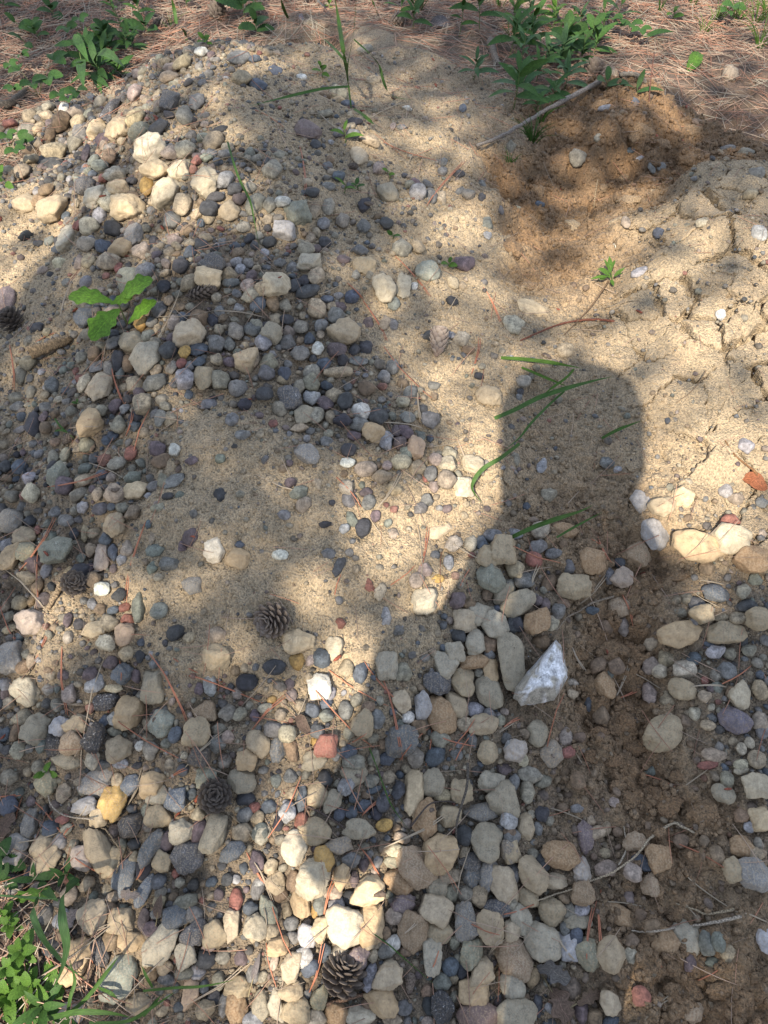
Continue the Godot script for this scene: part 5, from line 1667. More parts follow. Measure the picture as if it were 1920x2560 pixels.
func build_plants():
	drawn_plant(0, 640, "oak_seedling", "bright green oak seedling with four lobed leaves on the stones", 800, 430, 745, 300, 0.045, "oak", mats.oak_leaf,
		[[712,292,.05,430,255,.055,115],[735,285,.05,962,150,.065,150],[752,335,.046,572,530,.035,175],[806,425,.03,985,285,.045,115],[695,303,.055,835,258,.062,62]], 3)
	drawn_plant(0, 0, "lance_leaf_plant", "tall plant with long smooth lance leaves left of the crest", 545, 560, 500, 330, 0.06, "lance", mats.green_leaf,
		[[465,215,.08,558,390,.07,60],[515,370,.05,527,555,.03,60],[590,385,.05,785,425,.05,62],[455,280,.07,338,290,.07,50],[540,300,.07,588,200,.09,60],[440,420,.03,560,380,.04,70],[560,480,.02,690,560,.02,60],[600,420,.03,730,350,.05,55],[590,450,.02,640,590,.01,60]], 4)
	drawn_plant(1260, 640, "ragweed_seedling", "small ragweed seedling with feathery cut leaves on the sand ridge", 690, 185, 665, 60, 0.035, "lance", mats.lime_leaf,
		[[665,110,.03,662,0,.045,34],[665,90,.03,700,25,.04,22],[662,90,.03,628,20,.04,22],[660,120,.03,600,72,.032,26],[655,125,.03,585,78,.03,22],[655,130,.03,540,145,.025,24],[640,130,.03,598,150,.02,24],[690,130,.025,762,72,.03,24],[700,120,.025,745,110,.025,20],[670,150,.02,690,190,.012,26],[668,140,.02,640,100,.03,20]], 5)
	strawberry(0, 0, 240, 600, [[120,440,58],[340,380,75],[300,490,75],[200,525,62],[85,552,50]], 11)
	strawberry(0, 0, 400, 650, [[480,570,58],[430,625,45],[370,585,55]], 12)
	strawberry(0, 0, 60, 930, [[130,880,66],[90,940,52],[45,850,50]], 13)
	strawberry(0, 0, 520, 210, [[420,175,55],[620,170,55],[500,115,45]], 14, "deep_leaf")
	strawberry(0, 0, 30, 420, [[60,400,45],[140,340,40]], 15)
	strawberry(1260, 0, 800, 190, [[800,150,55],[860,185,50],[740,120,45]], 16)
	strawberry(1260, 0, 1430, 70, [[1440,40,60],[1400,70,45]], 17)
	var k := 100
	for b in [
		[0,0,620,500,9,.085,"lance","deep_leaf",.05],[0,0,720,430,11,.075,"lance","deep_leaf",.06],[0,0,810,330,10,.06,"lance","deep_leaf",.05],[0,0,800,240,15,.05,"lance","green_leaf",.15],[0,0,840,330,8,.06,"lance","green_leaf",.06],
		[0,0,140,210,2,.06,"oval","green_leaf",.04],[0,0,165,310,2,.05,"oval","deep_leaf",.03],[0,0,930,230,5,.07,"oval","deep_leaf",.05],[0,0,1530,120,4,.085,"serrate","green_leaf",.06],[0,0,1610,230,5,.055,"serrate","deep_leaf",.05],[0,0,1300,290,6,.02,"oval","lime_leaf",.02],[0,0,60,1190,4,.035,"oval","lime_leaf",.045],[0,0,750,30,6,.03,"oval","lime_leaf",.05],[0,0,30,60,5,.06,"lance","green_leaf",.04],[0,0,660,300,7,.05,"serrate","deep_leaf",.05],
		[0,0,560,420,10,.075,"lance","deep_leaf",.06],[0,0,690,330,10,.06,"serrate","deep_leaf",.07],[0,0,760,480,8,.06,"lance","green_leaf",.03],[0,0,250,260,6,.05,"serrate","green_leaf",.05],[0,0,880,130,8,.06,"lance","green_leaf",.09],[0,0,340,120,5,.05,"oval","deep_leaf",.04],[0,0,1180,60,5,.05,"lance","green_leaf",.06],[0,1920,180,1180,8,.026,"serrate","lime_leaf",.05],[0,1920,300,1500,7,.05,"lance","green_leaf",.03],[0,1920,90,1450,9,.035,"serrate","lime_leaf",.03],
		[630,0,440,490,5,.022,"oval","lime_leaf",.03],[630,0,585,900,3,.045,"lance","lime_leaf",.03],[630,0,572,1210,2,.03,"lance","lime_leaf",.02],[630,0,660,1190,3,.016,"oval","green_leaf",.012],[630,0,1010,190,7,.07,"lance","green_leaf",.08],[630,0,1430,200,10,.085,"lance","green_leaf",.16],[630,0,1390,500,9,.055,"lance","blue_leaf",.06],[630,0,1620,340,7,.085,"lance","green_leaf",.10],[630,0,1300,230,4,.05,"lance","green_leaf",.10],[630,0,920,110,5,.06,"lance","green_leaf",.06],[630,0,865,1120,2,.018,"oval","lime_leaf",.02],[630,0,880,1500,2,.016,"oval","green_leaf",.01],[630,0,480,70,5,.02,"oval","lime_leaf",.03],[630,0,30,60,3,.03,"oval","lime_leaf",.03],
		[1260,0,150,330,12,.075,"lance","green_leaf",.12],[1260,0,250,430,9,.07,"lance","blue_leaf",.06],[1260,0,410,370,9,.065,"oval","green_leaf",.10],[1260,0,120,600,7,.085,"lance","blue_leaf",.04],[1260,0,300,620,7,.06,"lance","green_leaf",.04],[1260,0,530,290,6,.06,"oval","green_leaf",.08],[1260,0,690,150,3,.085,"lance","green_leaf",.07],[1260,0,1060,140,4,.03,"oval","lime_leaf",.05],[1260,0,640,570,3,.055,"oval","deep_leaf",.03],[1260,0,830,600,3,.06,"lance","deep_leaf",.02],[1260,0,870,260,2,.085,"lance","deep_leaf",.02],[1260,0,60,330,5,.08,"lance","green_leaf",.07],[1260,0,430,120,4,.02,"oval","lime_leaf",.03],[1260,0,200,680,5,.06,"lance","green_leaf",.03],
		[1260,0,40,180,11,0.058,"lance","lime_leaf",0.11],[1260,0,90,450,11,0.051,"lance","blue_leaf",0.10],[1260,0,200,520,8,0.069,"lance","green_leaf",0.06],[1260,0,330,470,10,0.076,"lance","blue_leaf",0.09],[1260,0,470,420,11,0.057,"lance","green_leaf",0.08],[1260,0,380,560,8,0.077,"lance","blue_leaf",0.06],[1260,0,480,180,7,0.054,"lance","blue_leaf",0.06],[1260,0,560,350,7,0.079,"lance","green_leaf",0.06],[1260,0,60,680,8,0.079,"lance","green_leaf",0.11],[1260,0,620,230,9,0.059,"lance","green_leaf",0.09],[1260,0,160,180,8,0.055,"lance","green_leaf",0.12],[1260,0,300,200,10,0.059,"lance","lime_leaf",0.08],
		[630,640,1230,70,3,.02,"oval","lime_leaf",.012],[0,640,490,940,3,.012,"oval","green_leaf",.01],
		[0,1920,110,1000,9,.018,"oval","lime_leaf",.04],[0,1920,50,940,7,.018,"oval","lime_leaf",.03],[0,1920,110,1260,9,.026,"serrate","lime_leaf",.04],[0,1920,210,1360,8,.03,"serrate","lime_leaf",.03],[0,1920,300,35,4,.02,"serrate","lime_leaf",.02],[0,1920,120,1600,5,.03,"serrate","lime_leaf",.02],[0,1920,430,660,5,.04,"lance","deep_leaf",.02],[0,1920,20,580,4,.035,"serrate","deep_leaf",.02],[0,1920,25,1530,6,.03,"lance","green_leaf",.04],[0,1920,30,700,3,.035,"serrate","deep_leaf",.02],[0,1920,250,700,3,.04,"lance","deep_leaf",.015],
	]:
		bushy_plant(b[0], b[1], b[2], b[3], b[4], b[5], b[6], b[7], b[8], k); k += 1
	# single grass plants
	grass_blades(630, 0, "tall slender grass stalk rising from the middle of the mound", [[12, [625,690,0.0, 605,520,0.06, 600,430,0.10, 640,200,0.20, 655,-20,0.28]], [26, [600,455,0.08, 575,320,0.13, 545,130,0.18, 520,-20,0.21]], [20, [605,545,0.06, 430,562,0.06, 200,615,0.05, -20,668,0.03]], [17, [640,250,0.16, 740,340,0.14, 800,420,0.10, 840,550,0.06, 900,610,0.03, 1040,630,0.01]], [20, [640,685,0.01, 700,725,0.03, 760,775,0.03, 825,812,0.01]], [16, [590,395,0.11, 540,330,0.12, 480,270,0.11, 440,235,0.09]]], 41)
	grass_blades(1260, 640, "long grass blade lying across the red needle twig", [[26, [-20,640,0.01, 110,648,0.02, 260,665,0.03, 380,685,0.03, 490,706,0.02]], [18, [110,700,0.01, 250,760,0.015, 400,822,0.01]], [16, [440,710,0.02, 390,765,0.02, 300,830,0.015, 250,870,0.01]]], 42, "lime_leaf")
	grass_blades(1260, 640, "broad green blade crossing the shadow of the head", [[30, [-60,1020,0.01, 60,970,0.02, 220,890,0.035, 380,835,0.04, 560,785,0.03, 690,757,0.02]], [16, [380,850,0.03, 300,920,0.02, 180,1040,0.015, 90,1150,0.01, -10,1225,0.01]]], 43)
	grass_blades(1260, 640, "short blade lying inside the head shadow", [[20, [615,1145,0.005, 720,1090,0.015, 865,1035,0.015]]], 44)
	grass_blades(1260, 1280, "two grass blades leaning over the stones below the shadow", [[30, [20,172,0.01, 110,130,0.03, 200,90,0.04, 340,40,0.04, 480,-5,0.03, 560,-45,0.02]], [15, [330,160,0.01, 450,90,0.02, 620,0,0.02]]], 45)
	grass_blades(630, 640, "drooping green blade hanging over the lit sand edge", [[26, [1680,1180,0.03, 1560,1270,0.05, 1460,1330,0.05, 1400,1400,0.04, 1385,1470,0.02, 1450,1555,0.005]]], 46)
	grass_blades(0, 0, "thin grass blade slanting down the shaded slope", [[14, [1430,890,0.05, 1470,1030,0.06, 1510,1140,0.05, 1570,1260,0.03, 1600,1400,0.02, 1630,1560,0.0]]], 47)
	grass_blades(0, 0, "upright grass stem behind the crest", [[16, [1180,290,0.0, 1165,210,0.04, 1130,170,0.06]], [22, [1110,150,0.05, 1095,60,0.08, 1075,-20,0.12]]], 48)
	grass_blades(630, 0, "single grass blade at the top behind the mound", [[20, [225,115,0.01, 200,60,0.05, 180,-10,0.09]], [14, [790,95,0.01, 770,40,0.05, 745,-20,0.08]]], 49)
	grass_blades(0, 1920, "long blue green grass blades bending over the lower left stones", [[52, [490,690,0.02, 440,740,0.06, 400,810,0.09, 395,950,0.12, 420,1110,0.11, 390,1260,0.08, 330,1400,0.03]], [50, [245,825,0.08, 215,870,0.10, 215,930,0.11, 260,1040,0.10, 330,1140,0.08, 430,1250,0.06, 540,1330,0.04]], [16, [0,800,0.03, 180,812,0.05, 400,826,0.06]]], 50, "blue_leaf")
	grass_blades(0, 1920, "grass blades lying along the bottom left edge", [[36, [180,1600,0.01, 350,1560,0.03, 500,1530,0.05, 700,1540,0.05, 830,1570,0.03]], [26, [330,1600,0.01, 520,1470,0.04, 680,1270,0.06, 740,1190,0.06]], [22, [560,1600,0.02, 800,1590,0.03, 960,1500,0.04, 1110,1400,0.03]], [20, [900,1560,0.01, 970,1480,0.03, 1010,1430,0.04]], [18, [900,1400,0.02, 1100,1380,0.03, 1280,1370,0.03, 1480,1330,0.02]], [22, [420,1590,0.01, 440,1450,0.05, 470,1330,0.06, 430,1200,0.08]], [24, [620,1380,0.03, 690,1410,0.04, 740,1450,0.03]], [18, [960,1380,0.02, 920,1310,0.04, 890,1240,0.03]]], 51)
	grass_blades(630, 1920, "thin green stem slanting across stones beside the twig", [[9, [780,-20,0.02, 830,120,0.03, 880,240,0.03, 990,395,0.01]]], 52)
	grass_blades(630, 1920, "thin green stem lying right of the big open cone", [[9, [770,1045,0.02, 860,1110,0.03, 950,1190,0.03, 1180,1390,0.01]]], 53)
	grass_blades(630, 1280, "short green stem among the dark stones in shade", [[9, [735,1480,0.01, 760,1540,0.02, 790,1620,0.02]]], 54)
	grass_blades(0, 640, "sprawling small grass stem in the left stones", [[14, [345,1100,0.01, 390,1095,0.02, 430,1115,0.015]], [12, [345,1020,0.015, 380,1070,0.02, 470,1150,0.01]]], 55)
	for g in [[1260,0,180,890,34,.075],[1260,0,1330,130,14,.10],[1260,0,1450,140,16,.12],[1260,0,1580,150,18,.12],[1260,0,1600,300,16,.11],[1260,0,1250,210,10,.08],[1260,0,1640,90,12,.10],[630,0,1050,60,12,.11],[630,0,1560,60,10,.10],[1260,0,40,240,10,.09],[1260,0,330,260,10,.09],[1260,0,230,760,12,.06],[0,0,1080,180,8,.08],[1260,0,980,70,8,.09],[1260,0,1180,40,10,.09],[0,1920,60,1380,12,.05],[0,0,480,380,8,.08],[1260,0,40,1020,8,.03]]:
		grass_tuft(g[0], g[1], g[2], g[3], g[4], g[5], k, "lime_leaf" if g[2] > 1200 and g[1] == 0 and g[0] == 1260 else "grass"); k += 1
	# fallen leaves
	flat_leaf(1260, 0, 1195, 400, 135, 95, 55, "serrate", "lime_leaf", "fallen_green_leaf", "bright fallen green leaf lying on lit soil at upper right")
	flat_leaf(1260, 640, 1575, 1430, 170, 95, -25, "oval", "red_leaf", "fallen_red_leaf", "red brown fallen leaf at the right edge of the sand")
	flat_leaf(630, 0, 1185, 165, 140, 85, 10, "oval", "grey_leaf", "fallen_grey_leaf", "pale grey dead leaf on needles behind the mound")
	flat_leaf(630, 0, 430, 60, 95, 22, -50, "lance", "grey_leaf", "bark_flake", "narrow pale bark flake on the needles at top")
	flat_leaf(0, 1920, 40, 370, 200, 110, 65, "tooth", "dead_leaf", "fallen_oak_leaf", "curled brown oak leaf at the left edge")
	flat_leaf(1260, 1920, 310, 1285, 220, 130, -20, "tooth", "grey_leaf", "fallen_grey_leaf", "folded grey lilac dead leaf among stones at the bottom", 0.2)
	flat_leaf(1260, 1920, 350, 1490, 230, 170, -60, "tooth", "dead_leaf", "fallen_brown_leaf", "large crumpled brown dead leaf at the bottom edge", 0.25)
	flat_leaf(1260, 1920, 530, 1440, 160, 90, 30, "tooth", "dead_leaf", "fallen_brown_leaf", "torn brown dead leaf right of the crumpled leaf", 0.2)
	flat_leaf(0, 1920, 1000, 870, 160, 60, 80, "lance", "dead_leaf", "fallen_brown_leaf", "narrow brown dead leaf standing between stones at lower left", 0.1)
	flat_leaf(0, 1920, 440, 960, 170, 110, 60, "tooth", "grey_leaf", "fallen_grey_leaf", "shredded pale grey dead leaf beside the bending grass", 0.2)
	flat_leaf(0, 1920, 810, 800, 130, 70, 10, "tooth", "grey_leaf", "fallen_grey_leaf", "crumpled grey leaf between blue grey stones at lower left", 0.2)
	flat_leaf(630, 1280, 320, 1340, 150, 70, -50, "oval", "dead_leaf", "fallen_pink_leaf", "curled pinkish brown leaf beside the dark red stone", 0.2)
	flat_leaf(0, 1920, 200, 800, 300, 90, 10, "tooth", "lime_leaf", "dandelion_leaf", "long jagged green leaf lying over stones at left edge", 0.1)
	flat_leaf(0, 1920, 340, 1330, 270, 130, -70, "tooth", "lime_leaf", "dandelion_leaf", "bright jagged green leaf hanging down at bottom left", 0.1)
	flat_leaf(0, 1920, 1610, 1250, 190, 40, 75, "lance", "grey_leaf", "bark_flake", "narrow purple grey flake beside the lower left cluster", 0.1)

# ---------------------------------------------------------------- litter too fine to count
func build_litter():
	build_needles()
	var r := RandomNumberGenerator.new(); r.seed = 2024
	var s := Soup.new()
	s.tube([Vector3(-0.5, 0, 0), Vector3(-0.25, 0, 0.018), Vector3(0, 0, 0.024), Vector3(0.25, 0, 0.018), Vector3(0.5, 0, 0)], [0.0075, 0.009, 0.009, 0.009, 0.004], 4, Color.WHITE, false)
	var mm := MultiMesh.new(); mm.transform_format = MultiMesh.TRANSFORM_3D; mm.use_colors = true; mm.mesh = s.mesh()
	var xs := []
	var cs := []
	for i in 118000:
		var x := r.randf_range(-2.2, 2.2)
		var z := r.randf_range(-4.1, 0.6)
		var fo := coarse(3, x, z)
		var mo := coarse(2, x, z)
		var st := coarse(1, x, z)
		var want := fo * fo * (1.0 - 0.75 * mo) + 0.028 + 0.06 * st
		if r.randf() > want: continue
		var l := r.randf_range(0.05, 0.12) if fo > 0.4 else r.randf_range(0.03, 0.08)
		var an := r.randf() * PI
		var d := Vector3(cos(an), 0, sin(an)) * l * 0.5
		var y0 := top_at(x - d.x, z - d.z)
		var y1 := top_at(x + d.x, z + d.z)
		var yc := maxf(top_at(x, z), (y0 + y1) * 0.5)
		var lift := 0.002 + r.randf() * 0.014 * fo
		d.y = (y1 - y0) * 0.5 + r.randfn() * 0.004
		var b := Basis(d * 2.0, Vector3.UP * l, Vector3(-sin(an), 0, cos(an)) * l * (1.0 if r.randf() < 0.5 else -1.0))
		xs.append(Transform3D(b, Vector3(x, yc + lift, z)))
		var q := r.randf() * (1.0 if fo < 0.4 else 1.35)
		var c := Color(0.31, 0.135, 0.08).lerp(Color(0.31, 0.245, 0.185), q)
		var g := r.randf_range(0.65, 1.25)
		cs.append(Color(c.r * g, c.g * g, c.b * g))
	mm.instance_count = xs.size()
	for i in xs.size():
		mm.set_instance_transform(i, xs[i]); mm.set_instance_color(i, cs[i])
	var mi := MultiMeshInstance3D.new(); mi.name = "needle_litter"; mi.multimesh = mm; mi.material_override = mats.needle
	add_child(mi)
	tag(mi, "mat of fallen red brown pine needles on the ground", "needles", "", "stuff")
	# bark crumbs and red bud scales
	var bits := Soup.new()
	var shapes := []
	for v in 4: shapes.append(stone_arrays("a", 200 + v, 0))
	for i in 1500:
		var x := r.randf_range(-1.3, 1.3)
		var z := r.randf_range(-3.0, 0.1)
		var fo := coarse(3, x, z)
		if r.randf() > 0.12 + 0.6 * fo + 0.12 * coarse(1, x, z): continue
		var l := r.randf_range(0.002, 0.006)
		var red := fo < 0.4 and r.randf() < 0.6
		var c := Color(0.28, 0.075, 0.04) if red else Color(0.16, 0.115, 0.085).lerp(Color(0.32, 0.26, 0.22), r.randf() * r.randf())
		var b := Basis(Vector3.UP, r.randf() * TAU).scaled_local(Vector3(l * 1.9, l * 0.5, l * (0.6 if red else 1.0)))
		bits.put(shapes[r.randi() % 4], Transform3D(b, Vector3(x, top_at(x, z) + 0.001, z)), c)
	tag(solid("bark_litter", bits.mesh(), mats.gravel), "tiny bark crumbs and red bud scales scattered about", "litter", "", "stuff")
	finish_labels()

# Stones seen in the photograph: x, y, width, height in enlarged tile pixels, then colour + shape (+ turn in degrees).
# Colour: T tan, C cream, O olive grey, G grey, D dark, B blue grey, E green grey, P purple, M mauve, R red, N brown, W white, L pale lavender, K black, Y golden, V violet
# Shape: r rounded, a angular, b block, f flat
const STONES := [
[0, 0, [170,1285,165,115,"Tr",345,1310,175,160,"Ta",528,1160,125,110,"Dr",420,1360,55,50,"Br",165,1490,80,75,"Ka",935,930,190,150,"Ca",970,1060,160,110,"Cr",925,1165,85,110,"Yr",1065,965,95,90,"Ma",1040,1225,180,140,"Cb",805,1300,175,150,"Ca",600,1225,110,140,"Cb",670,1265,95,120,"Cb",720,1105,120,100,"Ca",735,1190,130,105,"Ca",1290,1140,150,170,"Ca",1145,1290,110,120,"Ta",1120,1070,140,100,"Ca",1160,940,130,100,"Ca",1340,895,110,115,"Tr",745,815,150,140,"Ta",610,810,110,130,"Ca",855,745,115,100,"Tr",880,830,130,110,"Er",1000,800,110,90,"Da60",1070,640,100,140,"Db",1160,730,95,110,"Gb",1235,640,90,110,"Gr",1385,815,100,50,"Ka10",1275,860,65,55,"Er",1300,990,75,50,"Er",1235,1010,60,80,"Ra",1415,1120,90,110,"Lr",1480,1180,95,70,"Dr",1505,1250,80,75,"Pr",1315,1315,105,90,"Dr",1350,1240,110,50,"Da15",1600,1285,100,120,"Or",1080,1380,110,95,"Ga",1265,1400,50,55,"Br",1175,1450,80,80,"Nr",625,1355,80,85,"Wr",555,1425,130,100,"Ca-20",545,1530,120,100,"Ca",425,1510,130,170,"Cb",835,1475,110,140,"Ga",710,1440,110,80,"Ka",765,1550,140,120,"Tr",650,1555,100,85,"Br",900,1590,110,90,"Mb",310,1515,65,60,"Er",370,1520,60,70,"Da",365,1570,80,50,"Ba",240,1530,60,40,"Dr",965,1510,55,65,"Dr",1100,1510,90,80,"Ma",1260,1540,85,80,"Dr",1190,1580,80,70,"Br",1565,1500,60,70,"Da",
185,735,90,85,"Ta",180,820,120,90,"Or",245,810,80,95,"Ta",295,725,95,55,"Ta-25",400,680,60,100,"Wa",380,770,95,120,"Na",305,675,70,60,"Oa",475,710,90,90,"Ma",550,710,110,50,"Ef25",490,770,80,80,"Tr",505,840,100,80,"Ga",630,640,75,80,"Cr",700,690,160,90,"Ka60",740,580,120,70,"Ta",845,580,90,110,"Ma",1145,395,110,75,"Tr20",1080,430,90,60,"Mr",1265,325,80,60,"Wr",1180,320,70,50,"Or",970,370,70,60,"Gr",870,470,80,60,"Mr",1060,480,120,60,"Tr",1520,490,110,100,"Tr",1615,535,110,70,"Ba-25",1500,370,140,80,"Ga",1270,525,50,50,"Gr",1600,370,70,40,"Br",65,780,80,60,"Ra",245,900,60,60,"Ta",340,955,140,90,"Tb",200,1005,80,100,"Ta",195,955,110,60,"Nr",320,1015,110,80,"Df35",315,840,60,90,"Na",140,1080,90,100,"Tr",470,900,90,100,"Oa",540,960,50,130,"Pr",590,1005,70,80,"Er",630,1045,95,70,"Er",690,985,75,100,"Nr",655,1115,60,60,"Rr",305,1130,65,40,"Dr",290,1190,100,70,"Nr",250,1260,90,80,"Nr",655,875,100,70,"Pa",490,1415,60,60,"Rr",550,1375,50,35,"Br",1240,1345,70,70,"Ta",1310,1370,80,70,"Tr",1430,930,70,90,"Or",1570,1180,80,60,"Or",1440,1330,130,110,"Tr",1530,1430,80,60,"Or"]],
[630, 0, [350,825,155,100,"Pr",675,980,95,180,"Ta",740,890,120,70,"Ta",800,1050,75,90,"Mr",125,1065,115,115,"Or",195,1270,95,70,"Wa",290,1330,150,120,"Ea",200,1450,130,125,"Lb",110,1285,80,100,"Oa",25,1275,70,100,"Oa",395,1325,70,100,"Tr",450,1405,75,70,"Gr",480,1300,80,110,"Oa",700,1420,80,105,"Gr",845,1405,80,80,"Dr",800,1360,60,50,"Nr",705,1290,70,75,"Dr",855,1210,130,110,"Or",1040,1210,100,90,"Lb",1125,1230,80,110,"Ga",1190,1250,60,90,"Tb",1030,1150,80,50,"Pr",545,1110,75,60,"Br",475,1045,60,45,"Gr",500,1080,50,45,"Tr",400,910,65,65,"Dr",545,830,65,55,"Gr",635,840,80,60,"Gr",645,765,95,50,"Da",600,660,80,50,"Br",540,590,110,80,"Oa",545,625,90,45,"Tr",460,720,100,60,"Oa",460,605,70,50,"Nr",310,490,60,40,"Wr",145,445,75,40,"Bf",90,330,60,45,"Tr",155,335,45,60,"Ta",710,320,90,60,"Or",360,145,65,55,"Tr",310,105,30,60,"Lf",455,160,45,40,"Nr",760,515,80,60,"Tr",1325,680,45,50,"Br",975,680,60,35,"Wa",1300,1095,70,50,"Dr",1310,1210,60,60,"Gr",1360,1225,80,80,"Or",1445,1160,65,50,"Gr",1445,1240,50,50,"Dr",1560,1320,45,50,"Gr",1625,930,65,85,"Oa",1475,1400,80,90,"Er",1480,1480,50,60,"Lr",940,1565,110,100,"Oa",1040,1555,95,90,"Tr",680,1570,90,60,"Ga",570,1390,80,80,"Oa",370,1500,60,60,"Tr",110,1520,80,70,"Da",405,1560,55,60,"Pr",100,1385,60,60,"Tr",165,1370,60,50,"Or",350,1145,60,60,"Tr",380,1210,80,60,"Dr",480,1175,80,50,"Gr",490,1000,50,45,"Nr",885,795,35,50,"Mr",940,800,60,35,"Gr",1200,1020,60,50,"Ga",960,1100,40,40,"Dr",1195,1080,60,50,"Gr",340,1570,100,90,"Or",620,800,60,40,"Tr",1100,1160,70,50,"Gr",990,1155,60,50,"Or"]],
[1260, 0, [665,465,90,80,"Ta",465,985,100,100,"Oa",1420,460,100,90,"Ma",1405,930,100,50,"Gr",820,645,70,50,"Br",800,945,60,30,"Br",850,1000,60,40,"Lr",925,1050,40,80,"Gr",985,1050,60,50,"Gr",1250,1405,85,60,"Ca20",1600,1470,90,90,"La",975,1460,70,60,"Ba",690,1555,75,45,"Wr10",765,1400,55,85,"Mr",590,870,45,45,"Or",250,965,35,25,"Or",1550,1215,80,60,"Tr",225,1285,60,40,"Br",80,1320,70,70,"Oa",1590,1090,100,80,"Gr",1520,960,100,60,"Or",1215,770,80,45,"Nr",630,680,70,40,"Lr"]],
[0, 640, [820,160,170,150,"Er",920,95,120,90,"Gr",525,390,120,115,"Br",40,265,110,150,"Pr",915,640,170,185,"Or",825,530,140,135,"Or",1190,490,180,150,"Tb",1310,145,150,120,"Ca",1195,160,100,110,"Tr",1330,60,150,110,"Da",1135,65,90,90,"Dr",1240,580,130,80,"Bf-15",1055,590,100,90,"Db60",1250,665,80,60,"Br",885,425,80,80,"Yr",1090,420,70,90,"Ma",930,500,75,80,"Er",985,460,50,75,"Ta",230,445,75,60,"Dr",295,480,45,50,"Tr",175,670,110,90,"Oa",135,745,100,120,"Oa",330,810,80,95,"Gb",625,820,140,190,"Ta",525,800,80,120,"Ca",610,690,90,70,"Gf",740,660,75,120,"Da",805,675,75,100,"Na",755,735,60,75,"Ea",685,710,70,90,"Oa",980,720,70,70,"Tr",850,810,110,90,"Ta",880,860,80,80,"Pa",975,800,140,90,"Ga20",1160,780,110,120,"Lb",1280,765,115,135,"Or",1385,785,110,120,"Ob",1490,830,115,100,"Gr",1550,660,140,120,"Tb",1365,655,75,60,"Tb",1440,665,90,60,"Pa-20",1185,870,50,60,"Ba",1310,930,100,70,"Ga20",1540,935,80,70,"Kr",895,940,110,120,"Tb",725,945,75,85,"Pr",785,965,60,65,"Gr",570,1050,140,180,"Ta",635,970,80,70,"Or",745,1060,90,110,"Oa",1065,1020,90,100,"Oa",1005,1020,70,100,"Ga",855,1010,100,60,"Da",845,1065,80,70,"Ba",705,1130,75,55,"Br",670,1160,60,60,"Br",210,1060,95,140,"Db",275,1010,50,70,"Pr",135,1010,65,55,"Br",130,1090,90,45,"Gr",110,945,85,60,"Gr",280,950,85,60,"Gr",195,855,65,75,"Or",285,875,55,50,"Tr",100,890,110,70,"Oa",400,720,55,50,"Er",30,1320,80,70,"Da",180,1395,95,75,"La",365,1380,150,110,"Ea65",400,1440,110,110,"Pa",330,1330,60,90,"Da",540,1330,80,75,"Er",195,1490,100,105,"Cb",500,1500,110,90,"Oa",525,1415,100,80,"Ta",610,1500,60,80,"Tr",720,1490,120,110,"Ta",860,1475,130,110,"Ca",835,1395,100,65,"Ea",1090,1410,120,80,"Gf45",1020,1410,60,100,"Oa",1015,1290,130,80,"Na",990,1215,105,85,"Pa",1100,1220,75,80,"Wb",825,1240,75,85,"Rr",735,1305,120,80,"Oa",1205,1285,80,55,"Pr",1385,1500,80,90,"Dr",1525,1125,90,60,"Gr",1385,1275,60,60,"Ea",995,1580,110,50,"Or",765,1580,80,60,"Or",630,1590,110,70,"Da",520,1580,70,70,"Lr",700,1575,55,45,"Br",1130,1500,50,60,"Er",1055,1510,70,50,"Da",965,1450,80,60,"Gr",545,1185,100,80,"Or",570,1200,60,60,"Nr",345,1170,70,50,"Nr",410,1250,60,90,"Or",330,1260,70,90,"Or",245,1240,60,50,"Gr",145,1235,50,40,"Pr",520,290,120,80,"Oa",420,170,60,45,"Gr",540,165,80,60,"Gr",1060,280,60,60,"Tr",1000,340,90,100,"Gr",1030,195,80,80,"Kr",1250,390,100,110,"Nb",1340,400,70,90,"Da",1480,470,90,110,"Oa",1585,460,110,80,"Ga",1375,465,60,60,"Ta",1360,560,100,110,"Gb",1440,550,70,110,"Ga",1620,310,90,70,"Br",1570,250,110,90,"Oa",1555,190,80,90,"Mr",1580,125,60,80,"Pr",1510,80,60,70,"Lr",1435,115,110,80,"Tr",1630,205,60,70,"Tr",1450,170,100,60,"Gr",1145,385,60,70,"Br",960,420,70,60,"Gr",270,90,80,50,"Mr",315,120,45,45,"Dr",680,40,130,100,"Ta",560,35,80,90,"Tr",495,35,70,80,"Mr",380,45,90,70,"Ca",745,75,50,60,"Rr",1460,1030,80,80,"Gr",715,550,80,100,"Ga",595,620,80,80,"Nb",1080,700,70,80,"Or",1190,690,60,60,"Gr",1140,675,60,55,"Rr",1160,605,70,70,"Yr",950,300,80,70,"Gr",630,50,60,60,"Gr"]],
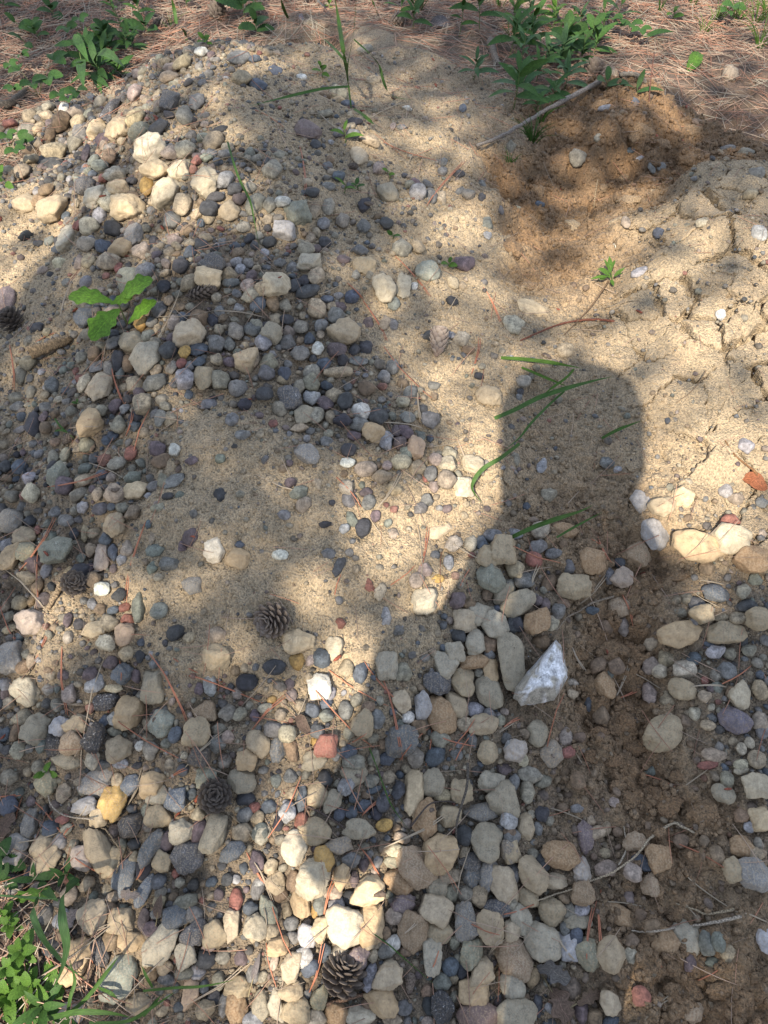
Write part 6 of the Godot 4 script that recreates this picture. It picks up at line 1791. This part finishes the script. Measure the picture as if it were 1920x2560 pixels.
[630, 640, [155,175,165,145,"Ca",60,210,95,80,"Tr",360,45,140,100,"Ob",405,125,95,110,"Tr",705,60,130,130,"Oa",830,200,150,165,"Ca",950,195,85,180,"Ca",890,300,75,80,"Er",1020,190,40,55,"Wb",1105,95,140,130,"Er-20",1335,50,125,105,"Pr",1260,170,70,80,"Ta",1320,185,50,55,"Tr",1255,285,75,60,"Kr",325,155,75,70,"Dr",350,225,140,70,"Dr20",270,180,70,90,"Dr",630,250,90,80,"Br",405,335,110,110,"Ta",205,310,80,80,"Oa",530,375,100,110,"Gr",575,480,190,130,"Ta",310,450,90,100,"Oa",435,430,80,80,"Gr",120,480,130,140,"Oa",25,450,80,100,"Oa",70,550,100,90,"La",220,540,110,90,"Gr",360,515,70,75,"Br",415,580,70,80,"Wr",535,595,110,85,"Pb",300,615,110,90,"Gr",640,590,75,75,"Da",715,570,75,90,"Db",665,655,120,55,"Gf",450,680,90,75,"Ba",575,650,70,70,"Da",105,660,110,100,"Or",15,650,60,110,"Ta",90,730,100,90,"Ga",205,740,75,80,"Ba",195,780,70,55,"Ta",375,730,100,85,"Or",375,800,95,100,"Ob",540,725,165,60,"Tb",300,820,75,80,"Or",470,815,75,55,"Br",375,890,100,95,"Lr",460,930,100,90,"Pr",240,890,150,140,"Da",80,870,100,90,"Da",180,960,110,100,"Or",330,1000,115,130,"Or",405,1005,90,130,"Oa",515,880,100,80,"Ta-20",585,915,90,105,"Dr",690,975,120,105,"Wr",790,1005,120,105,"Dr",570,1030,110,80,"Ka",670,1060,110,80,"Ga",295,1080,110,60,"Ta",365,1100,60,50,"Gr",480,1115,60,60,"Or",640,1130,80,60,"Pr",605,1220,90,80,"Dr",760,1105,130,120,"Ta",845,1165,90,110,"La",905,1100,65,75,"Pr",965,1105,100,70,"Pr-45",930,1170,75,80,"Pb",1030,1205,105,130,"Mb",975,1235,90,100,"Er",1060,1135,60,70,"Er",1120,1030,115,110,"Gr",975,1015,95,70,"Gr",950,920,75,70,"Cb",725,825,110,90,"Na",940,1295,120,100,"Ca",1035,1335,105,85,"Tb30",1150,1280,90,80,"Mr",1085,1285,50,60,"Tr",1230,1300,110,90,"Cr",1120,1370,80,90,"Gr",1145,1450,65,70,"Mr",1225,1405,110,110,"Mr",1090,1395,40,50,"Rr",715,1340,130,95,"Mr",815,1385,120,90,"Ta",890,1460,100,90,"Ta",590,1465,90,95,"Cb",610,1535,110,90,"Gr",715,1485,80,60,"Pr",735,1550,80,90,"Gr",690,1440,40,45,"Er",850,1320,60,60,"Mr",350,1240,150,110,"Ga-30",240,1425,65,60,"Pr",295,1490,110,75,"Ea15",325,1565,95,90,"Mr",410,1435,50,70,"Ta",500,1550,50,35,"Dr",600,1300,90,60,"Wr",1060,1580,80,70,"Gr",1100,1530,80,70,"Gr",1225,1590,60,50,"Pr",1240,1240,100,80,"Ca",1390,1310,120,130,"Cb",1330,1450,130,120,"Ca",1490,890,150,110,"Ta",1315,525,100,80,"Ca",1250,500,60,50,"Lr",1360,590,80,50,"Nr",835,425,65,90,"Ta",730,420,75,80,"Pr",890,430,55,80,"Gr",880,700,90,90,"Ga",1110,500,80,60,"Dr",1425,755,60,40,"Ka",995,860,80,90,"Gr",1140,815,90,50,"Gr",550,320,90,60,"Pr",500,325,60,60,"Tr",470,270,80,40,"Br",45,300,80,80,"Br",130,290,80,110,"Na",215,400,90,60,"Dr",430,495,50,60,"Tr",385,640,55,45,"Dr",175,45,70,50,"Gr",255,70,90,60,"Gr",575,25,80,60,"Pr",650,120,55,65,"Oa",740,120,50,70,"Oa"]],
[1260, 640, [185,335,190,110,"Cf-15",60,430,130,100,"Cf",850,105,100,55,"Lr",860,1540,110,130,"Lr",1000,1580,160,110,"Tr",1120,1520,130,120,"Ca",1460,1525,110,70,"Mr",1390,1475,80,80,"Lr",1520,1190,90,100,"La",1360,370,60,60,"Wr",240,1320,100,60,"Lr60",100,855,45,40,"Dr",95,890,40,50,"Gr",140,1570,50,50,"Br",1620,1550,70,60,"Gr",120,790,90,70,"Or",380,600,100,90,"Tr",280,1500,100,90,"Or",650,1300,90,70,"Gr",75,1275,60,90,"Or"]],
[0, 1280, [70,55,155,130,"Gr",185,60,80,70,"Da",150,150,145,110,"Ta",65,280,95,170,"Tb",165,245,130,120,"Ea",365,240,190,150,"Ea",325,160,80,90,"Ea",215,325,105,95,"Pa",290,370,75,90,"La",500,380,120,90,"Da",465,135,60,70,"Da",715,80,140,140,"Ta",665,165,80,80,"Ba",710,255,105,65,"Br-75",640,280,90,170,"Ma",770,290,70,70,"Lr",800,230,80,100,"Ma",640,485,105,80,"Wa",750,520,90,80,"Dr",875,600,70,165,"Eb",800,670,95,60,"Rr-20",785,595,70,55,"Rr",710,615,70,50,"Br",1005,620,100,95,"Er",1205,460,125,110,"Gr",1065,325,110,80,"Gb",1145,210,65,60,"Pr",1200,160,100,100,"Pr",1345,240,125,140,"Wr",1490,290,140,120,"Ta",1505,205,60,45,"Br",975,240,110,70,"Er",955,165,40,90,"Tr",955,350,65,90,"Ea",935,70,40,60,"Br",185,690,210,140,"Ma-15",130,785,70,65,"Br",60,910,150,170,"Ga",170,1120,175,180,"Oa",35,1085,85,85,"Lr",300,1115,80,70,"Oa",435,1140,75,110,"Mb",360,1105,45,60,"Er",585,740,140,100,"Ca",680,695,120,100,"Ta",780,770,130,130,"Mr",790,890,90,90,"Ta",665,825,110,90,"Cb",425,680,60,90,"Pa",430,790,60,80,"Ca",565,1020,95,75,"Pr30",600,1080,130,90,"La50",695,945,85,80,"Pr",765,1010,120,130,"Ba",855,1030,55,80,"Pb",715,1105,100,60,"Cf-15",660,1195,150,95,"Ka10",805,1265,170,190,"Ta",960,1100,150,190,"Oa",900,1160,110,90,"Oa",1010,1330,165,150,"Er",1105,1400,80,95,"Br",1290,1250,140,120,"Nb",1235,1380,165,170,"Or",1320,1085,80,130,"La",1250,1110,55,75,"Pr",1360,910,160,150,"Oa",1360,770,120,100,"Ta",1190,790,70,60,"Tr",1100,760,100,90,"Dr",1555,1070,130,100,"Ka",1610,1450,120,140,"Tr",1505,1270,90,80,"Oa",1360,1455,110,110,"Ga",1250,1530,130,130,"Da",1375,1370,90,70,"Oa",1430,1410,80,70,"Mr",220,1360,170,190,"Oa",145,1290,120,100,"Oa",105,1380,80,110,"Nr",370,1345,115,120,"La",470,1335,140,110,"Tb",455,1450,145,130,"Nr",585,1420,120,170,"Ka",745,1490,150,150,"Ta",415,1560,170,90,"Or",110,1500,90,100,"Or",185,1480,60,60,"Gr",260,1470,70,80,"Er",340,1460,110,140,"Ka",30,1400,70,80,"Br",945,1500,100,110,"Oa",880,1470,60,60,"Wr",760,1580,90,60,"Lr",630,1590,130,60,"Gr",580,1560,90,110,"Ca",1415,1560,80,90,"Or",1555,1560,120,120,"Ta",1065,1580,70,60,"Tr",1160,1530,50,45,"Cr",715,1300,80,80,"Lr",655,1310,60,70,"Br",720,1380,90,60,"Or",1430,1260,100,100,"Or",1600,1280,60,70,"Pr",130,570,110,80,"Tr",200,560,50,50,"Nr",170,410,130,80,"Ta",240,470,80,100,"Nr",35,590,50,60,"Tr",60,660,60,70,"Or",590,430,80,90,"Na",560,350,70,60,"Pr",430,370,50,60,"Tr",535,130,50,100,"Ta",570,240,70,80,"Ta",50,1200,80,70,"Or",30,1150,60,70,"Pr",195,940,60,80,"Ta",145,970,90,80,"Nr",880,910,60,70,"Ka",60,740,90,60,"Tr"]],
[630, 1280, [425,1095,135,150,"Wa",1090,560,160,150,"Oa",1290,555,90,100,"Pb",1500,415,170,170,"Er",1570,250,165,170,"Ob",1480,280,130,140,"Oa",1510,150,110,80,"Gr",1445,190,75,90,"Br",1635,140,70,80,"Gr",1580,505,150,130,"Oa",1335,680,150,140,"Ta",1435,640,140,130,"Oa",1530,710,165,155,"Or",1405,820,125,150,"Or",1275,880,125,120,"Oa",1220,965,140,170,"Ob",1325,1070,145,165,"Or",1395,940,170,80,"Nr",1500,1000,90,170,"Tr",1490,1130,200,150,"Or-55",1290,1215,170,120,"Tr-50",1190,1270,170,230,"Nr",1075,1220,110,170,"Lr",1165,1080,170,130,"Da",850,965,150,170,"Oa",950,1000,110,110,"Or",940,1190,110,130,"Ta",980,1290,80,70,"Wr",1045,1350,90,90,"Nb",940,1440,190,180,"Ba",690,1330,135,170,"Oa",790,1300,90,110,"Gr",590,1245,90,110,"Gr",465,1280,90,80,"Ea",375,1250,90,80,"Ba",465,1200,75,70,"Br",225,1395,105,105,"Ca",405,1445,80,60,"Yr",465,1470,140,130,"Rb",410,1380,90,80,"Ga",165,1490,95,150,"Br",245,1500,80,130,"Nb",50,1460,120,150,"Tr",130,1370,110,90,"Ga",440,920,110,110,"Ba",520,860,110,140,"Ca",680,1010,90,130,"Ba",590,980,90,110,"Tr",290,815,190,140,"Ca",285,940,100,100,"Yr",365,925,55,75,"Mr",140,975,135,90,"Dr",490,1140,70,80,"Lr",840,650,70,110,"Lr",555,700,65,60,"Rr",730,460,80,50,"Rf-60",805,505,70,100,"Ca",1085,360,90,80,"Mr",1030,430,90,90,"Mr",1235,320,60,90,"Lr",1165,420,80,50,"Yr",1175,120,170,80,"Tf20",1265,200,110,100,"Ca",1375,200,80,100,"Ca",695,100,85,115,"Kr",625,50,110,60,"Ea-55",775,25,60,70,"Pr",855,70,50,50,"Er",460,75,75,40,"Ka",545,345,130,60,"Db75",480,265,85,70,"Gr",180,270,100,70,"Wa",580,105,60,60,"Lr",890,140,60,70,"Mr",200,20,80,60,"Gr",235,1075,60,70,"Pr",245,1150,70,80,"Mr",125,1180,55,50,"Yr",85,1235,90,60,"Or",180,1275,70,70,"Tr",730,1225,80,60,"Nr",655,1180,70,80,"Or",610,1390,70,80,"Or",760,1420,70,60,"Or",820,1460,60,60,"Nr",605,1510,100,90,"Br",530,1520,60,80,"Gr",390,1560,150,110,"Or",640,1570,140,90,"Oa",770,1540,80,100,"Or",850,1550,100,80,"Br",1030,1540,100,120,"Oa",1180,1430,120,90,"Oa",1150,1540,110,120,"Br",1450,1330,180,120,"Tr",1480,1510,120,130,"Or",1630,1490,90,100,"Lr",1430,1010,60,60,"Or",1300,780,90,80,"Da",1490,830,110,100,"Nr",1490,890,80,70,"Gr",920,740,70,60,"Gr",1365,580,80,70,"Nr",1540,610,50,50,"Br",1480,520,70,80,"Nr",1640,710,80,100,"Dr",1560,1310,60,70,"Or",1490,1265,80,70,"Gr",1400,1240,110,90,"Lr"]],
[1260, 1280, [45,930,165,350,"Ob",85,570,210,140,"Or35",60,360,120,110,"Tb",125,430,120,100,"Ga",30,480,90,110,"Or",430,470,200,145,"Oa",560,310,160,150,"Nr",840,270,140,150,"Nr",735,415,140,110,"Ma",210,690,160,150,"Nb",310,690,70,105,"Cr",85,700,95,90,"Dr",185,300,100,90,"Ra",225,115,110,100,"Cr",65,140,100,70,"Lr",215,220,110,80,"Gr",380,120,170,90,"Nr",310,260,100,60,"Gr",955,140,160,170,"Lr",1220,220,280,170,"Tr-10",1425,165,225,170,"Cr",1425,55,130,80,"Rr",1560,300,200,150,"Nr",1275,350,90,80,"Nr",1330,510,150,95,"Br-30",1505,500,80,80,"Or",1525,590,120,75,"Dr",1580,420,80,70,"Er",1240,640,140,115,"Or",1370,660,90,50,"Tr10",1470,665,100,70,"Tr",1600,670,150,130,"Or",1395,755,220,130,"Oa",1110,765,250,140,"Tr20",925,830,85,75,"Tr",1020,920,105,100,"Ta",980,1000,90,85,"Ca",1130,985,130,100,"Cb",1190,920,85,75,"Br",1330,880,120,75,"Lr",1290,825,70,45,"Br",1120,1110,150,125,"Or",1025,1175,90,95,"Ta",1000,1390,240,180,"Or30",1030,1305,110,70,"Tb20",1200,1270,75,75,"Cr",1280,1340,90,60,"Tr",1450,1310,180,140,"Vr-15",1475,1150,120,160,"Ca",1605,1120,95,110,"Tr",1400,1000,110,100,"Gr",1330,1020,70,80,"Or",1500,790,60,100,"Da",1420,890,90,70,"Or",1540,870,90,70,"Or",640,1090,130,150,"Nr",705,970,100,95,"Nb",670,1010,50,70,"Er",430,1080,90,70,"Ca",430,1145,80,60,"Tr",530,1210,45,80,"Da",385,1410,90,110,"Mr",300,1520,140,150,"Gr",400,1510,90,65,"Rb",75,1500,150,130,"La",120,1560,60,80,"Cr",210,1390,120,150,"Or",370,570,90,75,"Nr",555,620,80,50,"Br",640,720,120,85,"Nr",730,600,160,110,"Nr",750,720,80,110,"Mr",410,340,70,80,"Gr",285,450,90,110,"Nr",260,575,60,80,"Pr",210,560,60,60,"Pr",725,320,70,60,"Dr",665,400,60,90,"Gr",1585,1555,110,100,"Tr",1485,1590,90,60,"Cr",1320,1530,140,80,"Tr",1540,1450,60,70,"Cr",1490,1490,60,70,"Cr",1620,1370,80,100,"Gr",1610,1310,100,100,"Mr",1280,1590,120,50,"Rr",610,1270,100,110,"Nr",930,960,120,100,"Mr",910,1140,90,140,"Ma",1430,1130,70,70,"Nr",240,820,110,80,"Nr",590,960,100,90,"Nr",1590,950,70,60,"Or",1260,1160,80,70,"Tr",1200,690,60,50,"Gr"]],
[0, 1920, [615,85,200,150,"Gf45",715,220,150,200,"Ya",630,300,110,130,"Ca",185,350,95,170,"Gb",55,240,110,110,"Br",825,360,130,140,"Da",820,110,140,100,"Br50",945,110,160,150,"Ta",990,170,140,110,"Or",1110,195,120,140,"Bb",1205,165,65,70,"Br",1300,60,120,130,"Ea",1520,80,160,140,"Or",1540,185,120,90,"Dr",1000,305,170,130,"Or",1140,400,150,140,"Oa",1345,410,130,230,"Ob",1250,400,75,150,"Pb",1455,530,160,95,"Br40",1180,555,190,190,"Dr",950,495,220,110,"Bb50",1050,465,100,120,"Pr",1020,585,115,120,"Ob",790,670,220,130,"Br65",895,640,100,110,"Kr",905,770,190,80,"Br68",290,595,190,130,"Tr40",265,500,130,130,"Tr",190,675,85,100,"Dr",95,730,130,120,"Dr",85,580,160,120,"La",620,520,270,130,"Ta-65",710,590,190,90,"Oa70",510,570,130,140,"Mr",585,930,170,180,"Ta",755,965,165,145,"Ta",815,1095,175,120,"Tr-5",700,1080,110,110,"Nr",630,1160,160,110,"Kr-60",490,1215,150,250,"Tb",330,1130,120,100,"Dr",755,1310,270,190,"Er75",1010,1110,260,170,"Or50",1100,940,155,130,"Ba",1215,920,115,90,"Ga",1225,1045,170,130,"Dr50",1355,1045,150,155,"Or",1165,850,140,95,"Or",1330,715,65,60,"Br",1430,700,70,70,"Dr",1485,830,80,130,"Rr",1455,990,90,180,"Tb",1605,1000,140,140,"Ca",1575,885,90,80,"Br",1640,420,110,110,"Cr",1615,580,85,110,"Pb",1625,760,70,120,"Lr",1170,1180,120,150,"Ob",1290,1200,120,100,"Da",1240,1280,100,80,"Lr",1155,1290,110,70,"Or",1050,1330,110,60,"Gr",955,1285,90,90,"Nr",1030,1250,110,90,"Ta",1395,1190,90,75,"Or",1515,1190,90,90,"Pr",1490,1385,170,140,"Oa",1490,1510,130,150,"Nr",1590,1580,120,100,"Lr",1290,1520,115,110,"Tr",1410,1490,80,130,"Gr",1195,1420,100,170,"Mb",1340,1440,80,80,"Dr",440,1540,170,120,"La",210,1410,110,100,"Tr",870,1480,160,110,"Tr",690,890,100,80,"Nr",430,800,100,110,"Tr",545,725,90,90,"Ta",720,810,100,60,"Tr",1000,840,80,80,"Ta",1010,780,70,60,"Or",905,950,70,120,"Pa",950,1010,90,80,"Pr",985,920,80,60,"Gr",395,950,110,110,"La",290,90,120,150,"Er",400,160,90,110,"Tr",530,240,150,100,"La",395,320,90,60,"Rr",310,385,110,100,"Br",420,380,70,70,"Or",110,470,140,100,"Gr",60,60,100,90,"Or",740,80,80,90,"Tr",1245,290,80,80,"Ta",1145,325,90,60,"Nr",930,370,70,60,"Or",1620,310,80,80,"Tr",1540,300,100,90,"Gr",840,480,80,70,"Da",770,470,60,60,"Or",845,560,60,70,"Ta",1600,250,70,60,"Rr",1310,1130,80,60,"Mr",1480,700,60,50,"Lr",1130,720,60,60,"Or"]],
[630, 1920, [390,400,200,150,"Or",265,500,150,190,"Cr",455,575,120,150,"Yr",385,690,190,220,"Ca",560,675,140,100,"Tb60",730,765,190,180,"Cb",1030,620,270,180,"Na-60",930,715,190,140,"Na",950,850,150,120,"Pa",620,820,90,90,"Ka",530,865,95,100,"Lb",580,1000,230,220,"Ca",740,980,260,170,"Tr80",430,1020,100,140,"Cb",550,1160,115,110,"Ca",670,1190,120,120,"Pr",460,1165,70,110,"Br",1010,1030,180,220,"Na",1155,890,200,180,"Tb",1170,1030,160,130,"Oa",1335,970,135,210,"Gb",1250,790,130,100,"Oa",1350,790,110,100,"Oa",1430,810,100,120,"Ta",1180,540,220,220,"Tb",1240,675,150,90,"Tb",1375,675,110,140,"Br",1480,660,210,120,"Gr75",1580,730,160,210,"Ta",1470,470,185,215,"Or",1340,425,120,110,"Dr",1615,520,100,140,"Gr",1430,280,205,115,"Gr",1575,190,190,200,"Ob",1500,90,160,120,"Oa",1240,300,150,120,"Or",1310,150,130,140,"Oa",1200,170,110,80,"Ta",1140,90,130,160,"Or",1085,320,140,230,"Na",1015,150,270,120,"Ca80",415,165,130,155,"Or",505,215,150,100,"Or60",645,50,160,120,"Or",750,85,90,80,"Or",455,65,95,95,"Dr",315,190,180,65,"Br88",315,335,100,110,"Rr",220,280,105,120,"La",105,240,105,75,"Br",165,345,65,90,"Ka",50,400,100,110,"Er",150,80,70,80,"Er",240,50,80,80,"Ga",675,385,190,110,"Or",540,490,170,100,"Gr",625,575,110,90,"Ga",590,120,100,100,"La",765,140,90,40,"Br",640,185,60,60,"Br",710,240,90,80,"Br",820,225,80,100,"Dr",625,280,70,80,"Br",550,290,70,80,"Br",780,285,70,80,"Kr",920,140,80,110,"Da",900,515,120,75,"Ca",940,440,100,60,"Ta",880,590,100,70,"Or",830,360,100,70,"Yr",700,610,70,80,"Pr",790,590,60,70,"Gr",260,710,85,130,"Nr",150,720,110,130,"Ta",300,850,115,160,"Tr",425,860,80,120,"Er",400,890,60,90,"Yr",220,890,65,100,"Tr",100,890,170,100,"Ea-70",40,750,80,130,"Gr",35,600,80,110,"Pb",120,620,90,90,"Ta",180,800,90,80,"Nr",30,1000,100,150,"Ta",125,1030,90,90,"Ta",245,980,90,80,"Gr",345,1060,110,130,"La",165,1120,125,110,"Ta",250,1260,120,170,"Tb",325,1190,110,110,"Wr",365,1260,100,100,"Br",245,1400,140,120,"Ta",140,1220,50,90,"Mr",420,1440,100,150,"Ea",855,1300,170,155,"Tb",740,1310,160,75,"Lr70",820,1470,210,150,"Tb-55",1135,1180,115,210,"Ob",1380,1160,130,180,"Ea",1245,1250,100,100,"Br",1320,1270,70,90,"Kr",1440,1280,140,170,"Tb",1390,1410,190,165,"Tb",1420,1560,240,170,"Pr",1620,1370,110,140,"Or",1195,1500,130,170,"Ka",950,1510,110,80,"Gr",885,1110,100,100,"Wr",840,1150,100,80,"Gr",895,930,110,90,"Mr",840,1040,60,70,"Nr",970,1150,70,60,"Nr",760,1180,60,80,"Tr",735,1110,80,60,"Tr",790,1110,55,50,"Tr",1275,1100,60,80,"Or",1195,1340,110,90,"Er",1100,1400,70,70,"Nr",530,1550,130,140,"Nr",670,1560,200,110,"Ca",400,1570,130,90,"Ca",270,1530,180,150,"Oa",150,1480,90,190,"Ob",60,1490,110,160,"Or",880,1580,120,80,"Ta",1110,1490,80,110,"Kr",740,1480,100,80,"Nr",1500,1010,160,200,"Ta",1540,880,180,110,"Dr",1370,590,140,100,"Dr",1615,850,100,100,"Or",1620,410,80,90,"Nr",1270,1320,60,60,"Tr",1165,740,130,120,"Oa",510,780,110,90,"Mr",640,700,60,90,"Pr"]],
[1260, 1920, [165,40,145,90,"Or",245,85,110,70,"Or25",145,150,90,130,"Oa",60,90,70,100,"Gr",30,320,110,120,"La",140,365,105,150,"Tr",215,380,55,75,"Gr",240,290,90,90,"Dr",285,330,65,60,"Or",50,430,100,90,"Gr",45,520,110,140,"Oa",360,545,235,150,"Nr-10",250,600,100,100,"Dr",180,670,220,150,"Ta-50",320,710,150,90,"Tr-5",55,650,100,130,"Gr",485,640,115,140,"La",495,780,130,140,"Nb",145,810,130,110,"Or",25,740,120,200,"Tr",105,940,140,180,"Oa",300,900,150,160,"Oa",410,900,70,100,"Ob",485,885,100,80,"Lr",460,960,170,100,"Oa",385,1010,65,80,"Gr",50,1020,120,130,"Ta",245,1090,210,210,"Or",65,1200,200,240,"Nr",410,1120,130,160,"La",455,1060,75,100,"Br",530,1170,150,170,"Ea",675,1170,170,190,"Tr",795,1180,80,85,"Cr",55,1370,140,140,"Or",180,1320,80,110,"Nr",70,1560,260,190,"Or",215,1500,60,110,"Dr",130,1455,70,60,"Nr",670,1480,120,125,"Tr",860,1430,105,100,"Rf",1180,1540,160,110,"Nr",570,1570,90,90,"Nr",490,1540,90,110,"Pr",670,1590,100,60,"Br",575,405,130,75,"Tr10",515,430,110,180,"Pa",640,375,60,90,"Tr",370,250,70,55,"Nr",460,250,75,55,"Gr",545,325,60,60,"Tr",715,400,60,55,"Nr",825,460,150,110,"Nr",970,570,150,160,"Nb",875,590,120,85,"Br-50",810,655,110,100,"Ma",785,815,80,90,"Mr",745,930,220,130,"Na-35",860,920,70,60,"Nr",930,1000,100,80,"Nr",1010,1090,160,150,"Nr",1155,1070,170,220,"Oa",1275,1100,100,130,"Er",1345,1095,85,105,"Er",1310,1230,100,70,"Er",1405,1170,90,100,"Tr",1450,640,140,140,"Oa",1570,670,190,180,"Gr",1585,110,150,140,"Ca",1610,320,130,130,"Ca",1540,370,70,65,"Lr",1495,290,90,90,"Nr",1590,540,110,70,"Tr",1490,490,130,120,"Nr",1600,470,60,70,"Or",1400,70,80,90,"Or",1490,15,90,50,"Cr",1640,1070,90,150,"Lr",920,15,90,60,"Er",1380,160,130,110,"Or",640,630,130,90,"Mr",690,215,60,60,"Mr",1170,1225,70,90,"Pr",1110,460,90,80,"Nr",630,535,80,60,"Tr",920,730,110,130,"Nr"]],
]
